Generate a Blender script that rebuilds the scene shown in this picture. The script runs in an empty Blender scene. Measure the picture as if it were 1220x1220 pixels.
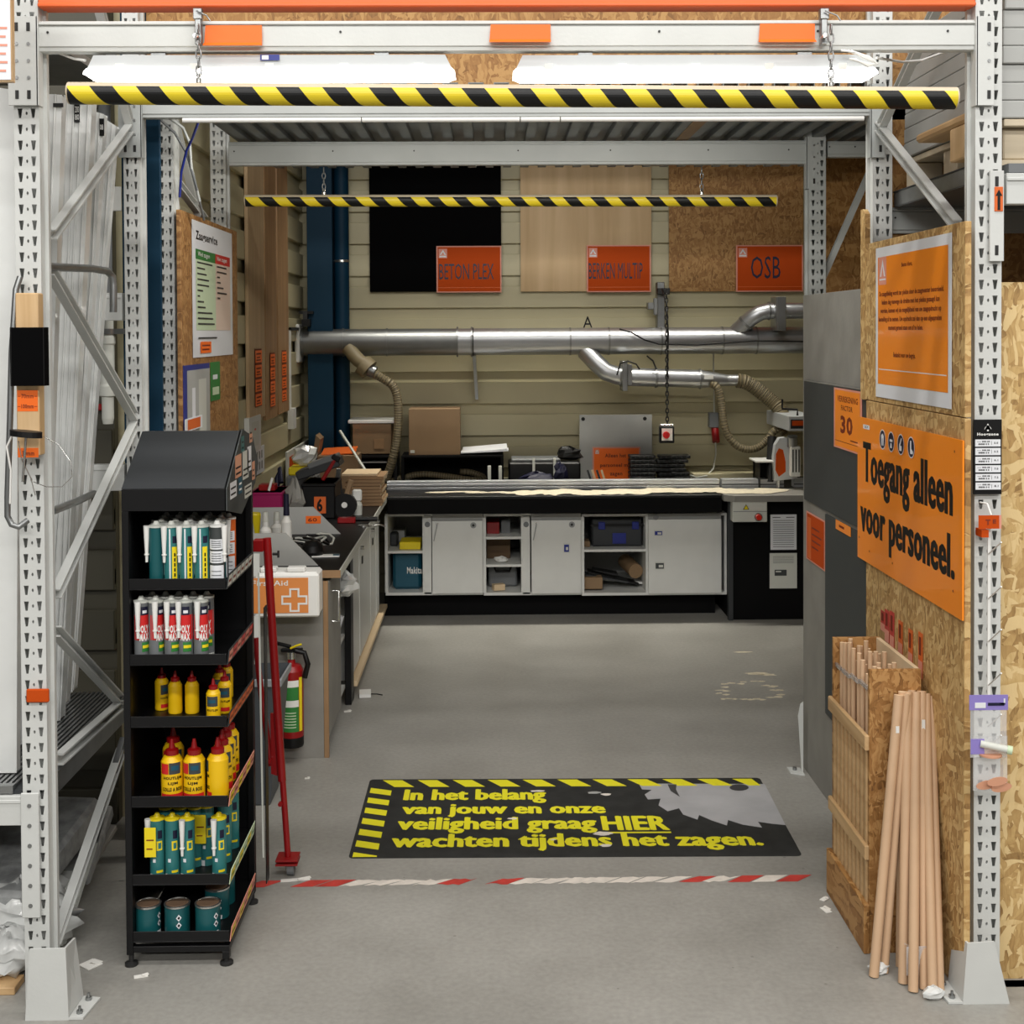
import bpy, math, random
from mathutils import Vector, Matrix
random.seed(7)
scene = bpy.context.scene
COL = scene.collection
PI = math.pi
# ---------------------------------------------------------------- camera
F = 1550.0; PPX = 610.0; PPY = 427.0; CAMH = 1.9
cam_data = bpy.data.cameras.new('camera'); cam = bpy.data.objects.new('camera', cam_data); COL.objects.link(cam)
cam_data.sensor_fit = 'HORIZONTAL'; cam_data.sensor_width = 36.0
cam_data.lens = 36.0 * F / 1220.0
cam_data.shift_x = 0.0; cam_data.shift_y = -(610.0 - PPY) / 1220.0
cam_data.clip_start = 0.05; cam_data.clip_end = 200
ROT = Matrix.Rotation(math.radians(-0.9), 3, 'Z') @ Matrix.Rotation(math.radians(90 - 1.2), 3, 'X') @ Matrix.Rotation(math.radians(-0.3), 3, 'Z')
cam.matrix_world = Matrix.Translation((0, 0, CAMH)) @ ROT.to_4x4()
scene.camera = cam
# ---------------------------------------------------------------- colour management, world
vs = scene.view_settings
scene.display_settings.display_device = 'sRGB'
vs.view_transform = 'Standard'; vs.look = 'None'; vs.gamma = 1.0; vs.use_curve_mapping = False
vs.exposure = 0.2
world = bpy.data.worlds.new('store_hall'); scene.world = world; world.use_nodes = True
world.node_tree.nodes['Background'].inputs[0].default_value = (1.0, 0.97, 0.92, 1)
world.node_tree.nodes['Background'].inputs[1].default_value = 0.10
# ---------------------------------------------------------------- hall lights: strips running along the aisle, overhead; unseen workshop lights, one an added fill
def strip_light(name, x, y, z, lx, ly, power, rx=0.0, color=(1, 0.975, 0.94)):
    d = bpy.data.lights.new(name, 'AREA'); d.shape = 'RECTANGLE'; d.size = lx; d.size_y = ly
    d.energy = power; d.color = color
    o = bpy.data.objects.new(name, d); COL.objects.link(o); o.location = (x, y, z); o.rotation_euler = (rx, 0, 0)
    return o
strip_light('aisle_strip_light', 0.3, 2.35, 6.0, 9.0, 0.25, 170)
strip_light('aisle_strip_light', 0.0, -1.2, 6.0, 9.0, 0.3, 250, math.radians(35))
strip_light('aisle_strip_light', 0.0, -7.0, 6.0, 12.0, 0.5, 520, math.radians(60))
wl_ = strip_light('workshop_unseen_light', 0.5, 8.55, 3.45, 3.0, 0.12, 22, 0, (1, 0.95, 0.84)); wl_.data.spread = math.radians(72)
wl_ = strip_light('workshop_unseen_light', 0.1, 4.80, 2.69, 2.3, 0.05, 15, math.radians(35), (1, 0.97, 0.9))  # added fill hidden behind the inner beam, brightens the rear striped bar

# ---------------------------------------------------------------- pixel measurements -> real places
def ray(px, py):
    return ROT @ Vector(((px - PPX) / F, -(py - PPY) / F, -1.0))
def W(px, py, Y):
    d = ray(px, py); return Vector((0, 0, CAMH)) + d * (Y / d.y)
def WX(px, py, X):
    d = ray(px, py); return Vector((0, 0, CAMH)) + d * (X / d.x)
def WZ(px, py, Z=0.0):
    d = ray(px, py); return Vector((0, 0, CAMH)) + d * ((Z - CAMH) / d.z)
def R(px0, py0, px1, py1, Y):
    my = (py0 + py1) / 2; mx = (px0 + px1) / 2
    return W(px0, my, Y).x, W(px1, my, Y).x, W(mx, py1, Y).z, W(mx, py0, Y).z   # x0,x1,z0,z1

# ---------------------------------------------------------------- materials
def lin(c):
    return tuple(((v / 255) / 12.92 if v / 255 <= 0.04045 else ((v / 255 + 0.055) / 1.055) ** 2.4) for v in c) + (1.0,)
MATS = {}
def mat(name, rgb, rough=0.5, metal=0.0, noise=0.0, nscale=8.0, bump=0.0, bscale=60.0, emit=0.0, alpha=1.0, trans=0.0, stretch=None, spec=0.5, coat=0.0):
    m = bpy.data.materials.new(name); m.use_nodes = True; nt = m.node_tree; b = nt.nodes['Principled BSDF']
    c = lin(rgb)
    b.inputs['Base Color'].default_value = c
    b.inputs['Roughness'].default_value = rough; b.inputs['Metallic'].default_value = metal
    b.inputs['Specular IOR Level'].default_value = spec
    if coat: b.inputs['Coat Weight'].default_value = coat
    if emit:
        b.inputs['Emission Color'].default_value = c; b.inputs['Emission Strength'].default_value = emit
    if alpha < 1: b.inputs['Alpha'].default_value = alpha
    if trans: b.inputs['Transmission Weight'].default_value = trans
    if noise or bump:
        tc = nt.nodes.new('ShaderNodeTexCoord'); mp = nt.nodes.new('ShaderNodeMapping')
        nt.links.new(tc.outputs['Object'], mp.inputs[0])
        if stretch: mp.inputs['Scale'].default_value = stretch
    if noise:
        n = nt.nodes.new('ShaderNodeTexNoise'); n.inputs['Scale'].default_value = nscale; n.inputs['Detail'].default_value = 6
        nt.links.new(mp.outputs[0], n.inputs[0])
        r = nt.nodes.new('ShaderNodeValToRGB')
        r.color_ramp.elements[0].position = 0.3; r.color_ramp.elements[1].position = 0.7
        r.color_ramp.elements[0].color = tuple(v * (1 - noise) for v in c[:3]) + (1,)
        r.color_ramp.elements[1].color = tuple(min(1, v * (1 + noise)) for v in c[:3]) + (1,)
        nt.links.new(n.outputs[0], r.inputs[0]); nt.links.new(r.outputs[0], b.inputs['Base Color'])
    if bump:
        n2 = nt.nodes.new('ShaderNodeTexNoise'); n2.inputs['Scale'].default_value = bscale
        nt.links.new(mp.outputs[0], n2.inputs[0])
        bp = nt.nodes.new('ShaderNodeBump'); bp.inputs['Strength'].default_value = bump; bp.inputs['Distance'].default_value = 0.01
        nt.links.new(n2.outputs[0], bp.inputs['Height']); nt.links.new(bp.outputs[0], b.inputs['Normal'])
    MATS[name] = m
    return m
def osb(name, cols, ax, scale=1.0):
    """flake board: layered strands in several directions, each strand a stretched random cell with a soft edge"""
    m = bpy.data.materials.new(name); m.use_nodes = True; nt = m.node_tree; b = nt.nodes['Principled BSDF']
    N = nt.nodes.new; L = nt.links.new
    tc = N('ShaderNodeTexCoord')
    warp = N('ShaderNodeTexNoise'); warp.inputs['Scale'].default_value = 6.0 * scale; warp.inputs['Detail'].default_value = 3
    L(tc.outputs['Object'], warp.inputs[0])
    sub = N('ShaderNodeVectorMath'); sub.operation = 'SCALE'; sub.inputs['Scale'].default_value = 0.10 / scale
    L(warp.outputs['Color'], sub.inputs[0])
    add = N('ShaderNodeVectorMath'); L(tc.outputs['Object'], add.inputs[0]); L(sub.outputs[0], add.inputs[1])
    out = None
    for k, (ang, thr, s) in enumerate(((20, 0, 1.0), (68, .45, 1.0), (-35, .55, 1.3), (-78, .6, .8), (5, .66, 1.7))):
        mp = N('ShaderNodeMapping'); rot = [0, 0, 0]; rot[ax] = math.radians(ang); mp.inputs['Rotation'].default_value = rot
        sc = [52 * scale * s] * 3; sc[2 if ax != 2 else 0] = 15 * scale * s; sc[ax] = 5 * scale
        mp2 = N('ShaderNodeMapping'); mp2.inputs['Scale'].default_value = sc; mp2.inputs['Location'].default_value = (k * 7.3, k * 3.1, k * 5.7)
        L(add.outputs[0], mp.inputs[0]); L(mp.outputs[0], mp2.inputs[0])
        v = N('ShaderNodeTexVoronoi'); v.inputs['Scale'].default_value = 1.0; L(mp2.outputs[0], v.inputs[0])
        sx = N('ShaderNodeSeparateColor'); L(v.outputs['Color'], sx.inputs[0])
        # darker toward the strand's rim
        val = N('ShaderNodeMath'); val.operation = 'MULTIPLY_ADD'; val.inputs[1].default_value = -0.22; L(v.outputs['Distance'], val.inputs[0]); L(sx.outputs[0], val.inputs[2])
        if out is None: out = val.outputs[0]
        else:
            g = N('ShaderNodeMath'); g.operation = 'GREATER_THAN'; g.inputs[1].default_value = thr; L(sx.outputs[1], g.inputs[0])
            mx = N('ShaderNodeMix'); mx.data_type = 'FLOAT'; L(g.outputs[0], mx.inputs[0]); L(out, mx.inputs[2]); L(val.outputs[0], mx.inputs[3]); out = mx.outputs[0]
    gm = N('ShaderNodeMapping'); gs = [170 * scale] * 3; gs[2 if ax != 2 else 0] = 30 * scale; gm.inputs['Scale'].default_value = gs; L(add.outputs[0], gm.inputs[0])
    fine = N('ShaderNodeTexNoise'); fine.inputs['Scale'].default_value = 1.0; fine.inputs['Detail'].default_value = 4; L(gm.outputs[0], fine.inputs[0])
    ad = N('ShaderNodeMath'); ad.operation = 'MULTIPLY_ADD'; ad.inputs[1].default_value = 0.55; L(fine.outputs[0], ad.inputs[0]); L(out, ad.inputs[2])
    r = N('ShaderNodeValToRGB'); els = r.color_ramp.elements
    els[0].position = 0.02; els[0].color = lin(cols[0]); els[1].position = 1.15 if False else 1.0; els[1].color = lin(cols[-1])
    for i, c in enumerate(cols[1:-1]):
        e = els.new((0.30, 0.68)[i]); e.color = lin(c)
    L(ad.outputs[0], r.inputs[0]); L(r.outputs[0], b.inputs['Base Color'])
    bp = N('ShaderNodeBump'); bp.inputs['Strength'].default_value = 0.35; bp.inputs['Distance'].default_value = 0.003
    L(ad.outputs[0], bp.inputs['Height']); L(bp.outputs[0], b.inputs['Normal'])
    b.inputs['Roughness'].default_value = 0.62
    MATS[name] = m
def wood(name, c1, c2, axis=2, scale=1.0, rough=0.55):
    m = bpy.data.materials.new(name); m.use_nodes = True; nt = m.node_tree; b = nt.nodes['Principled BSDF']
    N = nt.nodes.new; L = nt.links.new
    tc = N('ShaderNodeTexCoord'); mp = N('ShaderNodeMapping'); sc = [22 * scale] * 3; sc[axis] = 1.3 * scale
    mp.inputs['Scale'].default_value = sc; L(tc.outputs['Object'], mp.inputs[0])
    n = N('ShaderNodeTexNoise'); n.inputs['Scale'].default_value = 1.0; n.inputs['Detail'].default_value = 5; n.inputs['Distortion'].default_value = 0.6
    L(mp.outputs[0], n.inputs[0]); r = N('ShaderNodeValToRGB')
    r.color_ramp.elements[0].position = 0.3; r.color_ramp.elements[0].color = lin(c1)
    r.color_ramp.elements[1].position = 0.7; r.color_ramp.elements[1].color = lin(c2)
    L(n.outputs[0], r.inputs[0]); L(r.outputs[0], b.inputs['Base Color']); b.inputs['Roughness'].default_value = rough
    MATS[name] = m
mat('rack_paint', (204, 206, 203), 0.42, noise=0.05, nscale=5, bump=0.04, bscale=90)
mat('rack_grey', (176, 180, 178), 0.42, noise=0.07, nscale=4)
mat('beam_orange', (236, 104, 44), 0.45)
mat('galv', (150, 152, 152), 0.35, 0.85, noise=0.12, nscale=14)
mat('deck_steel', (120, 124, 124), 0.5, 0.4, noise=0.1)
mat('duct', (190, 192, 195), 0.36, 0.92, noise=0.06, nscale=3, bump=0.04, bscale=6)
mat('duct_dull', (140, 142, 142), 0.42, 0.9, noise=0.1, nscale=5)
mat('dark_metal', (52, 52, 52), 0.5, 0.5)
mat('hose', (132, 120, 92), 0.55)
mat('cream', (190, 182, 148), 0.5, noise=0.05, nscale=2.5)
mat('cream_shaded', (70, 67, 54), 0.5, noise=0.05, nscale=2.5)  # cream cladding darkened: shade behind the left rack put into the colour
mat('blue_steel', (2, 46, 68), 0.6, spec=0.25)
mat('black', (9, 9, 10), 0.45, spec=0.35)
mat('black_matte', (6, 6, 7), 0.75, spec=0.15)
mat('black_board', (3, 3, 4), 0.85, spec=0.08)
mat('stand_black', (10, 10, 12), 0.4, noise=0.1, spec=0.35)
mat('charcoal', (44, 47, 50), 0.5)
mat('dark_panel', (58, 62, 62), 0.55, noise=0.06, nscale=3)
mat('grey_panel', (136, 134, 128), 0.6, noise=0.1, nscale=7, bump=0.05)
mat('grey_board', (170, 171, 168), 0.55, noise=0.04)
mat('grey_plastic', (110, 113, 115), 0.45)
mat('white_lam', (214, 215, 211), 0.4, noise=0.03)
mat('white', (232, 232, 228), 0.4)
mat('white_paper', (226, 228, 232), 0.5)
mat('paper_shade', (206, 208, 200), 0.5)
mat('foil', (222, 224, 222), 0.25, noise=0.1, nscale=9, bump=0.5, bscale=14, coat=0.6)
mat('sheet_white', (222, 224, 222), 0.3, noise=0.06, nscale=6, bump=0.25, bscale=8, coat=0.5)
mat('orange', (252, 144, 24), 0.42, noise=0.03, nscale=3, coat=0.2)
mat('orange_dull', (216, 100, 34), 0.5)
mat('orange_sign', (190, 72, 10), 0.75, spec=0.2)
mat('orange_text', (250, 112, 20), 0.5)
mat('rust_print', (120, 40, 14), 0.6)
mat('pink_print', (222, 150, 130), 0.55)
mat('yellow', (238, 214, 30), 0.4)
mat('stripe_yellow', (226, 202, 36), 0.42)
mat('mat_yellow', (236, 228, 40), 0.5)
mat('red', (140, 12, 16), 0.35)
mat('red_bright', (206, 36, 36), 0.4)
mat('tape_red', (196, 64, 56), 0.55, noise=0.2, nscale=20)
mat('tape_white', (226, 218, 208), 0.55, noise=0.12, nscale=24)
mat('magenta', (150, 14, 84), 0.45)
mat('teal', (48, 116, 116), 0.35)
mat('glue_yellow', (236, 190, 14), 0.38)
mat('teal_dark', (20, 84, 88), 0.35)
mat('tool_teal', (14, 78, 98), 0.45)
mat('green', (48, 124, 56), 0.5)
mat('pale_green', (200, 218, 184), 0.5)
mat('pale_peach', (226, 204, 188), 0.5)
mat('blue', (30, 44, 132), 0.4)
mat('navy', (12, 14, 46), 0.5)
mat('purple', (140, 126, 196), 0.5)
mat('tin', (196, 196, 192), 0.25, 0.9)
mat('tin_inside', (120, 96, 76), 0.6)
mat('brown_card', (138, 112, 82), 0.7, noise=0.06, nscale=5)
mat('brown_dark', (96, 74, 50), 0.7, noise=0.08, nscale=5)
mat('mdf', (150, 118, 84), 0.65, noise=0.08, nscale=14)
mat('mdf_edge', (216, 192, 156), 0.6)
mat('dust', (214, 204, 180), 0.8, noise=0.15, nscale=30)
mat('mat_black', (38, 39, 38), 0.7, noise=0.35, nscale=14)
mat('blade_grey', (172, 172, 174), 0.5, noise=0.1, nscale=6)
mat('blade_dark', (64, 64, 66), 0.5)
mat('scrap', (234, 232, 226), 0.6)
mat('clear', (235, 238, 240), 0.12, trans=0.85)
mat('film', (236, 238, 240), 0.15, alpha=0.28, coat=1.0)
mat('blister', (226, 230, 234), 0.12, alpha=0.35, coat=1.0)
mat('shade_film', (150, 152, 152), 0.35, noise=0.35, nscale=20, bump=0.6, bscale=22, coat=0.6)
mat('tube_glow', (255, 253, 248), 0.4, emit=3.0)
mat('fixture', (190, 194, 196), 0.45)
mat('hose_dark', (88, 80, 60), 0.6)
mat('alu', (184, 187, 190), 0.5, 0.4, noise=0.06, nscale=6)
mat('orange_pale', (222, 140, 74), 0.5)
mat('led_red', (214, 40, 20), 0.3)
mat('bin_grey', (78, 82, 86), 0.5)
mat('bin_rim', (150, 154, 158), 0.45)
mat('dowel', (202, 168, 134), 0.55, noise=0.1, nscale=3)
mat('dowel_end', (232, 204, 168), 0.6)
mat('skin_print', (206, 150, 120), 0.6)
wood('pine', (196, 160, 112), (222, 190, 146), 2)
wood('pine_y', (176, 140, 96), (206, 172, 126), 1)
wood('birch', (190, 158, 112), (212, 182, 138), 2, 0.5)
wood('oak_light', (176, 148, 112), (200, 172, 134), 2, 0.8)
wood('oak', (142, 108, 74), (170, 134, 94), 2, 0.8)
wood('walnut_board', (92, 66, 52), (114, 84, 66), 2, 0.7)
wood('pale_beam', (190, 176, 150), (214, 200, 176), 0, 0.7)
osb('osb_right', [(124, 90, 48), (166, 128, 76), (190, 152, 96), (212, 180, 124)], 0, 1.15)
osb('osb_front', [(134, 102, 58), (178, 142, 88), (204, 170, 112), (226, 198, 144)], 1, 0.85)
osb('osb_back', [(112, 76, 34), (146, 102, 52), (164, 120, 66), (182, 140, 84)], 1, 1.2)
osb('osb_bin', [(104, 66, 28), (140, 96, 46), (160, 114, 62), (182, 138, 84)], 1, 1.25)
osb('osb_board', [(104, 68, 32), (136, 94, 50), (156, 112, 64), (176, 134, 84)], 0, 1.4)
def floor_mat():
    m = bpy.data.materials.new('concrete'); m.use_nodes = True; nt = m.node_tree; b = nt.nodes['Principled BSDF']
    N = nt.nodes.new; L = nt.links.new
    tc = N('ShaderNodeTexCoord')
    n1 = N('ShaderNodeTexNoise'); n1.inputs['Scale'].default_value = 1.6; n1.inputs['Detail'].default_value = 9; n1.inputs['Roughness'].default_value = 0.62; L(tc.outputs['Object'], n1.inputs[0])
    r = N('ShaderNodeValToRGB'); r.color_ramp.elements[0].position = 0.3; r.color_ramp.elements[0].color = lin((140, 138, 132))
    r.color_ramp.elements[1].position = 0.72; r.color_ramp.elements[1].color = lin((162, 160, 154)); L(n1.outputs[0], r.inputs[0])
    n2 = N('ShaderNodeTexNoise'); n2.inputs['Scale'].default_value = 55; n2.inputs['Detail'].default_value = 8; L(tc.outputs['Object'], n2.inputs[0])
    mx = N('ShaderNodeMix'); mx.data_type = 'RGBA'; mx.blend_type = 'OVERLAY'; mx.inputs[0].default_value = 0.22; L(r.outputs[0], mx.inputs[6]); L(n2.outputs[0], mx.inputs[7])
    # scattered dark specks and short scuffs
    v = N('ShaderNodeTexVoronoi'); v.inputs['Scale'].default_value = 7.0; L(tc.outputs['Object'], v.inputs[0])
    lt = N('ShaderNodeMath'); lt.operation = 'LESS_THAN'; lt.inputs[1].default_value = 0.035; L(v.outputs['Distance'], lt.inputs[0])
    mk = N('ShaderNodeMath'); mk.operation = 'MULTIPLY'; mk.inputs[1].default_value = 0.35; L(lt.outputs[0], mk.inputs[0])
    mx2 = N('ShaderNodeMix'); mx2.data_type = 'RGBA'; mx2.blend_type = 'MIX'; L(mk.outputs[0], mx2.inputs[0]); L(mx.outputs[2], mx2.inputs[6]); mx2.inputs[7].default_value = lin((70, 66, 60))
    L(mx2.outputs[2], b.inputs['Base Color'])
    rr = N('ShaderNodeMapRange'); rr.inputs[3].default_value = 0.34; rr.inputs[4].default_value = 0.55; L(n1.outputs[0], rr.inputs[0]); L(rr.outputs[0], b.inputs['Roughness'])
    bp = N('ShaderNodeBump'); bp.inputs['Strength'].default_value = 0.06; bp.inputs['Distance'].default_value = 0.005; L(n2.outputs[0], bp.inputs['Height']); L(bp.outputs[0], b.inputs['Normal'])
    MATS['concrete'] = m
floor_mat()

# ---------------------------------------------------------------- mesh builder
GLY = {}
def glyphs(body, bold=0.0):
    k = (body, bold)
    if k in GLY: return GLY[k]
    cu = bpy.data.curves.new('lettering', 'FONT'); cu.body = body; cu.offset = bold*.75; cu.space_character = 1.0+bold*2.6; cu.resolution_u = 2
    o = bpy.data.objects.new('lettering', cu); COL.objects.link(o)
    bpy.context.view_layer.update()
    me = bpy.data.meshes.new_from_object(o.evaluated_get(bpy.context.evaluated_depsgraph_get()))
    vs_ = [(v.co.x, v.co.y) for v in me.vertices]; fs = [tuple(p.vertices) for p in me.polygons]
    bpy.data.objects.remove(o); bpy.data.curves.remove(cu); bpy.data.meshes.remove(me)
    x0 = min(v[0] for v in vs_); x1 = max(v[0] for v in vs_); y0 = min(v[1] for v in vs_); y1 = max(v[1] for v in vs_)
    vs_ = [((x - x0) / (x1 - x0), (y - y0) / (y1 - y0)) for x, y in vs_]
    GLY[k] = (vs_, fs); return GLY[k]
class MB:
    def __init__(s): s.v = []; s.f = []; s.m = []; s.s = []
    def add(s, vs_, fs, m, smooth=False):
        b = len(s.v); s.v += [Vector(v) for v in vs_]
        for f in fs: s.f.append(tuple(b + i for i in f)); s.m.append(m); s.s.append(smooth)
        return s
    def box(s, x0, x1, y0, y1, z0, z1, m='white'):
        if x0 > x1: x0, x1 = x1, x0
        if y0 > y1: y0, y1 = y1, y0
        if z0 > z1: z0, z1 = z1, z0
        v = [(x0,y0,z0),(x1,y0,z0),(x1,y1,z0),(x0,y1,z0),(x0,y0,z1),(x1,y0,z1),(x1,y1,z1),(x0,y1,z1)]
        return s.add(v, [(0,3,2,1),(4,5,6,7),(0,1,5,4),(1,2,6,5),(2,3,7,6),(3,0,4,7)], m)
    def obox(s, c, size, rot=(0,0,0), m='white'):
        from mathutils import Euler
        M = Euler(rot).to_matrix(); c = Vector(c); hx, hy, hz = size[0]/2, size[1]/2, size[2]/2
        v = [c + M @ Vector((sx*hx, sy*hy, sz*hz)) for sz in (-1,1) for sx, sy in ((-1,-1),(1,-1),(1,1),(-1,1))]
        return s.add(v, [(0,3,2,1),(4,5,6,7),(0,1,5,4),(1,2,6,5),(2,3,7,6),(3,0,4,7)], m)
    def bar(s, p, q, w, h, m='white', up=(0,0,1)):
        p, q = Vector(p), Vector(q); d = (q-p).normalized(); u = Vector(up)
        if abs(d.dot(u)) > 0.98: u = Vector((1,0,0))
        a = d.cross(u).normalized(); b = a.cross(d).normalized()
        v = [e + a*sx*w/2 + b*sz*h/2 for e in (p, q) for sx, sz in ((-1,-1),(1,-1),(1,1),(-1,1))]
        return s.add(v, [(0,1,2,3),(7,6,5,4),(4,5,1,0),(5,6,2,1),(6,7,3,2),(7,4,0,3)], m)
    def cyl(s, p, q, r, m='white', n=12, r2=None, caps=True, capm=None):
        p, q = Vector(p), Vector(q); d = (q-p).normalized()
        u = Vector((0,0,1)) if abs(d.z) < 0.9 else Vector((1,0,0))
        a = d.cross(u).normalized(); b = a.cross(d).normalized(); r2 = r if r2 is None else r2
        v = [p + (a*math.cos(t)+b*math.sin(t))*r for t in [2*PI*i/n for i in range(n)]] + [q + (a*math.cos(t)+b*math.sin(t))*r2 for t in [2*PI*i/n for i in range(n)]]
        s.add(v, [(i, i+n, (i+1)%n+n, (i+1)%n) for i in range(n)], m, True)
        if caps:
            s.add(v[:n], [tuple(range(n))], capm or m); s.add(v[n:], [tuple(reversed(range(n)))], capm or m)
        return s
    def tube(s, pts, r, m='white', n=8, ridged=0.0, step=None):
        pts = [Vector(p) for p in pts]
        if step:   # resample
            out = [pts[0]]; 
            for a, b in zip(pts, pts[1:]):
                k = max(1, int((b-a).length/step)); out += [a.lerp(b, (i+1)/k) for i in range(k)]
            pts = out
        rings = []; prev = None
        for i, p in enumerate(pts):
            d = (pts[min(i+1, len(pts)-1)] - pts[max(i-1, 0)]).normalized()
            if prev is None:
                u = Vector((0,0,1)) if abs(d.z) < 0.9 else Vector((1,0,0)); a = d.cross(u).normalized()
            else: a = (prev - d*prev.dot(d)).normalized()
            prev = a; b = d.cross(a)
            rr = r*(1+ridged*(1 if i % 2 else -1))
            rings.append([p + (a*math.cos(2*PI*j/n)+b*math.sin(2*PI*j/n))*rr for j in range(n)])
        v = [x for g in rings for x in g]; k = len(rings)
        if ridged:
            for par in (0, 1, 2): s.add(v, [(i*n+j, i*n+(j+1)%n, (i+1)*n+(j+1)%n, (i+1)*n+j) for i in range(par, k-1, 3) for j in range(n)], 'hose_dark' if par == 0 else m, True)
        else: s.add(v, [(i*n+j, i*n+(j+1)%n, (i+1)*n+(j+1)%n, (i+1)*n+j) for i in range(k-1) for j in range(n)], m, True)
        s.add(rings[0], [tuple(reversed(range(n)))], m); s.add(rings[-1], [tuple(range(n))], m)
        return s
    def lathe(s, prof, c=(0,0,0), m='white', n=14, smooth=True):
        """prof: list of (r, z[, material])"""
        c = Vector(c)
        for (a, b) in zip(prof, prof[1:]):
            mm = b[2] if len(b) > 2 else m
            v = [c + Vector((a[0]*math.cos(2*PI*i/n), a[0]*math.sin(2*PI*i/n), a[1])) for i in range(n)] + [c + Vector((b[0]*math.cos(2*PI*i/n), b[0]*math.sin(2*PI*i/n), b[1])) for i in range(n)]
            s.add(v, [(i, (i+1)%n, (i+1)%n+n, i+n) for i in range(n)], mm, smooth)
        return s
    def prism(s, pts, dvec, m='white', sm=None):
        """polygon pts extruded by dvec"""
        pts = [Vector(p) for p in pts]; d = Vector(dvec); n = len(pts)
        nrm = Vector((0,0,0))
        for i in range(n): nrm += (pts[i]).cross(pts[(i+1)%n])
        if nrm.dot(d) > 0: pts = pts[::-1]
        v = pts + [p + d for p in pts]
        s.add(v, [tuple(range(n))], m); s.add(v, [tuple(reversed(range(n, 2*n)))], m)
        s.add(v, [(i, i+n, (i+1)%n+n, (i+1)%n) for i in range(n)], sm or m)
        return s
    def quad(s, a, b, c, d, m='white'): return s.add([a,b,c,d], [(0,1,2,3)], m)
    def text(s, body, o, u, v, w, h, m='black', bold=0.0):
        """glyphs stretched to the box from o along u (width w) and v (height h)"""
        g, fs = glyphs(body, bold); o = Vector(o); u = Vector(u)*w; v = Vector(v)*h
        return s.add([o + u*x + v*y for x, y in g], fs, m)
    def build(s, name, parent=None, bevel=0.0, shift=None):
        off = Vector(shift) if shift is not None else (WLOC(parent) if parent is not None else Vector((0,0,0)))
        me = bpy.data.meshes.new(name); me.from_pydata([tuple(v-off) for v in s.v], [], s.f)
        names = []
        for k in s.m:
            if k not in names: names.append(k)
        for k in names: me.materials.append(MATS[k])
        me.polygons.foreach_set('material_index', [names.index(k) for k in s.m]); me.polygons.foreach_set('use_smooth', s.s)
        me.update()
        o = bpy.data.objects.new(name, me); COL.objects.link(o)
        if parent is not None: o.parent = parent
        elif shift is not None: o.location = off
        if bevel:
            md = o.modifiers.new('bevel', 'BEVEL'); md.width = bevel; md.segments = 1; md.limit_method = 'ANGLE'; md.angle_limit = 0.7
        return o
def WLOC(o):
    l = Vector(o.location)
    while o.parent: o = o.parent; l += Vector(o.location)
    return l
def thing(name, label, cat, loc=(0,0,0), group=None):
    o = bpy.data.objects.new(name, None); COL.objects.link(o); o.location = loc; o.empty_display_size = 0.05
    o['label'] = label; o['category'] = cat
    if group: o['group'] = group
    return o
def tag(o, label, cat, group=None):
    o['label'] = label; o['category'] = cat
    if group: o['group'] = group
    return o
def solo(mb, name, label, cat, group=None, bevel=0.0, base=None):
    """one-mesh thing with its origin at the base"""
    if base is None:
        xs = [v.x for v in mb.v]; ys = [v.y for v in mb.v]; zs = [v.z for v in mb.v]
        base = ((min(xs)+max(xs))/2, (min(ys)+max(ys))/2, min(zs))
    return tag(mb.build(name, None, bevel, base), label, cat, group)
def struct(mb, name, bevel=0.0, parent=None):
    o = mb.build(name, parent, bevel)
    if parent is None: o['kind'] = 'structure'
    return o
def copy_tree(root, loc, label=None, group=None, rz=None):
    def rec(o, par):
        c = o.copy(); COL.objects.link(c)
        if par is not None: c.parent = par
        for ch in [x for x in KIDS.get(o.name, [])]: rec(ch, c)
        return c
    KIDS.clear()
    for x in bpy.data.objects:
        if x.parent: KIDS.setdefault(x.parent.name, []).append(x)
    r = rec(root, None); r.location = loc
    if rz is not None: r.rotation_euler = (0, 0, rz)
    if label: r['label'] = label
    if group: r['group'] = group
    return r
KIDS = {}
def plate(o, u, v, W_, H_, th, els, name, label, cat, group=None, bg='white_paper', nrm=None, bevel=0.0, parent=None, edge=None):
    """flat board or sheet: o = lower left corner, u/v = unit axes, thickness th towards -nrm; els = prints in fractions"""
    o, u, v = Vector(o), Vector(u), Vector(v); n = u.cross(v).normalized() if nrm is None else Vector(nrm)
    mb = MB(); mb.prism([o, o+u*W_, o+u*W_+v*H_, o+v*H_], -n*th, bg, edge)
    eps = 0
    for e in els:
        eps += 1; oo = o + n*(0.0006 + 0.00012*eps)
        if e[0] == 'r':
            _, x, y, w, h, m = e
            p = oo+u*x*W_+v*y*H_; mb.quad(p, p+u*w*W_, p+u*w*W_+v*h*H_, p+v*h*H_, m)
        elif e[0] == 't':
            _, x, y, w, h, txt, m, bold = e
            mb.text(txt, oo+u*x*W_+v*y*H_, u, v, w*W_, h*H_, m, bold)
        elif e[0] == 'p':
            _, pts, m = e
            mb.add([oo+u*a*W_+v*b*H_ for a, b in pts], [tuple(range(len(pts)))], m)
        elif e[0] == 'c':
            _, x, y, r, m = e       # r in metres
            mb.add([oo+u*(x*W_+r*math.cos(2*PI*i/20))+v*(y*H_+r*math.sin(2*PI*i/20)) for i in range(20)], [tuple(range(20))], m)
    if parent is not None: return mb.build(name, parent, bevel)
    return solo(mb, name, label, cat, group, bevel, base=tuple(o))
UX, UZ, UY = Vector((1,0,0)), Vector((0,0,1)), Vector((0,1,0))
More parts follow.
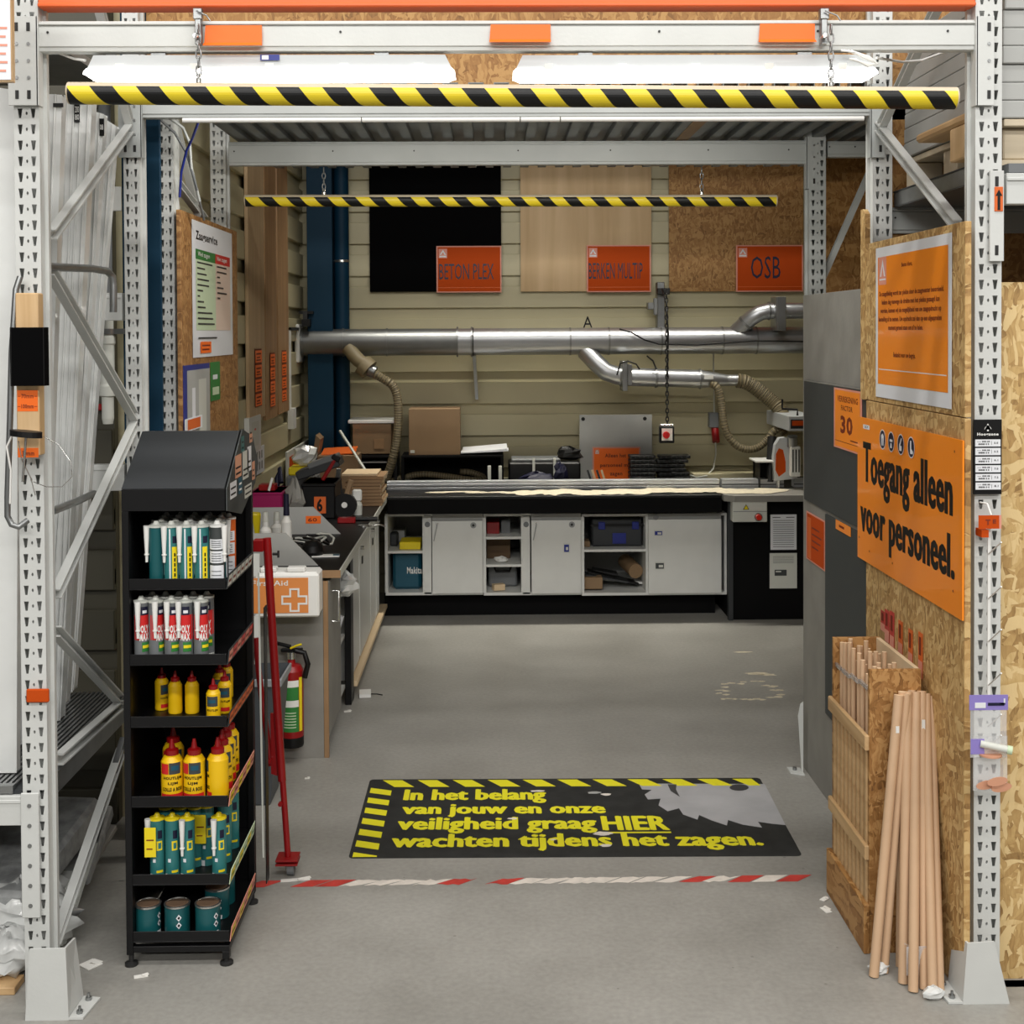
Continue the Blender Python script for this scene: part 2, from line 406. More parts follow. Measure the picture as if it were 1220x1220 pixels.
def fplate(px0, py0, px1, py1, Y, th, els, name, label, cat, **k):   # faces the camera (-Y)
    x0, x1, z0, z1 = R(px0, py0, px1, py1, Y)
    return plate((x0, Y, z0), UX, UZ, x1-x0, z1-z0, th, els, name, label, cat, **k)
def chain(mb, p, q, L=0.026, r=0.0022, w=0.006, m='galv'):
    p, q = Vector(p), Vector(q); d = (q-p); n = max(1, int(d.length/(L*0.72))); d = d/n
    dn = d.normalized(); a = dn.cross(Vector((0,1,0.01))).normalized(); b = dn.cross(a)
    for i in range(n):
        c = p + d*(i+0.5); s = a if i % 2 else b; pts = []
        for k in range(9):
            t = 2*PI*k/8; pts.append(c + dn*math.cos(t)*L/2 + s*math.sin(t)*w)
        mb.tube(pts, r, m, 4)
    return mb
# ================================================================ SETTING
mb = MB().box(-7, 7, -9, 10, -0.08, 0, 'concrete'); struct(mb, 'floor')
WB = 9.45; WLX = -1.36
zr = W(600, 493, WB).z; PW, PN = 0.161, 0.0715
def cladding(name, kind, a0, a1, fixed, zmax, m='cream'):
    """horizontal steel cladding: wide boards with recessed narrow ones; kind 'y' = faces the camera, 'x' = left side wall"""
    if kind == 'y': w = struct(MB().box(a0, a1, fixed+0.03, fixed+0.1, 0, zmax, m), name)
    else: w = struct(MB().box(fixed-0.1, fixed-0.03, a0, a1+0.1, 0, zmax, m), name)
    k = -int(zr/(PW+PN))-1; z = zr + k*(PW+PN)
    while z < zmax:
        for zz, h, rec in ((z, PW, 0.0), (z-PN, PN, 0.007)):
            lo, hi = max(0, zz-h+0.002) if rec == 0 else max(0, zz-h+PN+0.001-0.0), min(zmax, zz-0.002)
            lo = max(0.0, (zz-h)+0.002); hi = min(zmax, zz-0.002)
            if hi-lo < 0.01: continue
            b = MB()
            if kind == 'y': b.box(a0, a1, fixed+rec, fixed+0.03, lo, hi, m)
            else: b.box(fixed-0.03, fixed-rec, a0, a1, lo, hi, m)
            b.build('cladding_panel', w, 0.004)
        z += PW+PN
    return w
cladding('wall_back', 'y', -1.39, 3.2, WB, 3.7)
cladding('wall_left', 'x', 5.1, WB, WLX, 3.7)
cladding('wall_left_front', 'y', -3.4, -1.46, 5.02, 3.4, 'cream_shaded')
mb = MB().box(3.1, 3.2, 4.7, 9.6, 0, 3.7, 'cream'); struct(mb, 'wall_right')
# corrugated steel deck above the bay = its ceiling
mb = MB(); z0 = W(600, 166, 5.86).z; x = -1.18; n = 0
while x < 1.95:
    mb.box(x, x+0.052, 4.70, 6.9, z0+0.03, z0+0.034, 'deck_steel'); mb.box(x+0.052, x+0.09, 4.70, 6.9, z0+0.004, z0+0.008, 'deck_steel')
    mb.box(x+0.050, x+0.053, 4.70, 6.9, z0+0.004, z0+0.034, 'deck_steel'); mb.box(x+0.089, x+0.092, 4.70, 6.9, z0+0.004, z0+0.034, 'deck_steel'); x += 0.092
cl = struct(mb, 'ceiling')
mb = MB().box(0.84, 0.89, 4.8, 6.8, z0-0.004, z0+0.003, 'brown_card'); mb.build('wood_batten', cl)
# closed roof over the rear of the workshop
struct(MB().box(-1.5, 3.2, 6.9, 9.6, 3.7, 3.75, 'deck_steel'), 'ceiling_rear')
# ================================================================ PALLET RACKING
def upright_mesh(x0, x1, y0, d, z0, z1, m, skip=None):
    mb = MB(); w = x1-x0; p = 0.0445; rows = int((z1-z0)/p); t = 0.004
    def cell(cx0, cx1, cz0, cz1, poly):
        n = len(poly)
        if n == 4: out = [(cx0,cz0),(cx1,cz0),(cx1,cz1),(cx0,cz1)]
        else: mx_, mz_ = (cx0+cx1)/2, (cz0+cz1)/2; out = [(cx0,cz0),(mx_,cz0),(cx1,cz0),(cx1,mz_),(cx1,cz1),(mx_,cz1),(cx0,cz1),(cx0,mz_)]
        v = [(a, y0, b) for a, b in out] + [(a, y0, b) for a, b in poly] + [(a, y0+t, b) for a, b in poly]
        mb.add(v, [(i, (i+1)%n, (i+1)%n+n, i+n) for i in range(n)] + [(i+n, (i+1)%n+n, (i+1)%n+2*n, i+2*n) for i in range(n)], m)
    for k in range(rows):
        za = z0+k*p; zb = za+p
        for (a, b) in ((0, .42), (.58, 1)):
            ca, cb = x0+a*w, x0+b*w; c = x0+(0.24 if a == 0 else 0.76)*w
            cell(ca, cb, za, zb, [(c-.045*w, za+.2*p), (c+.045*w, za+.2*p), (c+.1*w, za+.8*p), (c-.1*w, za+.8*p)])
        c = x0+w/2; zc = za+p/2
        hole = [(c-.03*w, zc-.08*p), (c, zc-.12*p), (c+.03*w, zc-.08*p), (c+.045*w, zc), (c+.03*w, zc+.08*p), (c, zc+.12*p), (c-.03*w, zc+.08*p), (c-.045*w, zc)]
        cell(x0+.42*w, x0+.58*w, za, zb, hole)
    zt = z0+rows*p
    mb.box(x0, x1, y0, y0+0.001, zt, z1+0.001, m)
    mb.box(x0, x0+0.003, y0+0.001, y0+d, z0, z1, m); mb.box(x1-0.003, x1, y0+0.001, y0+d, z0, z1, m)
    mb.box(x0+0.003, x1-0.003, y0+d-0.004, y0+d, z0, z1, m)
    # outward flanges at the back edge
    mb.box(x0-0.010, x0, y0+d-0.018, y0+d, z0, z1, m); mb.box(x1, x1+0.010, y0+d-0.018, y0+d, z0, z1, m)
    return mb
def channel(mb, p, q, w, m='rack_paint', axis=(1,0,0)):
    p, q = Vector(p), Vector(q); d = (q-p).normalized(); a = Vector(axis); b = a.cross(d).normalized()
    mb.bar(p-a*w*.35, q-a*w*.35, w, w*.18, m, up=tuple(a)) if False else None
    for s in (-1, 1):
        o = b*s*w*.42
        v0 = [e+o+a*sx*w*.4+b*sz*w*.08 for e in (p, q) for sx, sz in ((-1,-1),(1,-1),(1,1),(-1,1))]
        mb.add(v0, [(0,1,2,3),(7,6,5,4),(4,5,1,0),(5,6,2,1),(6,7,3,2),(7,4,0,3)], m)
    v0 = [e-a*w*.3+a*sx*w*.06+b*sz*w*.4 for e in (p, q) for sx, sz in ((-1,-1),(1,-1),(1,1),(-1,1))]
    mb.add(v0, [(0,1,2,3),(7,6,5,4),(4,5,1,0),(5,6,2,1),(6,7,3,2),(7,4,0,3)], m)
    return mb
def frame(label, xf, yf, xr, yr, z0, z1, braces, m='rack_paint', d=0.055, bw=0.034, mr=None, s=1):
    f = thing('rack_frame', label, 'rack', ((xf[0]+xf[1])/2, yf, z0))
    upright_mesh(xf[0], xf[1], yf, d, z0, z1, m).build('upright', f)
    if xr: upright_mesh(xr[0], xr[1], yr, d, z0, z1, mr or m).build('upright', f)
    for (p, q) in braces:
        channel(MB(), p, q, bw, m, (s, 0, 0)).build('brace', f)
    return f
ZT = 3.35
XL = (W(20, 395, 3.66).x, W(50, 395, 3.66).x); XR = (W(1161.5, 395, 3.66).x, W(1193, 395, 3.66).x)
XLr = (W(151, 395, 4.66).x, W(167, 395, 4.66).x-0.0); XRr = (W(1040, 300, 4.66).x, W(1063, 300, 4.66).x)
XLr = (XLr[0]-0.005, XLr[1]+0.004)
xb = XL[1]-0.02
def LB(a, b, Xa=None): # brace between two pixels on the left frame's side plane
    return (WX(a[0], a[1], xb), WX(b[0], b[1], xb))
frame('tall front pallet rack frame left of the bay with zigzag bracing', XL, 3.66, XLr, 4.66, 0.0, ZT,
      [LB((154,153),(62,280)), LB((60,322),(162,500)), LB((163,500),(67,708)), LB((67,752),(143,834)), LB((143,840),(70,905)), LB((144,895),(66,1122)), LB((100,-60),(154,145))])
xbr = XR[0]+0.02
def RB(a, b): return (WX(a[0], a[1], xbr), WX(b[0], b[1], xbr))
frame('tall front pallet rack frame right of the bay beside the orange signs', XR, 3.66, XRr, 4.66, 0.0, ZT,
      [RB((1046,150),(1140,268)), RB((1050,150),(1120,0))], s=-1)
X2 = (W(190, 330, 5.07).x, W(208, 330, 5.07).x); X2r = (W(251, 220, 6.1).x, W(269, 220, 6.1).x)
frame('second pallet rack frame behind the notice board on the left', X2, 5.07, X2r, 6.1, 0.0, 3.05,
      [(WX(209,215,X2[1]-.01), WX(244,262,X2[1]-.01)), (WX(207,140,X2[1]-.01), WX(236,255,X2[1]-.01))])
X3 = (W(964, 280, 5.85).x, W(984, 280, 5.85).x)
f3 = frame('rear pallet rack frame at the right end of the workshop beam', X3, 5.85, None, 6.85, 0.0, 3.05,
      [(W(974,345,5.9), W(1036,205,5.9)), (W(1036,205,5.9), W(1050,160,5.9))], 'rack_grey', s=-1)
# beams
def beam(px0, py0, px1, py1, Y, label, th=0.045, m='rack_paint', conL=True, conR=True, cz=(20, 126), x0=None, x1=None):
    a0, a1, z0, z1 = R(px0, py0, px1, py1, Y)
    if x0 is not None: a0 = x0
    if x1 is not None: a1 = x1
    t = thing('rack_beam', label, 'rack beam', ((a0+a1)/2, Y, z0))
    mb = MB(); mb.box(a0, a1, Y+0.004, Y+th, z0, z1, m); mb.box(a0, a1, Y, Y+0.004, z0+0.012, z1-0.016, m)
    mb.box(a0, a1, Y-0.003, Y+0.004, z1-0.012, z1-0.006, m); mb.build('beam_profile', t, 0.002)
    for flag, xx, s in ((conL, a0, -1), (conR, a1, 1)):
        if not flag: continue
        zt, zb = W((px0 if s < 0 else px1), cz[0], Y).z, W((px0 if s < 0 else px1), cz[1], Y).z
        c = MB(); w = 0.082 if s < 0 else 0.05
        c.box(xx, xx+s*w, Y-0.009, Y-0.002, zb, zt, m)
        c.box(xx-0.002*s, xx+0.004*s, Y-0.009, Y+0.03, zb, zt, m)
        for k in range(5):
            zz = zt-(zt-zb)*(0.12+0.19*k)
            for fx in (0.3, 0.7):
                if s > 0 and fx == 0.3: continue
                px_ = xx+s*w*fx
                if k in (0, 4): c.box(px_-0.005, px_+0.005, Y-0.0105, Y-0.0095, zz-0.012, zz+0.012, 'dark_metal')
                else: c.cyl((px_, Y-0.011, zz), (px_, Y-0.009, zz), 0.005, 'galv', 8)
        c.build('beam_connector', t, 0.003)
    bolts = MB(); 
    for fx in (0.01, 0.18, 0.32, 0.5, 0.66, 0.83, 0.97):
        bolts.cyl((a0+(a1-a0)*fx, Y-0.0022, (z0+z1)/2+0.01), (a0+(a1-a0)*fx, Y, (z0+z1)/2+0.01), 0.0035, 'dark_metal', 8)
    o = bolts.build('bolt_holes', t)
    return t
beam(51, 24, 1161, 60, 3.655, 'front white rack beam over the bay carrying three orange holders', x0=XL[1]+0.002, x1=XR[0]-0.002)
x0_, x1_, zz0, zz1 = R(48, -14, 1164, 8, 3.655)
solo(MB().box(XL[1]+.002, XR[0]-.002, 3.655, 3.72, zz0, zz1, 'beam_orange').box(XL[1]+.002, XR[0]-.002, 3.648, 3.655, zz0, zz0+0.012, 'beam_orange'), 'rack_beam', 'orange rack beam cut off by the top edge of the picture', 'rack beam', bevel=0.003)
beam(172, 108, 1034, 139, 4.655, 'inner grey white rack beam just under the front striped pole', m='rack_grey', x0=XLr[1]+0.012, x1=XRr[0]-0.012, cz=(100, 188))
beam(272, 168, 962, 196, 5.86, 'rear grey rack beam below the corrugated deck', m='rack_grey', x1=X3[0]-0.012, conL=False, cz=(150,225))
beam(986, 168, 1050, 187, 5.86, 'short grey rack beam stub right of the rear frame', m='rack_grey', conL=False, conR=False, x0=X3[1]+0.012, x1=2.2)
# white cable duct under the inner beam
x0_, x1_, zz0, zz1 = R(215, 138, 1032, 144, 4.62)
mb = MB(); xs = [x0_, W(430,140,4.62).x, W(620,140,4.62).x, W(668,140,4.62).x, x1_]
for a, b in zip(xs, xs[1:]): mb.cyl((a+.002, 4.645, (zz0+zz1)/2), (b-.002, 4.645, (zz0+zz1)/2), 0.009, 'white', 10)
solo(mb, 'conduit', 'thin white electrical conduit running under the inner beam', 'conduit')
# post protectors
def protector2(front, peak, botx, Yf, Yw, label, flipx):
    t = thing('post_protector', label, 'post guard', (W(front[0][0], 1150, Yf).x, Yf, 0))
    fp = [W(x, y, Yf) for x, y in front]
    for p in fp[-2:]: p.z = 0.0
    MB().prism(fp, (0, 0.006, 0), 'rack_paint').build('front_plate', t, 0.0015)
    pk = W(peak[0], peak[1], Yw); bt = W(botx, 1190, Yw); bt.z = 0; c0 = fp[0]; c1 = fp[-1]
    k_ = Vector((0, .002, 0)); MB().prism([c0+k_, pk, bt, c1+k_], (flipx*0.006, 0, 0), 'rack_paint').build('side_plate', t)
    s = -flipx
    MB().prism([c1+Vector((0,0,.001)), bt+Vector((0,0,.001)), bt+Vector((s*.05,-.01,.001)), c1+Vector((s*.04,0,.001))], (0,0,.006), 'rack_paint').build('foot_plate', t)
    for f in (0.2, 0.8):
        p = c1.lerp(bt, f)+Vector((s*.022, 0, .007)); MB().cyl(p, p+Vector((0,0,.009)), .009, 'galv', 6).cyl(p, p+Vector((0,0,.02)), .004, 'galv', 8).build('anchor_bolt', t)
protector2([(1152.5,1124),(1185,1122),(1203,1225),(1147,1225)], (1136,1107), 1129, 3.60, 3.72, 'grey white bent steel post guard at the foot of the right upright', 1)
protector2([(78,1130),(35,1131),(30,1225),(82,1225)], (90,1117), 100, 3.58, 3.70, 'grey white bent steel post guard at the foot of the left upright', -1)
# small base of the rear right frame
t = thing('post_protector', 'small white angle guard at the near corner of the grey partition', 'post guard', (W(955,915,5.6).x, 5.6, 0))
a = WZ(957, 922); 
MB().prism([a, a+Vector((-.006,0,0)), a+Vector((-.022,0,.25)), a+Vector((-.012,0,.30)), a+Vector((0,0,.31))], (0, .006, 0), 'rack_paint').build('angle_plate', t)
MB().prism([a+Vector((-.055,0.0,.001)), a+Vector((0,-.03,.001)), a+Vector((0,.06,.001)), a+Vector((-.055,.07,.001))], (0,0,.006), 'rack_paint').cyl(a+Vector((-.03,.03,.006)), a+Vector((-.03,.03,.02)), .009, 'galv', 6).build('foot_plate', t)
# OSB behind the beams, up in the store
x0_, x1_, zz0, zz1 = R(172, -80, 1165, 112, 4.74)
solo(MB().box(-1.24, 1.6, 4.74, 4.758, zz0, zz1, 'osb_back'), 'osb_sheet', 'brown chipboard sheet standing behind the two tube lights', 'board', bevel=0.001)
solo(MB().box(1.62, 3.05, 6.4, 6.42, 1.2, 3.8, 'osb_back'), 'osb_sheet', 'brown chipboard sheet deep in the right rack', 'board', bevel=0.001)
# ================================================================ RIGHT SIDE: partition and boards
XP = 1.345
pf = WX(957, 500, XP).y; pn = WX(1036, 500, XP).y
ztp = WX(957, 352, XP).z; 
g = solo(MB().box(XP, XP+0.02, pn-0.5, pf, 0, ztp, 'grey_panel'), 'partition_panel', 'tall grey chipboard partition with two darker panels screwed on', 'panel', bevel=0.001)
def rpanel(c, X, th, m, name, label, cat, parent=None):
    """board on a plane of constant X given by pixels far-top, near-top, near-bottom, far-bottom"""
    p = [WX(x, y, X) for x, y in c]; ys = [p[0].y, p[1].y, p[2].y, p[3].y]; yf = (ys[0]+ys[3])/2; yn = (ys[1]+ys[2])/2
    zt = (p[0].z+p[1].z)/2; zb = (p[2].z+p[3].z)/2
    mb = MB().box(X, X+th, yn, yf, zb, zt, m)
    return (yf, yn, zb, zt, mb)
yf, yn, zb, zt, mb = rpanel([(958,455),(1032,460),(1032,632),(958,596)], XP-0.008, 0.007, 'dark_panel', '', '', '')
mb.box(XP-0.009, XP-0.008, yn, yf, zt-0.006, zt, 'grey_panel'); mb.build('dark_panel', g)
yf, yn, zb, zt, mb = rpanel([(983,612),(1034,640),(1034,893),(983,862)], XP-0.008, 0.007, 'dark_panel', '', '', '')
mb.build('dark_panel', g)
XO = 1.325
yof = WX(1031, 400, XO).y; yon = 3.62
zto = WX(1100, 275, XO).z
zmid = WX(1100, 489, XO).z
solo(MB().box(XO, XO+0.018, yon, yof, zmid+.0015, zto, 'osb_right'), 'osb_sheet', 'upper chipboard sheet behind the white bordered orange letter', 'board', bevel=0.0015)
solo(MB().box(XO, XO+0.018, yon, yof-.01, 0.0, zmid-.0015, 'osb_right'), 'osb_sheet', 'lower chipboard sheet behind the big orange sign and dowel bin', 'board', bevel=0.0015)
a, b = WX(1031, 300, XO), WX(1026, 250, XO)
solo(MB().prism([(XO,yof+.002,zmid), (XO,yof+.002,b.z-.02), (XO,yof+.035,b.z), (XO,yof+.06,b.z), (XO,yof+.06,zmid)], (0.018,0,0), 'osb_right'), 'osb_offcut', 'narrow splintered chipboard strip left of the upper sheet', 'board')
# OSB in the far right bay, facing us
x0_, x1_, zz0, zz1 = R(1195, 336, 1300, 1207, 3.74)
solo(MB().box(XR[1]+.014, XR[1]+1.3, 3.74, 3.758, 0.0, zz1, 'osb_front'), 'osb_sheet', 'pale chipboard sheet with large flakes closing the bay right of the post', 'board', bevel=0.001)
solo(MB().box(XR[1]+.03, XR[1]+1.3, 3.69, 3.735, 0, zz0+.0, 'rack_paint'), 'base_rail', 'white steel rail on the floor under the pale chipboard', 'rail', bevel=0.003)
solo(MB().box(XR[1]+.0, XR[1]+1.5, 4.72, 4.74, 0.1, 3.3, 'osb_back'), 'osb_sheet', 'added chipboard back shutting light out of the right hand rack bay', 'board')  # added board, keeps ambient light out so the gap in the bay stays dark
x0_, x1_, zz0, zz1 = R(1192, 206, 1300, 243, 3.655)
t = thing('rack_beam', 'white rack beam leaving the picture at the right edge', 'rack beam', (1.6, 3.655, zz0))
MB().box(XR[1]+.012, XR[1]+1.3, 3.655, 3.70, zz0, zz1, 'rack_paint').box(XR[1]+.012, XR[1]+1.3, 3.65, 3.655, zz1-.022, zz1-.012, 'rack_paint').build('beam_profile', t, .002)
a0, a1, c0, c1 = R(1180, 203, 1195, 311, 3.64)
c = MB().box(a0, a1+.004, 3.643, 3.652, c0, c1, 'rack_paint')
for fz in (.88, .12): c.box(a0+.014, a0+.024, 3.6415, 3.643, c0+(c1-c0)*fz-.014, c0+(c1-c0)*fz+.014, 'dark_metal')
c.box(a0+.012, a0+.036, 3.6405, 3.643, c0+(c1-c0)*.55, c0+(c1-c0)*.82, 'orange_dull')
zc = c0+(c1-c0)*.68; c.add([(a0+.02,3.640,zc-.03),(a0+.028,3.640,zc-.03),(a0+.028,3.640,zc+.01),(a0+.034,3.640,zc+.01),(a0+.024,3.640,zc+.028),(a0+.014,3.640,zc+.01),(a0+.02,3.640,zc+.01)], [tuple(range(7))], 'black')
c.build('beam_connector', t, .002)
# deck, pallet and grey sheets on that beam
a0 = XR[1]+.02
solo(MB().box(a0, a0+1.2, 3.66, 4.7, zz1+.002, zz1+.028, 'grey_plastic'), 'shelf_deck', 'grey steel shelf deck on the right hand rack beam', 'shelf')
pz = zz1+.03
pl = thing('pallet', 'pale wooden pallet on the right hand rack shelf', 'pallet', (a0+.5, 3.9, pz))
for i in range(3): MB().box(a0+.02, a0+.11, 3.75+i*.38, 3.87+i*.38, pz+.02, pz+.11, 'pale_beam').build('block', pl, .004)
for i in range(3): MB().box(a0+.01, a0+1.0, 3.74+i*.38, 3.88+i*.38, pz, pz+.018, 'pale_beam').build('board', pl, .002)
for i in range(5): MB().box(a0+.01+i*.2, a0+.15+i*.2, 3.72, 4.66, pz+.112, pz+.132, 'pale_beam').build('board', pl, .002)
gs = thing('sheet_stack', 'grey wrapped sheets stacked above the pallet at upper right', 'sheet stack', (a0+.6, 3.9, pz+.14))
for i in range(8):
    MB().box(a0+.0+.002*i, a0+1.2, 3.72+.004*(i%3), 4.6, pz+.135+i*.052, pz+.135+i*.052+.05, 'grey_board').build('sheet', gs, .003)
# inside of the right rack frame: lower beam, deck edge and pallet block
beam(1063, 247, 1157, 278, 4.70, 'rear rack beam low behind the right diagonal brace', m='rack_grey', conL=False, conR=False, x0=XRr[1]+.012, x1=2.6)
beam(1066, 118, 1157, 147, 4.72, 'rear rack beam high behind the right diagonal brace', m='rack_grey', conL=False, conR=False, x0=XRr[1]+.012, x1=2.6)
a = W(1066, 247, 4.72).z
solo(MB().box(XRr[1]+.02, 1.46, 3.72, 4.7, a+.001, a+.05, 'galv').box(XRr[1]+.02, 1.456, 3.72, 4.7, a+.05, a+.054, 'charcoal'), 'shelf_deck', 'dark grey shelf deck edge seen through the right frame', 'shelf')
bt = thing('timber_block', 'pale timber bearer lying on the shelf inside the right frame', 'timber', (1.43, 4.1, a+.055))
MB().box(1.38, 1.46, 3.78, 3.90, a+.055, a+.155, 'pine').build('block', bt, .004); MB().box(1.375, 1.47, 3.74, 4.2, a+.157, a+.185, 'pine_y').build('plank', bt, .008)
# ================================================================ WORKSHOP: back wall
bc = MB(); x0_, x1_, zz0, zz1 = R(367, 150, 397, 620, 9.2)
col = thing('steel_column', 'dark blue steel column in the back left corner of the workshop', 'column', ((x0_+x1_)/2, 9.25, 0))
MB().box(x0_, x1_, 9.17, 9.19, 0.0, 3.6, 'blue_steel').build('flange', col, .002); MB().box((x0_+x1_)/2-.006, (x0_+x1_)/2+.006, 9.19, 9.41, 0, 3.6, 'blue_steel').build('web', col)
MB().box(x0_, x1_, 9.41, 9.43, 0.0, 3.6, 'blue_steel').build('flange', col, .002)
x0_, x1_, zz0, zz1 = R(398, 150, 416, 620, 9.3)
c = MB().cyl(((x0_+x1_)/2, 9.33, 0.9), ((x0_+x1_)/2, 9.33, 3.6), (x1_-x0_)/2, 'blue_steel', 20)
dp = solo(c, 'downpipe', 'dark blue round pipe beside the corner column', 'pipe')
z = W(407, 311, 9.3).z; MB().cyl(((x0_+x1_)/2, 9.33, z-.008), ((x0_+x1_)/2, 9.33, z+.008), (x1_-x0_)/2+.004, 'tin', 20).build('pipe_clamp', dp)
# blue column beside the left rack
x0_, x1_, zz0, zz1 = R(146, 130, 192, 520, 4.86)
col = thing('steel_column', 'blue steel column between the left pallet rack frames', 'column', ((x0_+x1_)/2, 4.9, 0))
MB().box(x0_, x1_, 4.86, 4.878, 0, 3.5, 'blue_steel').build('flange', col, .002); MB().box((x0_+x1_)/2-.006, (x0_+x1_)/2+.006, 4.878, 5.0, 0, 3.5, 'blue_steel').build('web', col)
# sample sheets on the back wall
YB = 9.415
fplate(440, 150, 597, 347.5, YB, .012, [], 'sample_board', 'black coated plywood sample sheet on the back wall', 'board', bg='black_board')
fplate(620, 150, 776, 347, YB, .012, [], 'sample_board', 'light birch plywood sample sheet in the middle of the back wall', 'board', bg='birch')
fplate(797, 150, 957, 347, YB, .012, [], 'sample_board', 'brown chipboard sample sheet at the right of the back wall', 'board', bg='osb_back')
def logo(x, y, w, h): # house-and-arrow store emblem, white on pale
    return [('r', x, y, w, h, 'pink_print'), ('p', [(x+w*.1,y+h*.1),(x+w*.9,y+h*.1),(x+w*.9,y+h*.25),(x+w*.1,y+h*.25)], 'white_paper'),
            ('p', [(x+w*.12,y+h*.35),(x+w*.5,y+h*.9),(x+w*.88,y+h*.35),(x+w*.7,y+h*.35),(x+w*.5,y+h*.66),(x+w*.3,y+h*.35)], 'white_paper')]
def osign(px, txt, label, tx, tw, th=.34, ty=.28):
    e = [('r', .02, .025, .96, .95, 'orange_sign'), ('r', .02, .1, .96, .012, 'orange_dull')] + logo(.035, .74, .13, .2)
    e += [('t', tx, ty, tw, th, txt, 'navy', 0.0)]
    return fplate(*px, 9.39, .004, e, 'sign', label, 'sign', bg='pink_print')
osign((520,293,597.5,348.5), 'BETON PLEX', 'orange sign with hand lettered BETON PLEX on the black sheet', .04, .84)
osign((699,292,775.5,348), 'BERKEN MULTIP', 'orange sign with hand lettered BERKEN MULTIP on the birch sheet', .03, .84)
osign((877,292,957,347.5), 'OSB', 'orange sign with hand lettered OSB on the chipboard sheet', .22, .44, .48)
# wood sample planks on the left wall
XW = WLX+.012
def lplank(px0, px1, ptop, pbot, m, label, th=.02):
    y0, y1 = WX(px0, 400, WLX+.01).y, WX(px1, 400, WLX+.01).y; zb = (WX(px0, pbot[0], WLX).z+WX(px1, pbot[1], WLX).z)/2
    b = MB().box(WLX+.002, WLX+.002+th, y0, y1, zb, 3.2, m)
    return solo(b, 'sample_plank', label, 'plank', bevel=.002), y0, y1, zb
pl = [lplank(294, 313, 0, (499,498), 'oak_light', 'pale wood sample panel on the left wall nearest the notice board'),
      lplank(314, 327.5, 0, (500,496), 'oak', 'brown wood sample panel, middle of three on the left wall'),
      lplank(328.5, 341, 0, (493,489), 'oak', 'brown wood sample panel, farthest of three on the left wall', .024)]
for (o, y0, y1, zb) in pl:
    o.location = o.location
    hgt = WX(305, 455, WLX).z; 
    n = 4; e = []
    zt_ = zb+.36; w = (y1-y0)*.42
    for k in range(n):
        e += [('r', 0, k/n+.012, 1, .21, 'orange_text'), ('r', .15, k/n+.15, .7, .025, 'rust_print'), ('r', .2, k/n+.09, .5, .02, 'rust_print'), ('r', .15, k/n+.045, .65, .02, 'rust_print')]
    s_ = plate((WLX+.027, y0+(y1-y0)*.3, zb+.07), UY, UZ, w, .33, .001, e, 'price_strip', '', '', bg='rust_print', parent=o)
solo(MB().box(WLX+.004, WLX+.02, WX(258,300,WLX).y-.05, WX(272,300,WLX).y-.3, 1.0, 3.1, 'walnut_board'), 'sample_plank', 'reddish brown panel standing between the second rack frame uprights', 'plank', bevel=.002)
solo(MB().box(WLX+.004, WLX+.02, 5.22, 5.62, 1.0, 3.1, 'walnut_board'), 'sample_plank', 'dark brown panel just above the notice board', 'plank', bevel=.002)
# metal trunking bracket on the left wall near the duct end
b = MB(); a = WX(344, 390, WLX+.01); c = WX(362, 383, WLX+.01)
b.box(WLX+.001, WLX+.02, a.y, a.y+.03, WX(345,486,WLX).z, a.z, 'white').box(WLX+.001, WLX+.02, a.y, 9.3, a.z-.02, a.z, 'dark_metal').box(WLX+.001, WLX+.04, a.y-.02, a.y+.10, WX(346,492,WLX).z-.1, WX(345,486,WLX).z, 'white')
solo(b, 'wall_trunking', 'thin white cable trunking with a socket on the left wall', 'trunking')
# ================================================================ DUCTS
YD = 9.22
def D(px, py, dy=0): return W(px, py, YD+dy)
r = (W(600,391,YD).z-W(600,423,YD).z)/2
duct = thing('extraction_duct', 'large silver extraction duct running along the whole back wall', 'duct', D(600,407))
xs = [361, 409, 461, 545, 562, 679, 725, 787, 860, 900, 1010]
for a, b in zip(xs, xs[1:]):
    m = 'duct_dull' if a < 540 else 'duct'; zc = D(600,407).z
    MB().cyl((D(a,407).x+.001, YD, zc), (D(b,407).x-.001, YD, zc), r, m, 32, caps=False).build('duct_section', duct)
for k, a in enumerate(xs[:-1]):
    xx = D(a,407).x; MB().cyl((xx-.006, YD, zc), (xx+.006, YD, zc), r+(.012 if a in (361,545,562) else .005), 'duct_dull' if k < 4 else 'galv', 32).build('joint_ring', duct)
solo(MB().box(D(361,400).x-.04, D(361,400).x-.008, YD-.14, YD+.15, zc-.14, zc+.13, 'white_lam'), 'duct_end_box', 'pale box closing the left end of the silver duct', 'box', bevel=.01)
def branch(pts, rr, label, rings=(), m='duct', parts=()):
    t = thing('branch_duct', label, 'duct', pts[0])
    MB().tube(pts, rr, m, 20).build('branch_pipe', t)
    for (p, q) in rings: MB().cyl(p, q, rr+.008, 'galv', 20).build('joint_ring', t)
    return t
x0_, x1_, zz0, zz1 = R(364, 366, 374, 389, 9.3)
solo(MB().box(x0_, x1_, 9.1, 9.165, zz0, zz0+.05, 'black').box(x0_+.01, x1_-.02, 9.1, 9.165, zz0+.05, zz1-.03, 'dark_metal').box(x0_-.02, x1_+.02, 9.11, 9.16, zz1-.05, zz1-.03, 'black'), 'duct_hanger', 'small black hanger above the left end of the silver duct', 'bracket')
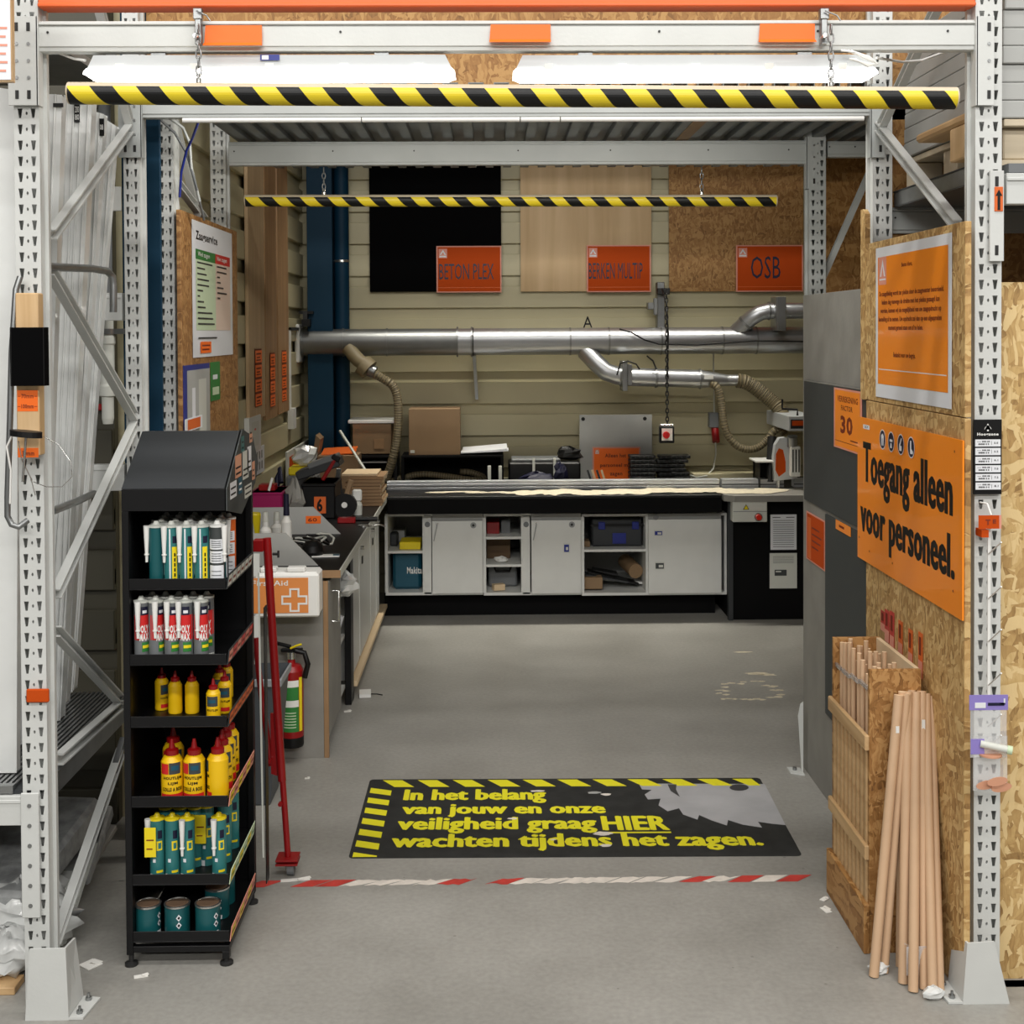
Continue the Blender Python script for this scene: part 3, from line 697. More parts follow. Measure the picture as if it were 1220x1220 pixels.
# middle branch
p = [D(697,418,-.02), D(712,434,-.08), D(722,443,-.1), D(735,447.5,-.1), D(748,449,-.1), D(834,451.5,-.1)]
rr = (W(780,440,YD-.1).z-W(780,461.5,YD-.1).z)/2
bd = branch(p, rr, 'silver branch duct with slide gate hanging below the main duct', [(D(738,448,-.1), D(740,448,-.1)), (D(780,450,-.1), D(783,450,-.1)), (D(833,451.5,-.1), D(835,451.5,-.1))])
x0_, x1_, zz0, zz1 = R(740, 430, 746, 465, YD-.1)
MB().box(x0_, x1_, YD-.2, YD+.0, zz0, zz1, 'galv').box(x1_, x1_+.03, YD-.21, YD-.19, zz0+.04, zz1-.02, 'galv').box(x0_-.012, x1_+.012, YD-.19, YD-.0, (zz0+zz1)/2-.02, (zz0+zz1)/2+.03, 'galv').build('slide_gate', bd, .002)
MB().cyl(D(835,451.5,-.1), D(866,453,-.1), rr, 'duct', 20, r2=rr*.62).cyl(D(866,453,-.1), D(879,453,-.1), rr*.62, 'duct', 20).build('reducer', bd)
x0_, x1_, zz0, zz1 = R(840, 447, 851, 452, YD-.2)
MB().box(x0_, x1_, YD-.1-rr-.003, YD-.1-rr+.006, zz0, zz1, 'white').build('paper_label', bd)
# right upper branch
p = [D(872,400,-.0), D(884,389,-.04), D(895,379,-.08), D(905,373,-.1), D(915,370.5,-.1), D(1000,370,-.1)]
rr2 = (W(940,361,YD-.1).z-W(940,380,YD-.1).z)/2
bd2 = branch(p, rr2, 'silver elbow branch duct rising from the main duct at right', [(D(888,386,-.05), D(890,384,-.055)), (D(915,370.5,-.1), D(917,370.5,-.1)), (D(931,370.5,-.1), D(933,370.5,-.1))])
x0_, x1_, zz0, zz1 = R(921, 354, 929, 394, YD-.1)
MB().box(x0_, x1_, YD-.2, YD-.02, zz0, zz1, 'galv').box(x0_+.01, x1_+.02, YD-.21, YD-.19, zz0, zz1, 'duct_dull').build('slide_gate', bd2, .003)
# left branch and hose
p = [D(415,415,-.06), D(427,429,-.11), D(438,437,-.13)]
bd3 = branch(p, .05, 'dull grey stub on the left of the duct with a ribbed hose', m='hose')
MB().cyl(D(432,434,-.12), D(440,441,-.13), .075, 'hose', 20).build('coupling', bd3)
MB().cyl(D(440,441,-.13), D(447,444,-.135), .045, 'galv', 16).build('hose_clamp', bd3)
def hose(pts, rr, label, ridged=.05, m='hose', step=None):
    # smooth the polyline
    P = [Vector(q) for q in pts]
    for _ in range(3):
        Q = [P[0]]
        for a, b in zip(P, P[1:]): Q += [a.lerp(b, .25), a.lerp(b, .75)]
        Q.append(P[-1]); P = Q
    return solo(MB().tube(P, rr, m, 12, ridged, step or .0055), 'flexible_hose', label, 'hose')
hose([D(444,444,-.13), D(458,452,-.13), D(470,460,-.13), D(475,480,-.13), D(474,520,-.13), D(468,548,-.13), D(460,572,-.1)], .03, 'ribbed grey hose dropping from the left end of the duct to the bench')
hose([D(878,453.5,-.1), D(890,455,-.1), D(905,466,-.1), D(920,478,-.12), D(930,488,-.15), D(934,500,-.2), D(934,510,-.2)], .05, 'thick ribbed hose from the branch duct down to the saw')
hose([D(846,457,-.14), D(855,460,-.15), D(860,480,-.15), D(862,505,-.15), D(868,522,-.15), D(882,535,-.15), D(900,536,-.15), D(914,525,-.15), D(922,513,-.15), D(930,510,-.15), D(935,517,-.17)], .026, 'thin ribbed hose looping in a U beside the saw')
hose([D(462,575,-.05), D(478,570,-.08), D(500,564,-.08), D(530,567,-.1), D(560,572,-.1), D(575,572,-.05), D(577,568,.03), D(560,562,.06), D(548,562,.05)], .022, 'beige hose lying along the back of the bench', .03)
# bracket under duct
t = thing('wall_bracket', 'grey steel strap and bracket holding the duct to the wall', 'bracket', D(563,424)); a = D(563,424); b = D(566,477)
MB().prism([a+Vector((0,.2,0)), b+Vector((0,.2,0)), b+Vector((0,.12,0)), a+Vector((0,-.05,0))], (.022,0,0), 'galv').build('strut', t)
x = D(561,400).x; MB().cyl((x,YD,zc),(x+.02,YD,zc), r+.006, 'dark_metal', 24).build('strap', t)
# pendant switch with its post and cables
t = thing('pendant_switch', 'red and black switch box hanging on a cable before the back wall', 'switch', W(795,527,8.95)); Yp = 8.95
x0_, x1_, zz0, zz1 = R(786, 508, 803.5, 528, Yp)
MB().box(x0_, x1_, Yp, Yp+.06, zz0, zz1, 'black').box(x0_+.004, x1_-.004, Yp+.01, Yp+.05, zz1, zz1+.014, 'tin').build('switch_box', t, .004)
MB().box(x0_+.014, x1_-.014, Yp-.004, Yp, zz0+.018, zz1-.014, 'white').build('face_plate', t)
cx, cz_ = (x0_+x1_)/2, (zz0+zz1)/2; MB().cyl((cx-.008,Yp-.004,cz_), (cx-.008,Yp-.03,cz_), .024, 'red_bright', 14).box(cx-.014,cx-.002,Yp-.04,Yp-.028,cz_-.02,cz_+.024,'red_bright').build('rotary_knob', t)
ch = MB(); chain(ch, W(795,507,Yp+.03), W(794,345,Yp+.03), .04, .004, .01, 'dark_metal'); ch.build('chain', t)
x0_, x1_, zz0, zz1 = R(783, 336, 792, 392, 9.3)
t = thing('cable_post', 'grey steel rail with clamp above the duct carrying cables', 'rail', ((x0_+x1_)/2, 9.3, zz0))
MB().box(x0_, x1_, 9.3, 9.4, zz0, zz1, 'galv').build('rail', t, .004)
MB().box(x0_-.07, x0_-.005, 9.28, 9.36, zz0+.14, zz0+.19, 'galv').box(x0_-.005, x1_+.03, 9.24, 9.3, zz1-.09, zz1-.045, 'dark_metal').box(x0_-.03, x0_, 9.26, 9.3, zz0+.10, zz0+.22, 'galv').build('clamp', t, .004)
MB().tube([W(789,345,9.2), W(794,360,9.05), W(796,400,9.0), W(795,450,9.0)], .006, 'black', 6).build('cable', t)
for pts, lb in (([W(738,392,9.1), W(752,396,9.09), W(768,405,9.08), W(785,410,9.08), W(830,411,9.08), W(870,408,9.08), W(900,406,9.08), W(960,407,9.08)], 'blue black cable draped across the front of the silver duct'),
                ([W(735,447,9.0), W(739,433,9.0), W(748,430,9.0), W(758,434,9.0), W(762,440,9.0)], 'short black cable arching over the slide gate'),
                ([W(771,424,9.15), W(778,430,9.1), W(782,440,9.0)], 'short black cable between duct and branch'),
                ([W(850,420,9.35), W(851,500,9.35), W(853,540,9.3), W(850,558,9.2), W(842,567,9.1), W(830,569,9.1), W(822,566,9.1)], 'pale cable hanging from the red plug to the bench')):
    solo(MB().tube(pts, .006, 'black' if 'pale' not in lb else 'paper_shade', 6), 'cable', lb, 'cable')
x0_, x1_, zz0, zz1 = R(846, 492, 857, 523, 9.3)
solo(MB().box(x0_, x1_, 9.32, 9.4, zz0+.08, zz1, 'grey_plastic').cyl(((x0_+x1_)/2+.01, 9.3, zz0-.02), ((x0_+x1_)/2+.01, 9.36, zz0+.09), .028, 'red', 12), 'wall_socket', 'grey wall socket with a red plug left of the saw', 'socket', bevel=.003)
# hand drawn letter A on cladding
solo(MB().text('A', W(694.5, 391, 9.446), UX, UZ, .07, .085, 'black'), 'painted_letter', 'black letter A drawn on the cream wall above the duct', 'lettering')
# ================================================================ WORKTOPS AND CABINETS AT THE BACK
ZB = 0.83; YF = 8.42
xl = -0.68
a = W(868, 590, YF).x-.045; xe = W(1000, 590, YF).x
wt = thing('worktop', 'long black worktop across the back with aluminium fence and sawdust', 'worktop', (0.3, YF, ZB-.13))
MB().box(a+.05, 2.6, 8.775, 9.44, ZB-.02, ZB, 'black').build('worktop_slab', wt)
MB().box(-1.35, a, YF, 9.44, ZB-.02, ZB, 'black').build('worktop_slab', wt, .003)
MB().box(xl, a, YF+.004, YF+.03, W(600,612,YF).z, ZB-.02, 'black_matte').build('front_apron', wt)
fz = W(600,573,8.78).z
for p0, p1 in ((461,857),(860,934),(946,1000)):
    fx0, fx1 = W(p0,577,8.78).x, W(p1,577,8.78).x
    fb = MB().box(fx0, fx1, 8.78, 8.86, ZB+.001, fz, 'alu')
    for zz in (.3,.65): fb.box(fx0, fx1, 8.776, 8.78, ZB+.001+(fz-ZB)*zz-.006, ZB+.001+(fz-ZB)*zz+.0, 'alu')
    fb.box(fx0, fx1, 8.778, 8.78, ZB+.001+(fz-ZB)*.3, ZB+.001+(fz-ZB)*.42, 'dark_metal')
    fb.build('fence_rail', wt, .002)
def blob(cx, cy, rx, ry, z, m, n=14, j=.35, seed=0, name='sawdust', parent=None, label=None, cat=None, th=.0015):
    rnd = random.Random(seed); pts = []
    for i in range(n):
        t_ = 2*PI*i/n; k = 1+rnd.uniform(-j, j); pts.append((cx+rx*k*math.cos(t_), cy+ry*k*math.sin(t_), z))
    b = MB().prism(pts, (0,0,th), m)
    if parent is not None: return b.build(name, parent)
    return solo(b, name, label, cat)
sd = MB(); rnd = random.Random(5)
def bl(mb, cx, cy, rx, ry, z, m, seed, n=14, j=.3, th=.0015):
    rd = random.Random(seed); mb.prism([(cx+rx*(1+rd.uniform(-j,j))*math.cos(2*PI*i/n), cy+ry*(1+rd.uniform(-j,j))*math.sin(2*PI*i/n), z) for i in range(n)], (0,0,th), m)
for i in range(24): bl(sd, -.35+i*.095+rnd.uniform(-.02,.02), 8.6+rnd.uniform(-.06,.06), .09+.03*(i>8), .035+.09*(i>5), ZB+.0012+.00005*i, 'dust', i)
so = sd.build('sawdust', wt); so['kind'] = 'stuff'
# plinth
x0_ = xl-.045; x1_ = a
solo(MB().box(x0_, x1_, 8.68, 8.72, 0, W(660,709,8.6).z-.002, 'black_matte'), 'plinth_board', 'black kick board under the back row of cabinets', 'plinth')
# cabinets
YC = 8.56
def cab(px0, px1, doors, opens, label, handleknob=True):
    x0, x1, z0, z1 = R(px0, 612, px1, 709, YC)
    t = thing('base_cabinet', label, 'cabinet', ((x0+x1)/2, YC, z0)); th = .016
    MB().box(x0+.001, x1-.001, YC, 9.3, z0, z0+.018, 'white_lam').build('bottom_panel', t)
    MB().box(x0+.001, x1-.001, YC, 9.3, z1-.016, z1, 'white_lam').build('top_panel', t)
    for xx in (x0+.001, x1-.017): MB().box(xx, xx+.016, YC, 9.3, z0+.018, z1-.016, 'white_lam').build('side_panel', t)
    MB().box(x0+.001, x1-.001, 9.29, 9.3, z0+.018, z1-.016, 'grey_board').build('back_panel', t)
    for (q0, q1, pulls) in doors:
        a0, a1 = W(q0, 660, YC).x, W(q1, 660, YC).x; zt_ = W(540, 620, YC).z
        fr = MB().box(a0, a1, YC-.004, YC+.006, zt_, z1, 'grey_board').build('door_header', t)
        d = MB().box(a0, a1, YC-.02, YC-.004, z0+.012, zt_, 'white_lam').build('door', t, .002)
        if 'h' in pulls:
            hx, hz = a0+.025, zt_-.02; MB().cyl((hx+.01, YC-.03, hz), (hx+.01, YC-.02, hz), .007, 'tin', 10).bar((hx+.01, YC-.034, hz), (hx-.012, YC-.034, hz-.11), .006, .006, 'galv').build('handle', d)
        if 'k' in pulls: MB().cyl((a1-.06, YC-.026, zt_-.03), (a1-.06, YC-.02, zt_-.03), .02, 'galv', 16).cyl((a1-.06, YC-.028, zt_-.03), (a1-.06, YC-.026, zt_-.03), .009, 'dark_metal', 10).build('finger_pull', d)
        if 'K' in pulls: MB().cyl((a0+.05, YC-.026, zt_+.015), (a0+.05, YC-.02, zt_+.015), .018, 'galv', 16).build('finger_pull', d)
        for (sx, sy, w, h, ph) in [p_ for p_ in pulls if isinstance(p_, tuple)]:
            b0, b1, c0, c1 = R(sx, sy, sx+w, sy+h, YC-.021)
            sb = MB().box(b0, b1, YC-.0215, YC-.02, c0, c1, 'paper_shade').box(b0+.006, b1-.006, YC-.022, YC-.0215, c0+.008, c1-.01, 'blue' if ph else 'dark_panel')
            sb.box(b0+(b1-b0)*.4, b1-.012, YC-.0223, YC-.022, c0+(c1-c0)*.3, c0+(c1-c0)*.6, 'paper_shade'); sb.build('sticker', d)
    for (q0, q1, shelves) in opens:
        a0, a1 = W(q0, 660, YC).x, W(q1, 660, YC).x
        for xx in (a0-.014, a1): MB().box(xx, xx+.014, YC+.004, 9.29, z0+.018, z1-.016, 'white_lam').build('divider', t)
        for sy in shelves:
            zz = W(540, sy, YC+.01).z; MB().box(a0, a1, YC+.01, 9.2, zz-.016, zz, 'white_lam').build('shelf', t)
    return t, z0
c1, z0c = cab(459, 575.5, [(515,575,'hk')], [(461,503.5,[656])], 'left base cabinet of the back row with the teal case inside')
for (t_, q0, q1) in ((c1, 505, 514),):
    b0, b1, c0_, c1_ = R(q0, 614, q1, 708, YC); st = MB().box(b0, b1, YC, YC+.012, c0_, c1_, 'white_lam').build('stile', t_, .001)
    MB().cyl(((b0+b1)/2,YC-.006,c1_-.06),((b0+b1)/2,YC,c1_-.06), .018, 'grey_plastic', 14).build('finger_pull', st)
c2, _ = cab(576, 692.5, [(633,692,['h','k',(671,647,8,12,1)])], [(578,621,[640,673])], 'middle base cabinet of the back row with three shelves of tools')
b0, b1, c0_, c1_ = R(622.5, 614, 631.5, 708, YC); st = MB().box(b0, b1, YC, YC+.012, c0_, c1_, 'white_lam').build('stile', c2, .001)
MB().cyl(((b0+b1)/2,YC-.006,c1_-.06),((b0+b1)/2,YC,c1_-.06), .018, 'grey_plastic', 14).build('finger_pull', st)
c3, _ = cab(693, 866, [(772,859,['K',(779,631,11,8,1),(780,669,12,10,0)])], [(694.5,769.5,[656])], 'right base cabinet of the back row with one wide white door')
# lean helper for contents: front rectangle in pixels
def fbox(px, Y, d, m, name, label, cat, bevel=.004, extra=None, group=None):
    x0, x1, z0, z1 = R(*px, Y)
    b = MB().box(x0, x1, Y, Y+d, z0, z1, m)
    o = solo(b, name, label, cat, group, bevel)
    if extra: extra(o, x0, x1, z0, z1)
    return o
zs1 = W(540, 656, YC+.01).z
def set_on(px, Y, d, m, zb, name, label, cat, **k):
    x0, x1, z0, z1 = R(*px, Y); h = z1-z0
    b = MB().box(x0, x1, Y, Y+d, zb+.001, zb+.001+h, m); o = solo(b, name, label, cat, k.get('group'), k.get('bevel', .004)); return o, x0, x1, zb+.001, zb+.001+h
zb0 = W(540,709,YC).z+.018
o, x0, x1, z0, z1 = set_on((468,661,502,706), 8.66, .3, 'tool_teal', zb0, 'tool_case', 'teal power tool case at the bottom of the leftmost open cabinet', 'tool case', bevel=.02)
MB().text('Makita', ((x0+x1)/2+.0, 8.659, (z0+z1)/2-.02), UX, UZ, .1, .045, 'white', .03).build('lettering', o)
set_on((476,647,501,656), 8.62, .2, 'yellow', zs1, 'box', 'small yellow box on the shelf above the teal case', 'box')
set_on((464,640,474,656), 8.75, .1, 'charcoal', zs1, 'power_tool', 'dark tool standing at the left of the yellow box', 'tool', bevel=.012)
o, x0, x1, z0, z1 = set_on((466,631,482,644), 8.95, .2, 'grey_board', zs1, 'storage_bin', 'pale grey tool bin at the back of the upper left shelf', 'bin')
zs2, zs3 = W(600,640,YC+.01).z, W(600,673,YC+.01).z
set_on((580,625,595,639), 8.7, .2, 'red', zs2, 'box', 'dark red box on the top shelf of the middle cabinet', 'box')
set_on((597,624,608,640), 8.72, .15, 'grey_plastic', zs2, 'box', 'grey framed box beside the dark red box', 'box')
set_on((580,646,608,673), 8.8, .2, 'brown_dark', zs3, 'cardboard_box', 'brown cardboard box on the middle shelf behind the white tissue', 'box')
def crumple(cx, cy, z, rx, ry, rz_, m, seed, n=9, rings=6, smooth=False):
    rd = random.Random(seed); b = MB(); prof = []
    vs_ = []; 
    for i in range(rings+1):
        ph = PI*i/rings; 
        for j in range(n):
            t_ = 2*PI*j/n; k = 1+rd.uniform(-.28,.28); vs_.append((cx+rx*k*math.sin(ph)*math.cos(t_), cy+ry*k*math.sin(ph)*math.sin(t_), z+max(0, rz_*(1-math.cos(ph))*(1+rd.uniform(-.15,.15))*.5)))
    fs = [(i*n+j, i*n+(j+1)%n, (i+1)*n+(j+1)%n, (i+1)*n+j) for i in range(rings) for j in range(n)]
    return b.add(vs_, fs, m, smooth)
p = W(597, 672, 8.64); solo(crumple(p.x, 8.66, zs3+.001, .045, .035, .04, 'white', 3), 'paper_scrap', 'crumpled white tissue on the middle shelf edge', 'paper')
o, x0, x1, z0, z1 = set_on((582,679,616,706), 8.75, .25, 'grey_plastic', zb0, 'tool_case', 'dark grey tool case at the bottom of the middle cabinet', 'tool case', bevel=.01)
MB().tube([(x0+.04,8.745,z1-.02),(x0+.05,8.72,z1-.045),(x1-.05,8.72,z1-.045),(x1-.04,8.745,z1-.02)], .008, 'black', 6).build('carry_handle', o)
p = W(594, 704, 8.6); solo(MB().obox((p.x, 8.62, zb0+.022), (.075, .05, .04), (0, 0, .3), 'mdf_edge'), 'wood_block', 'pale wood offcut in front of the dark grey tool case', 'wood')
o, x0, x1, z0, z1 = set_on((705,622,765,655), 8.68, .3, 'charcoal', zs1, 'toolbox', 'big dark toolbox with blue latches in the right cabinet', 'toolbox', bevel=.01)
MB().box(x0-.008, x1+.008, 8.672, 8.69, z1-.05, z1-.035, 'black').build('lid_rim', o)
for f in (.13, .8): MB().box(x0+(x1-x0)*f, x0+(x1-x0)*f+.045, 8.665, 8.68, z1-.07, z1-.02, 'blue').build('latch', o, .003)
MB().box((x0+x1)/2-.03, (x0+x1)/2+.06, 8.672, 8.68, z0+.02, z0+.09, 'blue').build('badge', o)
set_on((695,648,703,655), 8.66, .12, 'brown_card', zs1, 'wood_block', 'small brown block left of the big dark toolbox', 'wood')
o, x0, x1, z0, z1 = set_on((696,690,718,704), 8.62, .2, 'brown_card', zb0, 'cardboard_box', 'flat brown carton at the bottom of the right cabinet', 'box')
for i, (a_, b_, rz_, m, lb) in enumerate((((697,684),(748,692),.1,'charcoal','dark offcut sheet'), ((700,680),(760,697),.2,'black','black rubber sheet'), ((716,696),(764,706),.0,'white','white strip'), ((706,678),(735,683),.15,'dark_metal','dark metal profile'))):
    P, Q = W(*a_, 8.72+.05*i), W(*b_, 8.72+.05*i)
    P.z = max(P.z, zb0+.02+.022*(3-i)); Q.z = max(Q.z, zb0+.012)
    solo(MB().bar(P, Q, .12, .012, m), 'offcut', lb+' in the pile at the bottom of the right cabinet', 'offcut')
p = W(758, 690, 8.7); solo(MB().cyl((p.x-.05, 8.95, zb0+.13), (p.x, 8.72, zb0+.10), .05, 'brown_card', 14), 'sanding_roll', 'brown roll in the pile at the right of the lower shelf', 'roll')
# machine cabinet at right
x0, x1, z0, z1 = R(868, 598, 1000, 729, 8.45)
mc = thing('saw_bench', 'black saw bench with a grey dusty table top at the right end', 'bench', ((x0+x1)/2, 8.45, 0))
MB().box(x0+.01, x1, 8.47, 9.3, 0, ZB-.045, 'black_matte').build('bench_body', mc, .002)
MB().box(x0-.0, x0+.03, 8.45, 8.50, 0, ZB-.05, 'charcoal').build('corner_post', mc)
MB().prism([(x0-.038,YF-.02,ZB-.04),(x0+.02,YF-.07,ZB-.04),(x1,YF-.07,ZB-.04),(x1,8.77,ZB-.04),(x0-.038,8.77,ZB-.04)], (0,0,.04), 'grey_panel').build('table_top', mc, .004)
bx0, bx1, bz0, bz1 = R(873, 597, 914, 622, 8.36)
sb = MB().box(bx0, bx1, 8.36, 8.468, bz0, bz1, 'paper_shade').build('switch_box', mc, .004)
MB().box(bx0+.003, bx1-.003, 8.3585, 8.36, (bz0+bz1)/2-.001, (bz0+bz1)/2+.002, 'grey_plastic').build('lid_seam', sb)
q = W(903.5, 616, 8.35); MB().cyl((q.x,8.36,q.z),(q.x,8.345,q.z),.026,'tin',16).cyl((q.x,8.345,q.z),(q.x,8.325,q.z),.018,'led_red',14).build('stop_button', sb)
q = W(889, 604.5, 8.355); MB().add([(q.x-.02,8.358,q.z-.015),(q.x+.02,8.358,q.z-.015),(q.x,8.358,q.z+.02)],[(0,1,2)],'black').add([(q.x-.014,8.357,q.z-.012),(q.x+.014,8.357,q.z-.012),(q.x,8.357,q.z+.014)],[(0,1,2)],'yellow').build('warning_sticker', sb)
doc = [('r', .08, .91, .3, .02, 'black'), ('r', .6, .91, .32, .02, 'black')] + [('r', .1, .08+.062*i, .8, .016, 'grey_plastic') for i in range(13)]
fplate(918, 613, 949, 655, 8.462, .003, doc, 'instruction_sheet', 'upper white instruction sheet on the black saw bench', 'paper')
doc = [('r', .12, .72+.045*i, .76, .012, 'grey_plastic') for i in range(5)] + [('r', .18, .36, .44, .17, 'dark_panel'), ('r', .22, .46, .2, .04, 'paper_shade')]
fplate(917, 659, 949.5, 701, 8.462, .003, doc, 'instruction_sheet', 'lower creased white sheet with a small photograph on the saw bench', 'paper', bg='paper_shade')
# ---- saw (radial arm saw)
sw = thing('radial_arm_saw', 'white and grey radial arm saw at the right end of the back bench', 'saw', (W(940,575,8.7).x, 8.8, ZB))
Ys = 8.7
cgx = []
for i in range(15):
    t_ = PI*(.0+i/14*.62)+.3; cgx.append(t_)
ctr = W(926, 552, Ys); gr = .17
pts = [W(923,573,Ys), W(922,545,Ys), W(924,530,Ys), W(929,522,Ys), W(936,521,Ys), W(943,526,Ys), W(947,536,Ys), W(950,551,Ys), W(950,570,Ys)]
MB().prism(pts, (0,.07,0), 'fixture').build('blade_guard', sw, .006)
pts2 = [W(924,560,Ys-.003), W(924.5,541,Ys-.003), W(928,534,Ys-.003), W(933,536,Ys-.003), W(936,550,Ys-.003), W(936,562,Ys-.003), W(928,568,Ys-.003)]
MB().prism(pts2, (0,.003,0), 'orange_sign').build('guard_plate', sw)
x0, x1, z0, z1 = R(942, 532, 954, 568, Ys-.06)
g_ = MB().box(x0, x1, Ys-.06, Ys-.01, z0, z1, 'white').build('motor_cover', sw, .006)
for i in range(3): MB().box(x0+.012+i*.02, x0+.02+i*.02, Ys-.062, Ys-.06, z0+.03, z1-.02, 'black').build('vent_slot', g_)
x0, x1, z0, z1 = R(940, 496, 975, 517, 8.6)
MB().box(x0, x1, 8.6, 9.3, z0+.02, z1, 'fixture').box(x0+.01, x1, 8.597, 8.6, z0+.035, z1-.02, 'dark_metal').box(x0+.02, x1-.02, 8.594, 8.597, z0+.055, z1-.03, 'orange_sign').build('saw_arm', sw, .005)
MB().cyl(W(944,520,8.66), W(944,532,8.68), .035, 'galv', 16).build('saw_column', sw)
MB().tube([W(932,476,8.75), W(932,487,8.72), W(950,488,8.7), W(950,495,8.68)], .008, 'black', 6).build('crank_handle', sw)
MB().cyl(W(917,569,8.8)-Vector((0,0,.03)), W(920,520,8.85), .03, 'dark_metal', 14).build('support_column', sw)
x0, x1, z0, z1 = R(904, 549, 929, 573, 8.72)
z0 = ZB+.001
hb = thing('box_guide', 'small white framed black box guide standing left of the saw', 'guide', ((x0+x1)/2, 8.72, ZB))
MB().box(x0+.008, x1-.012, 8.9, 8.95, z0, z1-.012, 'black').box(x0+.008, x0+.012, 8.73, 8.95, z0, z1-.012, 'black').build('black_body', hb)
MB().box(x0-.02, x1, 8.72, 8.95, z1-.012, z1, 'white').box(x1-.012, x1, 8.72, 8.95, z0, z1-.012, 'white').build('white_frame', hb, .002)
# ================================================================ THINGS ON THE BACK BENCH
def on(px, Y, d, m, name, label, cat, **k): return set_on(px, Y, d, m, ZB, name, label, cat, **k)
# low black rack/crates at the back
x0, x1, z0, z1 = R(478, 543, 600, 573, 9.0)
solo(MB().box(x0, x1, 9.28, 9.32, ZB+.001, z1, 'black_matte').box(x0, x1, 9.0, 9.32, z1-.012, z1, 'black_matte').box(x0, x0+.02, 9.0, 9.32, ZB+.001, z1-.012, 'black_matte').box(x1-.02, x1, 9.0, 9.32, ZB+.001, z1-.012, 'black_matte'), 'bench_shelf', 'low black shelf at the back of the bench under the cardboard box', 'shelf')
zsh = z1+.001
x0, x1, z0, z1 = R(487, 487, 548, 546, 9.05)
o = solo(MB().box(x0, x1, 9.05, 9.32, zsh, z1, 'brown_card'), 'cardboard_box', 'big closed brown cardboard box on the low black shelf', 'box', bevel=.003)
MB().box(x0+.01, x0+.04, 9.048, 9.05, zsh+.015, zsh+.035, 'paper_shade').build('box_label', o)
MB().box(x0, x1, 9.18, 9.19, z1, z1+.002, 'brown_dark').build('flap_seam', o)
x0, x1, z0, z1 = R(549, 537, 606, 548, 9.05)
solo(MB().obox(((x0+x1)/2, 9.16, zsh+.02), (x1-x0, .22, .008), (0,-.04,0), 'white_paper').obox(((x0+x1)/2, 9.16, zsh+.035), (x1-x0-.02, .2, .006), (.1,-.08,0), 'white_paper'), 'paper_stack', 'loose white sheets lying on the low black shelf', 'paper')
for i, (a_, b_, lb) in enumerate(((581,585,'left'),(594,598,'right'))):
    x0, x1, z0, z1 = R(a_, 555, b_, 574, 8.92)
    solo(MB().box(x0, x1, 8.92, 8.94, ZB+.001, z1, 'paper_shade'), 'fence_stop', '%s one of two pale upright stops behind the fence' % lb, 'stop', bevel=.003)
# dark blue bag / jacket on black case
x0, x1, z0, z1 = R(606, 546, 692, 573, 9.0); z0 = ZB+.001
b = MB().box(x0, x1, 9.02, 9.3, z0, z1-.03, 'black')
o = solo(b, 'tool_case', 'long black tool case behind the fence with pale straps', 'tool case', bevel=.012)
MB().box(x0+.02, x1-.14, 9.05, 9.27, z1-.03, z1-.008, 'grey_plastic').build('case_lid', o, .006)
for f in (.33, .62): MB().box(x0+(x1-x0)*f, x0+(x1-x0)*f+.018, 9.005, 9.02, z0+.03, z1, 'paper_shade').build('strap', o)
q = W(640,567,8.95); solo(crumple(q.x, 8.98, z0, .11, .05, .09, 'navy', 8, 11, 7), 'work_glove', 'dark blue cloth lying before the long black case', 'cloth')
q = W(668,562,8.95); solo(crumple(q.x, 8.97, z0, .05, .04, .16, 'navy', 9, 11, 7), 'work_glove', 'crumpled blue glove standing against the black case', 'glove')
q = W(683,549,9.1); solo(crumple(q.x-.02, 9.14, z1-.028, .1, .06, .09, 'black', 12, 9, 6), 'rag', 'black crumpled rag on the right end of the long case', 'cloth')
# grey sheet metal board and its orange notice
x0, x1, z0, z1 = R(690.5, 494, 777, 573, 9.3)
gb = solo(MB().box(x0, x1, 9.3, 9.312, ZB+.001, z1, 'grey_board'), 'metal_board', 'upright grey metal board behind the orange staff only notice', 'board', bevel=.002)
for f in (.05, .9): MB().cyl((x0+(x1-x0)*f, 9.298, z1-.03), (x0+(x1-x0)*f, 9.3, z1-.03), .014, 'black', 10).build('bolt', gb)
e = [('r', .03, .04, .94, .92, 'orange_text')] + logo(.05, .8, .09, .13) + [('t', .26, .70, .44, .11, 'Alleen het', 'rust_print', .03), ('t', .16, .40, .68, .13, 'personeel mag', 'rust_print', .03), ('t', .36, .15, .26, .11, 'zagen', 'rust_print', .03)]
fplate(706, 532.5, 763, 574, 9.26, .004, e, 'sign', 'orange notice Alleen het personeel mag zagen on the grey board', 'sign', bg='pink_print')
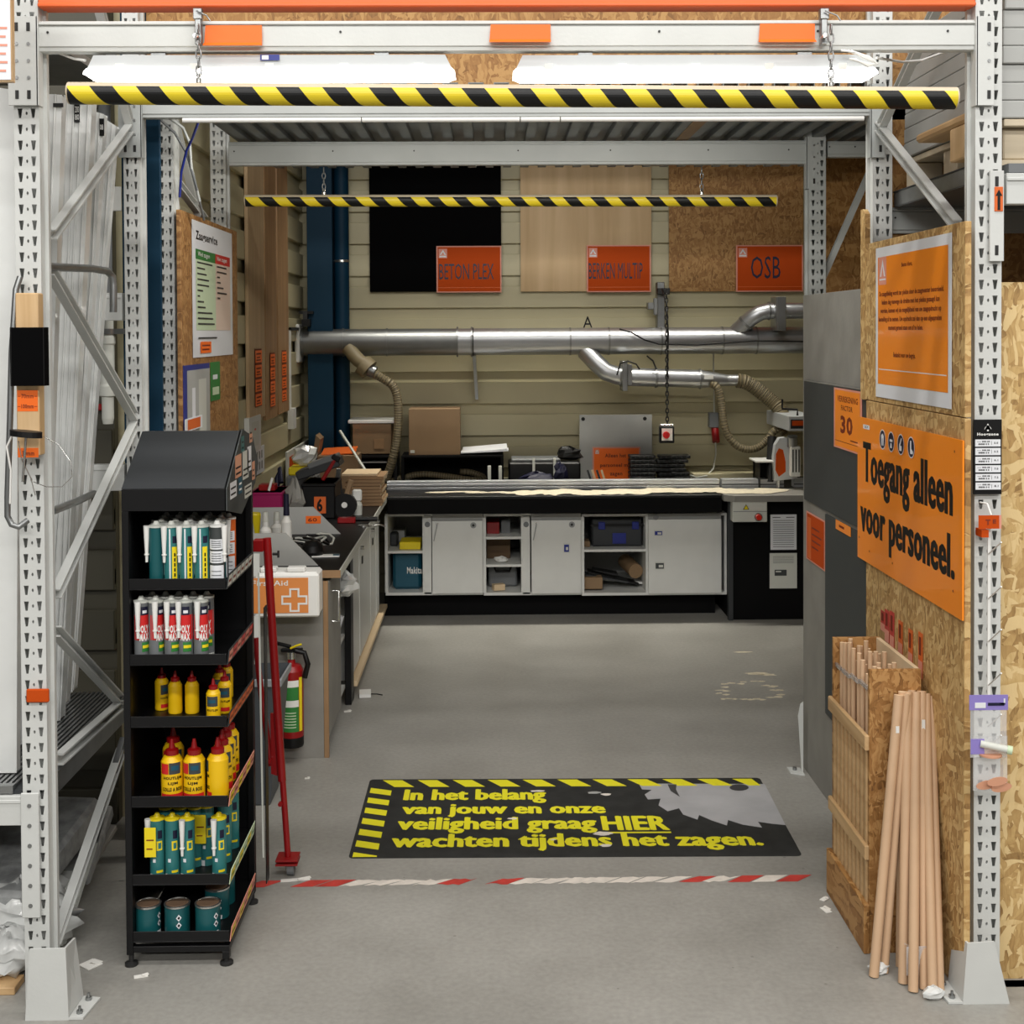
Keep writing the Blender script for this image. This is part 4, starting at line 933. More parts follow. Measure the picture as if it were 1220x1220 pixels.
# ribbed black blocks
for i, (a_, b_, lb, tilt) in enumerate(((751,782,'left one of two ribbed black rubber blocks on the bench',0), (783,820,'right one of two ribbed black rubber blocks with splayed layers',1))):
    x0, x1, z0, z1 = R(a_, 542, b_, 573, 9.0); z0 = ZB+.001
    t = thing('rubber_block', lb, 'block', ((x0+x1)/2, 9.0, z0))
    n = 7
    for k in range(n):
        zz = z0+(z1-z0)*k/n; off = tilt*.02*math.sin(k*1.3)
        mb_ = MB().box(x0+off, x1+off, 9.0+.004*k, 9.16, zz, zz+(z1-z0)/n*.72, 'black')
        for j in range(6): mb_.box(x0+off+(x1-x0)*(j+.15)/6, x0+off+(x1-x0)*(j+.4)/6, 8.996+.004*k, 9.0+.004*k, zz+.002, zz+(z1-z0)/n*.8, 'charcoal')
        mb_.build('layer', t, .002)
for i in range(4):
    p, q = W(700+i*5.5, 560, 8.93), W(706+i*5.5, 573, 8.93); q.z = ZB+.004
    solo(MB().bar(p, q, .008, .014, 'mdf_edge' if i % 2 else 'charcoal'), 'thin_batten', 'thin slat %s in the little fan leaning before the orange notice' % ('nearest the left', 'second from left', 'third from left', 'farthest right')[i], 'slat')
x0, x1, z0, z1 = R(873, 553, 905, 573, 9.0)
solo(MB().box(W(826,560,9.1).x, W(903,560,9.1).x, 9.1, 9.4, ZB+.001, ZB+.06, 'cream'), 'ledge_board', 'cream board lying flat behind the fence left of the saw', 'board', bevel=.003)
# ================================================================ TUBE LIGHTS, POLES, HOLDERS
def tube_light(px0, px1, label):
    Y0 = 3.66; x0, x1, z0, z1 = R(px0, 65, px1, 92, Y0)
    t = thing('tube_light', label, 'light', ((x0+x1)/2, Y0, z0)); zm = z0+(z1-z0)*.42
    b = MB(); 
    for (i, j, a, c) in ((0,0,zm,z1),):
        pts = [(x0+.012, Y0+.004, zm+.0), (x0+.03, Y0+.004, z1), (x1-.03, Y0+.004, z1), (x1-.012, Y0+.004, zm)]
        b.prism(pts, (0,.085,0), 'fixture')
    b.build('housing', t, .004)
    pts = [(x0+.012, Y0-.002, zm-.001), (x0+.003, Y0-.002, zm-.010), (x0+.002, Y0-.002, zm-.018), (x0+.010, Y0-.002, z0+.006), (x0+.024, Y0-.002, z0), (x1-.024, Y0-.002, z0), (x1-.010, Y0-.002, z0+.006), (x1-.002, Y0-.002, zm-.018), (x1-.003, Y0-.002, zm-.010), (x1-.012, Y0-.002, zm-.001)]
    MB().prism(pts, (0,.089,0), 'tube_glow').build('diffuser', t, .006)
    for k in range(5):
        xx = x0+(x1-x0)*(.1+.2*k); MB().box(xx-.012, xx+.012, Y0-.004, Y0-.002, zm-.006, zm+.012, 'white').build('clip', t)
    for f in (.2, .8):
        xx = x0+(x1-x0)*f; MB().box(xx-.02, xx+.02, Y0+.01, Y0+.05, z1, z1+.008, 'galv').build('mounting_bracket', t)
    return t, x0, x1, z0, z1
t, x0, x1, z0, z1 = tube_light(98, 543, 'left one of two glowing white tube lights under the front beam')
MB().box(W(310,68,3.66).x, W(333,68,3.66).x, 3.6585, 3.66, W(310,72,3.66).z, W(310,65,3.66).z, 'blue').box(W(312,68,3.66).x, W(320,68,3.66).x, 3.6582, 3.6585, W(310,71,3.66).z, W(310,66,3.66).z, 'white').build('blue_sticker', t)
MB().tube([W(102,72,3.68), W(88,70,3.69), W(72,64,3.69), W(66,56,3.7)], .004, 'white', 6).build('cable', t)
t, x0, x1, z0, z1 = tube_light(610, 1047, 'right one of two glowing white tube lights under the front beam')
cb = MB()
for k in range(4): cb.tube([W(1002+4*k,60,3.64), W(1018+3*k,62+2*k,3.63), W(1036+2*k,68+2*k,3.63), W(1046-k,76,3.63), W(1034,79-k,3.63), W(1018-2*k,70,3.63)], .003, 'white', 5)
cb.tube([W(1044,69,3.66), W(1075,74,3.9), W(1098,72,3.95), W(1125,62,3.98), W(1150,58,3.9)], .004, 'white', 5)
cb.build('cable', t)
def pole(px0, py0, px1, py1, hpx, Y, label, period, hooks, ctop):
    p, q = W(px0, py0, Y), W(px1, py1, Y); r = hpx/2*Y/F; L = (q-p).length; d = (q-p).normalized()
    t = thing('striped_bar', label, 'bar', (p+q)/2)
    fr = Vector((0,-1,0)); up = d.cross(fr).normalized(); up = up if up.z > 0 else -up
    def P(s, th, rr=r): return p + d*s + (fr*math.cos(th)+up*math.sin(th))*rr
    n = 24; b = MB()
    vs_ = [P(s, 2*PI*i/n) for s in (0, L) for i in range(n)]
    b.add(vs_, [(i, (i+1)%n, (i+1)%n+n, i+n) for i in range(n)], 'pale_beam', True); b.add(vs_[:n], [tuple(range(n))], 'pale_beam'); b.add(vs_[n:], [tuple(range(n))], 'pale_beam')
    b.build('pole', t)
    tp = MB(); t0, t1 = math.radians(30), math.radians(-100); m = 12; K = .024 if r > .025 else .026
    k = -4
    while k*period/2 < L+.3:
        a = k*period/2; c = a+period/2; col_ = 'black' if k % 2 else 'stripe_yellow'; k += 1
        for j in range(m):
            ta, tb = t0+(t1-t0)*j/m, t0+(t1-t0)*(j+1)/m; sh = [K*(t0-ta), K*(t0-tb)]
            cl_ = lambda v: min(max(v, .004), L-.004)
            q0, q1, q2, q3 = cl_(a+sh[0]), cl_(c+sh[0]), cl_(c+sh[1]), cl_(a+sh[1])
            if q1-q0 < 1e-5 and q2-q3 < 1e-5: continue
            tp.add([P(q0, ta, r+.0006), P(q1, ta, r+.0006), P(q2, tb, r+.0006), P(q3, tb, r+.0006)], [(0,1,2,3)], col_, True)
    tp.build('warning_tape', t)
    for h in hooks:
        s = W(h, py0, Y).x-p.x; a = P(s, PI/2); top = W(h, ctop, Y)
        c = MB(); chain(c, a+Vector((0,0,.0)), Vector((a.x, Y, top.z)), .03, .0024, .0075); c.build('chain', t)
        MB().cyl(a, a+Vector((0,0,.012)), .009, 'tin', 8).tube([a+Vector((0,0,.012)), a+Vector((.007,0,.02)), a+Vector((0,0,.028)), a+Vector((-.007,0,.02)), a+Vector((0,0,.012))], .002, 'tin', 5).build('eye_bolt', t)
    return t, r
pole(82, 111, 1139, 117, 26, 3.585, 'long yellow and black striped bar hanging on chains under the front beam', .126, (237, 990), 30)
pole(292, 239, 925, 239, 14, 5.83, 'shorter yellow and black striped bar hanging deeper inside the workshop', .123, (386, 836), 200)
for px, lb in ((236, 'left galvanised clamp holding the chain on the front beam'), (983, 'right galvanised clamp holding the chain on the front beam')):
    x0, x1, z0, z1 = R(px-6, 14, px+5, 57, 3.62)
    t = thing('beam_clamp', lb, 'clamp', ((x0+x1)/2, 3.63, z0))
    MB().box(x0+.004, x1-.004, 3.622, 3.648, z0+.01, z1, 'galv').box(x0, x1, 3.618, 3.64, z1-.02, z1+.01, 'galv').build('clamp_body', t, .002)
    MB().cyl((x0+.01,3.60,z0+.03), (x0+.01,3.648,z0+.03), .007, 'tin', 8).build('bolt', t)
    a = Vector((x0+.012, 3.61, z1)); MB().tube([a, a+Vector((.03,-.01,-.015)), a+Vector((.04,-.01,-.03))], .0022, 'galv', 5).build('hook', t)
for (a, b, c, d_), lb in (((243,30,312,54), 'leftmost orange label holder on the front beam'), ((583,29,656,50), 'middle orange label holder on the front beam'), ((904,28,971,50), 'rightmost orange label holder on the front beam')):
    x0, x1, z0, z1 = R(a, b, c, d_, 3.645)
    t = thing('label_holder', lb, 'label holder', ((x0+x1)/2, 3.645, z0))
    MB().prism([(x0+.004,3.648,z1),(x1,3.648,z1),(x1,3.648,z0),(x0,3.648,z0)], (0,-.002,0), 'orange_text').prism([(x0+.0,3.64,z0+.004),(x1,3.64,z0+.004),(x1,3.628,z0-.004),(x0,3.628,z0-.004)], (0,0,.002), 'orange_text').build('holder', t)
    pts = [W(235,40,3.6)]
x0, x1, z0, z1 = R(380, 199, 391, 215, 5.8)
# ================================================================ LEFT RACK BAY
XLb = XL[0]-.002
def lbeam(px0, py0, px1, py1, Y, label, x0, x1, m='rack_paint'):
    a0, a1, z0, z1 = R(px0, py0, px1, py1, Y)
    o = thing('rack_beam', label, 'rack beam', (x1, Y, z0))
    MB().box(x0, x1, Y, Y+.045, z0, z1, m).box(x0, x1, Y-.003, Y, z1-.02, z1-.01, m).build('beam_profile', o, .002)
    return o, z0, z1
o, z0, z1 = lbeam(-40, 949, 26, 984, 3.655, 'low white rack beam leaving the picture at the lower left', -3.2, XLb-.0)
a0, a1, c0, c1 = R(28, 946, 46, 1095, 3.64)
c = MB().box(XLb-.0, a1, 3.645, 3.652, c0, c1, 'rack_paint')
for k in range(6): zz = c1-(c1-c0)*(.1+.16*k); c.cyl((a0+.016, 3.643, zz), (a0+.016, 3.645, zz), .006, 'galv', 8)
c.build('beam_connector', o, .002)
zdk = z1+.012
dk = thing('shelf_deck', 'grooved steel shelf deck low in the left rack under the wrapped sheets', 'shelf', (-1.6, 3.7, zdk))
MB().box(-3.2, XL[1]-.03, 3.67, 4.655, zdk-.01, zdk, 'charcoal').box(XL[1]-.03, XL[1]-.015, 3.73, 4.655, zdk-.05, zdk+.012, 'galv').box(-3.2, XL[0]-.03, 3.665, 3.69, zdk-.008, zdk+.014, 'galv').build('deck_plate', dk)
rb = MB(); x = -2.6
while x < XL[1]-.04: rb.box(x, x+.008, 3.69 if x < XL[0]-.04 else 3.74, 4.65, zdk, zdk+.009, 'galv'); x += .016
rb.build('deck_ribs', dk)['kind'] = 'stuff'
solo(MB().box(-3.2, XL[0]-.014, 3.67, 4.72, W(40,20,3.7).z, W(40,20,3.7).z+.03, 'galv'), 'shelf_deck', 'upper steel shelf deck of the left rack, mostly above the picture', 'shelf')
lbeam(118, 840, 149, 858, 4.665, 'rear rack beam carrying the grooved shelf deck', -3.2, XLr[0]-.012, 'rack_grey')
lbeam(105, 554, 149, 585, 4.665, 'rear white rack beam behind the wrapped sheets, half way up', -3.2, XLr[0]-.012)
lbeam(121, 349, 149, 382, 4.665, 'rear white rack beam near the bent grey tube', -3.2, XLr[0]-.012)
x0, x1, z0, z1 = R(130, 222, 148, 251, 4.66)
solo(MB().box(x0, XLr[0]-.012, 4.665, 4.675, z0, z1, 'white_lam'), 'spacer_plate', 'small white plate fixed left of the rear upright', 'plate', bevel=.002)
# wrapped sheets
def wsheet(pts, Y, th, label, m='sheet_white', nlab=0, ribs=0):
    q = [W(a, b, Y) for a, b in pts]
    for p in q[2:]: p.z = max(p.z, zdk+.012)
    t = thing('wrapped_sheet', label, 'sheet', ((q[2]+q[3])/2))
    MB().prism(q, (0, th, 0), m).build('sheet', t, .006)
    # folded plastic film: narrow welts running down the front
    for k in range(ribs):
        f = (k+.5)/ribs; a = q[0].lerp(q[1], f); b = q[3].lerp(q[2], f)
        pts_ = [a.lerp(b, i/8)+Vector((random.uniform(-.003,.003), -.002, 0)) for i in range(9)]
        MB().tube(pts_, .0035, 'foil', 6).build('film_fold', t)
    return t, q
wsheet([(-30,100),(22,108),(20,930),(-40,945)], 3.78, .03, 'flat white wrapped sheet cut off by the left edge of the picture', ribs=1)
wsheet([(24,110),(74,113),(50,880),(14,890)], 4.0, .04, 'white wrapped sheet right behind the left upright', ribs=3)
t, q = wsheet([(76,113),(110,118),(72,862),(49,870)], 4.29, .05, 'tall foil wrapped sheet with a black label near its top', 'foil', ribs=4)
p = W(89,146,4.288); MB().box(p.x, p.x+.018, 4.283, 4.2885, p.z, p.z+.058, 'black').text('200', (p.x+.003,4.2825,p.z+.032), UX, UZ, .013, .02, 'white').text('80', (p.x+.003,4.2825,p.z+.008), UX, UZ, .013, .018, 'white').build('label', t)
p = W(64,128,4.0); solo(MB().box(p.x, p.x+.03, 3.994, 3.9985, p.z, p.z+.012, 'black'), 'barcode_label', 'small black barcode label on the wrapped sheet behind the left upright', 'label')
t, q = wsheet([(110,132),(124,136),(79,838),(70,845)], 4.43, .04, 'narrow wrapped sheet, second from the right in the stack', ribs=2)
p = W(119,162,4.428); MB().box(p.x, p.x+.015, 4.423, 4.4285, p.z, p.z+.058, 'black').text('08', (p.x+.002,4.4225,p.z+.02), UX, UZ, .011, .018, 'white').build('label', t)
wsheet([(125,142),(138,150),(88,822),(80,830)], 4.55, .04, 'foil wrapped sheet nearest the rear upright', 'foil', ribs=2)
# upper shelf of the left bay, above the picture's left part
# bent tubes
solo(MB().tube([W(57,318,3.75), W(110,320,4.2), W(128,323,4.4), W(134,330,4.42), W(135,340,4.42), W(135,372,4.42)], .0125, 'galv', 12), 'retaining_tube', 'grey bent tube holding the wrapped sheets at the height of the notice board', 'tube')
solo(MB().tube([W(62,609,3.75), W(90,598,4.1), W(112,588,4.4)], .012, 'galv', 12), 'retaining_tube', 'straight grey tube crossing low in front of the wrapped sheets', 'tube')
solo(MB().tube([W(24,330,3.63), W(19,345,3.62), W(14,420,3.61), W(12,500,3.6), W(9,590,3.6), W(9,615,3.6), W(14,625,3.6), W(22,628,3.6), W(33,620,3.62)], .0085, 'duct_dull', 12), 'bent_tube', 'thin chrome tube bent like a hook left of the front upright', 'tube')
# white pipe with valve
Yv = 4.85; x0, x1, z0, z1 = R(119, 382, 137, 505, Yv); cx = (x0+x1)/2
t = thing('water_pipe', 'white plastic water pipe with a red valve behind the left rack', 'pipe', (cx, Yv, z0))
MB().cyl((cx,Yv,z1), (cx,Yv,z1+.9), .022, 'grey_plastic', 14).build('upper_pipe', t)
MB().lathe([(.0,z0),(.018,z0),(.022,z0+.02),(.022,z0+.10),(.03,z0+.105),(.03,z0+.14),(.026,z0+.15),(.026,z1-.09),(.03,z1-.085),(.03,z1-.06),(.024,z1-.05),(.024,z1),(0,z1)], (cx,Yv,0), 'paper_shade', 16).build('pipe_body', t)
MB().box(cx-.065, cx-.02, Yv-.012, Yv+.012, z0+.05, z0+.075, 'red').build('valve_lever', t, .004)
MB().cyl((cx,Yv,z1-.05), (cx,Yv,z1-.03), .032, 'galv', 14).box(cx+.02,cx+.07,Yv-.01,Yv+.01,z1-.05,z1-.03,'galv').build('pipe_clip', t)
# pine block with black box, labels, gadget on left post
x0, x1, z0, z1 = R(19, 349, 46, 543, 3.6)
pb = solo(MB().box(x0, x1, 3.60, 3.646, z0, z1, 'pine'), 'timber_post', 'short piece of pine fixed to the left upright', 'timber', bevel=.003)
plate((x0+.003, 3.599, W(30,490,3.6).z), UX, UZ, x1-x0-.006, .058, .001, [('t',.2,.62,.6,.2,'70mm','rust_print',.02),('r',.02,.7,.14,.02,'rust_print'),('r',.84,.7,.14,.02,'rust_print'),('t',.2,.14,.6,.2,'100mm','rust_print',.02),('r',.02,.22,.14,.02,'rust_print'),('r',.84,.22,.14,.02,'rust_print')], 'size_label', '', '', bg='orange_text', parent=pb)
plate((x0+.003, 3.599, W(30,545,3.6).z), UX, UZ, x1-x0-.006, .026, .001, [('t',.2,.2,.6,.5,'30mm','rust_print',.02)], 'size_label', '', '', bg='orange_text', parent=pb)
x0, x1, z0, z1 = R(11, 390, 53, 460, 3.56)
solo(MB().box(x0, x1, 3.565, 3.596, z0, z1, 'black_board').box(x0+.002, x0+.005, 3.563, 3.565, z0, z1, 'black').box(x1-.005, x1-.002, 3.563, 3.565, z0, z1, 'black'), 'black_holder', 'plain black rectangular holder on the pine piece of the left upright', 'holder', bevel=.003)
cx = W(31,516,3.55)
t = thing('security_reel', 'black oval reel with a steel stem hanging at the left upright', 'reel', cx)
M = MB(); n = 20; rx = W(50,516,3.55).x-cx.x
top = [(cx.x+rx*math.cos(2*PI*i/n), 3.55+.03*math.sin(2*PI*i/n), cx.z+.006-.1*(rx*math.cos(2*PI*i/n))) for i in range(n)]
M.prism(top, (0,0,-.016), 'black').build('reel_disc', t, .003)
MB().cyl(cx+Vector((0,0,-.008)), W(27,574,3.55), .0035, 'tin', 8).build('stem', t)
MB().tube([W(52,520,3.57), W(70,530,3.55), W(84,550,3.54), W(86,568,3.54), W(74,580,3.55), W(55,580,3.57), W(40,574,3.6)], .0012, 'tin', 5).build('wire_loop', t)
MB().tube([W(14,520,3.56), W(8,532,3.56), W(13,560,3.56), W(12,600,3.57)], .003, 'white', 6).tube([W(22,525,3.56), W(26,548,3.57), W(37,570,3.58), W(42,590,3.6)], .0015, 'tin', 5).build('wire', t)
x0, x1, z0, z1 = R(30, 822, 57, 838, 3.64)
solo(MB().box(x0, x1, 3.646, 3.656, z0, z1, 'orange_sign'), 'post_clip', 'small worn orange clip around the left upright', 'clip', bevel=.003)
# upper left board
t = thing('poster_board', 'white board with faint orange print cut off at the top left corner', 'board', W(5,95,3.4))
x0, x1, z0, z1 = R(-40, -60, 12, 95, 3.4)
MB().box(x0, x1, 3.4, 3.402, z0, z1, 'white_paper').build('paper', t); MB().box(x0, W(15,50,3.41).x, 3.403, 3.425, z0-.004, z1, 'pine').build('backing_board', t)
pr = MB()
for k in range(6): pr.box(x1-.05, x1-.012+.004*(k%2), 3.3992, 3.3999, z0+.02+.022*k, z0+.026+.022*k, 'pink_print')
pr.build('print_lines', t)
# bundles below the shelf
def lean(a, Ya, b, Yb, w, h, m, name, label, cat, floor_=False):
    P, Q = W(*a, Ya), W(*b, Yb)
    return solo(MB().bar(P, Q, w, h, m), name, label, cat, bevel=min(w, h)*.15)
t = lean((-25,1080),3.95,(72,962),4.5,.30,.10,'shade_film','wrapped_bundle','grey film wrapped bundle slanting under the left shelf','bundle')
lean((66,1050),4.3,(98,965),4.6,.22,.05,'shade_film','wrapped_bundle','dark film wrapped bundle seen right of the left upright','bundle')
lean((70,1085),4.2,(130,985),4.62,.06,.02,'grey_panel','leaning_sheet','grey sheet leaning beside the dark wrapped bundle','sheet')
for (a, Ya, b, Yb, w, lb) in (((72,1128),4.02,(112,1003),4.2,.026,'longest pale metal profile leaning against the rear upright'), ((112,1003),4.2,(147,880),4.45,.024,'dull upper length of metal profile leaning in the left rack'), ((68,1078),4.05,(96,1032),4.2,.012,'short thin profile crossing behind the left guard'), ((97,1128),4.1,(118,1092),4.3,.016,'pale profile end lying beside the left post guard'), ((100,1134),4.13,(145,1052),4.5,.02,'dark profile end lying behind the black display stand')):
    P, Q = W(*a, Ya), W(*b, Yb); solo(channel(MB(), P, Q, w, 'galv' if 'dull' in lb or 'dark' in lb else 'paper_shade'), 'metal_profile', lb, 'profile')
for i, (px, py, Y, rx, ry, rz_, m, lb) in enumerate(((25,1120,4.0,.16,.1,.16,'foil','big crumpled plastic bundle on the floor at lower left'), (8,1190,3.85,.10,.1,.10,'foil','shiny crumpled film at the left edge under the shelf'), (45,1075,4.2,.12,.1,.12,'foil','torn plastic film under the slanting bundle'))):
    p = W(px, py, Y); b_ = crumple(p.x, Y, 0, rx, ry, rz_*1.3, m, 20+i, 20, 14, True); solo(b_, 'plastic_film', lb, 'plastic film')
p = WZ(10, 1212, 0); solo(MB().box(-1.75, -1.38, 3.72, 3.80, 0, .022, 'pine_y'), 'timber_batten', 'thin wooden batten on the floor behind the left post guard', 'timber', bevel=.002)
# ================================================================ NOTICE BOARD on the second frame
XN = X2[1]+.006
y0 = WX(209, 380, XN).y; y1 = WX(277, 380, XN).y; ztop = WX(240, 262, XN).z
nb = solo(MB().box(XN+.006, XN+.024, y0, y1, 1.28, ztop, 'osb_board'), 'notice_board', 'chipboard notice board with a Zaagservice poster, left of the bay', 'board', bevel=.002)
ya, yb_ = WX(221, 340, XN).y, WX(269.5, 340, XN).y; za, zb_ = WX(245, 424.5, XN).z, WX(245, 270, XN).z
e = [('t',.08,.845,.52,.085,'Zaagservice','black',.04), ('r',.07,.72,.47,.075,'green'), ('r',.54,.72,.39,.075,'red_bright'), ('r',.07,.20,.47,.52,'pale_green'), ('r',.54,.20,.39,.52,'pale_peach'),
     ('t',.12,.735,.28,.045,'Wel zagen','white',.02), ('t',.58,.735,.26,.045,'Niet zagen','white',.02)]
wl = ['Hardboard/zachtboard','Spaanplaat','Meubelpaneel','Multiplexplaten','Watervast plaat','Triplex','MDF','Laminaat','OSB platen','Underlayment platen','Vloerdelen tot 25 mm','Min. afmeting 10x20 cm']
for i, w_ in enumerate(wl): e.append(('r',.1,.692-i*.041,min(.40,.018*len(w_)),.012,'charcoal'))
for i, w_ in enumerate(['Latten/Plinten','Trespa/Volkern','Glas','Staal','Kunststof','Plexiglas 3 mm','Gips']): e.append(('r',.57,.692-i*.041,min(.3,.018*len(w_)),.012,'charcoal'))
e += [('r',.1,.137,.45,.011,'charcoal'), ('r',.15,.03,.25,.085,'orange_text'), ('r',.18,.08,.19,.012,'rust_print'), ('r',.18,.05,.17,.012,'rust_print')]
plate((XN+.028, ya, za), UY, UZ, yb_-ya, zb_-za, .001, e, 'paper_sheet', 'white poster headed Zaagservice with a green and a red column', 'poster')
def lw(px0, py0, px1, py1, X=None): 
    X = XN+.027 if X is None else X; a = WX(px0, (py0+py1)/2, X).y; b = WX(px1, (py0+py1)/2, X).y; return a, b, WX((px0+px1)/2, py1, X).z, WX((px0+px1)/2, py0, X).z
a, b, c0, c1 = lw(219, 434, 250, 525)
plate((XN+.027, a, c0), UY, UZ, b-a, c1-c0, .002, [('r',.12,.0,.88,.93,'grey_board'), ('r',.3,.1,.12,.6,'white_paper'), ('r',.55,.05,.3,.75,'paper_shade')], 'document_pocket', 'blue framed clear document pocket under the Zaagservice poster', 'document holder', bg='blue')
a, b, c0, c1 = lw(251, 431, 262, 477)
plate((XN+.028, a, c0), UY, UZ, b-a, c1-c0, .002, [('r',.2,.55,.5,.12,'white_paper'), ('r',.15,.15,.7,.2,'pale_green')], 'leaflet', 'small green leaflet beside the blue document pocket', 'paper', bg='green')
a, b, c0, c1 = lw(221, 497, 241, 512, XN+.04)
plate((XN+.04, a, c0), UY, UZ, b-a, c1-c0, .003, [('r',.12,.1,.76,.8,'orange_dull')], 'sign_card', 'small white framed orange card at the bottom of the notice board', 'card', bg='white_paper')
# cables hanging by the second frame
solo(MB().tube([W(237,143,4.8), W(229,165,4.95), W(222,180,5.0), W(216,205,5.05), W(214,235,5.05)], .005, 'blue', 6), 'cable', 'blue cable curling down beside the second upright', 'cable')
solo(MB().tube([W(188,140,4.9), W(208,158,4.98), W(222,182,5.04), W(232,215,5.04), W(243,262,5.2)], .005, 'grey_plastic', 6), 'cable', 'grey cable running down behind the top of the notice board', 'cable')
solo(MB().tube([W(202,140,4.9), W(218,152,4.98), W(226,170,5.02), W(228,200,5.04), W(238,240,5.1)], .006, 'rack_grey', 6), 'cable', 'pale cable in the bundle above the notice board', 'cable')
# ================================================================ LEFT BENCH
X0L = -0.735; Y0L = 5.78
lt = thing('worktop', 'black worktop of the left bench with a pale front edge', 'worktop', (-1.0, Y0L, ZB-.03))
MB().box(WLX+.004, -.69, 6.17, 8.405, ZB-.034, ZB, 'black').build('worktop_slab', lt)
MB().box(-1.23, -.69, Y0L+.06, 6.17, ZB-.034, ZB, 'black').build('worktop_slab', lt)
MB().box(-.69, -.684, Y0L+.06, 8.405, ZB-.034, ZB+.001, 'paper_shade').build('edge_strip', lt)
MB().box(-1.0, -.684, Y0L+.054, Y0L+.06, ZB-.034, ZB, 'mdf').build('end_strip', lt)
ec = thing('base_cabinet', 'grey end cabinet of the left bench behind the first aid box', 'cabinet', (-1.05, Y0L, 0))
MB().box(-1.225, X0L-.022, Y0L, Y0L+.018, 0.0, ZB-.04, 'grey_panel').build('end_panel', ec, .001)
MB().box(X0L-.021, X0L, Y0L-.0, Y0L+.018, 0.0, ZB-.04, 'mdf').build('edge_band', ec, .001)
MB().box(X0L-.016, X0L, Y0L+.02, 6.26, .09, ZB-.05, 'grey_panel').build('door', ec, .002)
MB().box(-1.225, X0L-.05, Y0L+.02, 6.60, .0, .08, 'charcoal').build('plinth', ec)
for zz in (.09, .35, .58): MB().box(WLX+.004, X0L-.02, 6.262, 6.60, zz, zz+.016, 'white_lam').build('shelf', ec)
MB().box(WLX+.004, X0L-.02, 6.245, 6.26, .09, ZB-.05, 'grey_board').build('partition', ec)
hp = WX(401, 722, X0L+.02)
MB().tube([(X0L,hp.y,hp.z+.07),(X0L+.03,hp.y,hp.z+.07),(X0L+.03,hp.y,hp.z-.07),(X0L,hp.y,hp.z-.07)], .006, 'tin', 8).build('handle', ec)
MB().box(X0L-.02, X0L+.012, 6.60, 6.72, .0, ZB-.04, 'black').build('corner_post', ec, .002)
p = Vector((X0L-.02, 6.42, .366)); solo(crumple(p.x+.03, 6.40, .597, .06, .07, .12, 'foil', 31, 11, 8), 'plastic_bag', 'crumpled clear plastic bag on the open shelf of the left bench', 'bag')
solo(MB().obox((X0L-.12, 6.42, .45), (.2, .02, .15), (0,.3,0), 'white_paper'), 'paper_stack', 'white papers leaning on the lower open shelf of the left bench', 'paper')
lc = thing('base_cabinet', 'row of white doored cabinets along the left bench', 'cabinet', (-1.0, 6.74, 0.07))
MB().box(WLX+.004, X0L-.02, 6.73, 8.40, .09, ZB-.05, 'white_lam').build('carcass', lc)
ys = [6.75, 7.12, 7.18, 7.78, 7.82, 8.15, 8.19, 8.39]
for k in range(0, 8, 2):
    d = MB().box(X0L-.018, X0L, ys[k], ys[k+1], .105, ZB-.055, 'white_lam').build('door', lc, .002)
    if k in (2, 4): MB().box(X0L, X0L+.006, ys[k]+.1, ys[k]+.14, .60, .64, 'dark_metal').build('label_holder', d)
    if k: MB().cyl((X0L,ys[k]+.05,.70),(X0L+.02,ys[k]+.05,.70),.01,'tin',8).build('knob', d)
MB().box(X0L-.02, X0L+.03, 6.73, 8.66, .06, .085, 'mdf_edge').build('bottom_rail', lc, .002)
MB().box(WLX+.004, X0L-.06, 6.73, 8.40, 0, .059, 'charcoal').build('plinth', lc)
p = WZ(435,829,0); solo(MB().obox((p.x,p.y,.012),(.06,.10,.018),(0,0,.1),'white').tube([(p.x+.03,p.y,.01),(p.x+.06,p.y+.02,.004),(p.x+.09,p.y,.004)],.003,'black',5), 'socket_block', 'small white plug block with a black lead on the floor by the left cabinets', 'plug')
# dividers
def pri(pts, Y, th, m, name, label, cat, bevel=.001, base=None):
    q = [W(a, b, Y) for a, b in pts]
    if base is not None:
        zmin = min(p.z for p in q)
        for p in q:
            if p.z < zmin+.012: p.z = base
    return solo(MB().prism(q, (0, th, 0), m), name, label, cat, bevel=bevel)
dv1 = pri([(286,636),(340,635),(379,676),(292,676)], 5.95, .008, 'grey_board', 'divider_board', 'front grey slanted divider board on the left bench above the first aid box', 'divider', base=ZB+.001)
dv2 = pri([(297,605),(373,604),(406,637),(299,637)], 6.88, .008, 'grey_board', 'divider_board', 'rear grey slanted divider board with a small orange label on the left bench', 'divider', base=ZB+.001)
x0, x1, z0, z1 = R(364, 615, 382, 624, 6.87)
plate((x0, 6.878, z0), UX, UZ, x1-x0, z1-z0, .001, [('t',.15,.25,.6,.5,'60','rust_print',.03)], 'price_label', '', '', bg='orange_text', parent=dv2)
pri([(283,612),(297,598),(307,640),(290,642)], 6.3, .006, 'paper_shade', 'paper_sheet', 'grey white card leaning behind the display stand', 'card', base=ZB+.001)
def bottle(px, pyb, w, h, Y, m, capm, label, name='glue_bottle', neck=.5, body=.62, caph=.2):
    p = W(px, pyb, Y); r = w/2*Y/F; H_ = h*Y/F; zb = ZB+.001
    t = thing(name, label, 'bottle', (p.x, Y, zb))
    MB().lathe([(0,zb),(r*.95,zb),(r,zb+.004),(r,zb+H_*body),(r*neck,zb+H_*(body+.08)),(r*neck,zb+H_*(1-caph)),(0,zb+H_*(1-caph))], (p.x,Y,0), m, 14).build('bottle_body', t)
    MB().lathe([(0,zb+H_*(1-caph)),(r*neck*1.15,zb+H_*(1-caph)),(r*neck*.9,zb+H_),(0,zb+H_)], (p.x,Y,0), capm, 12).build('cap', t)
    return t
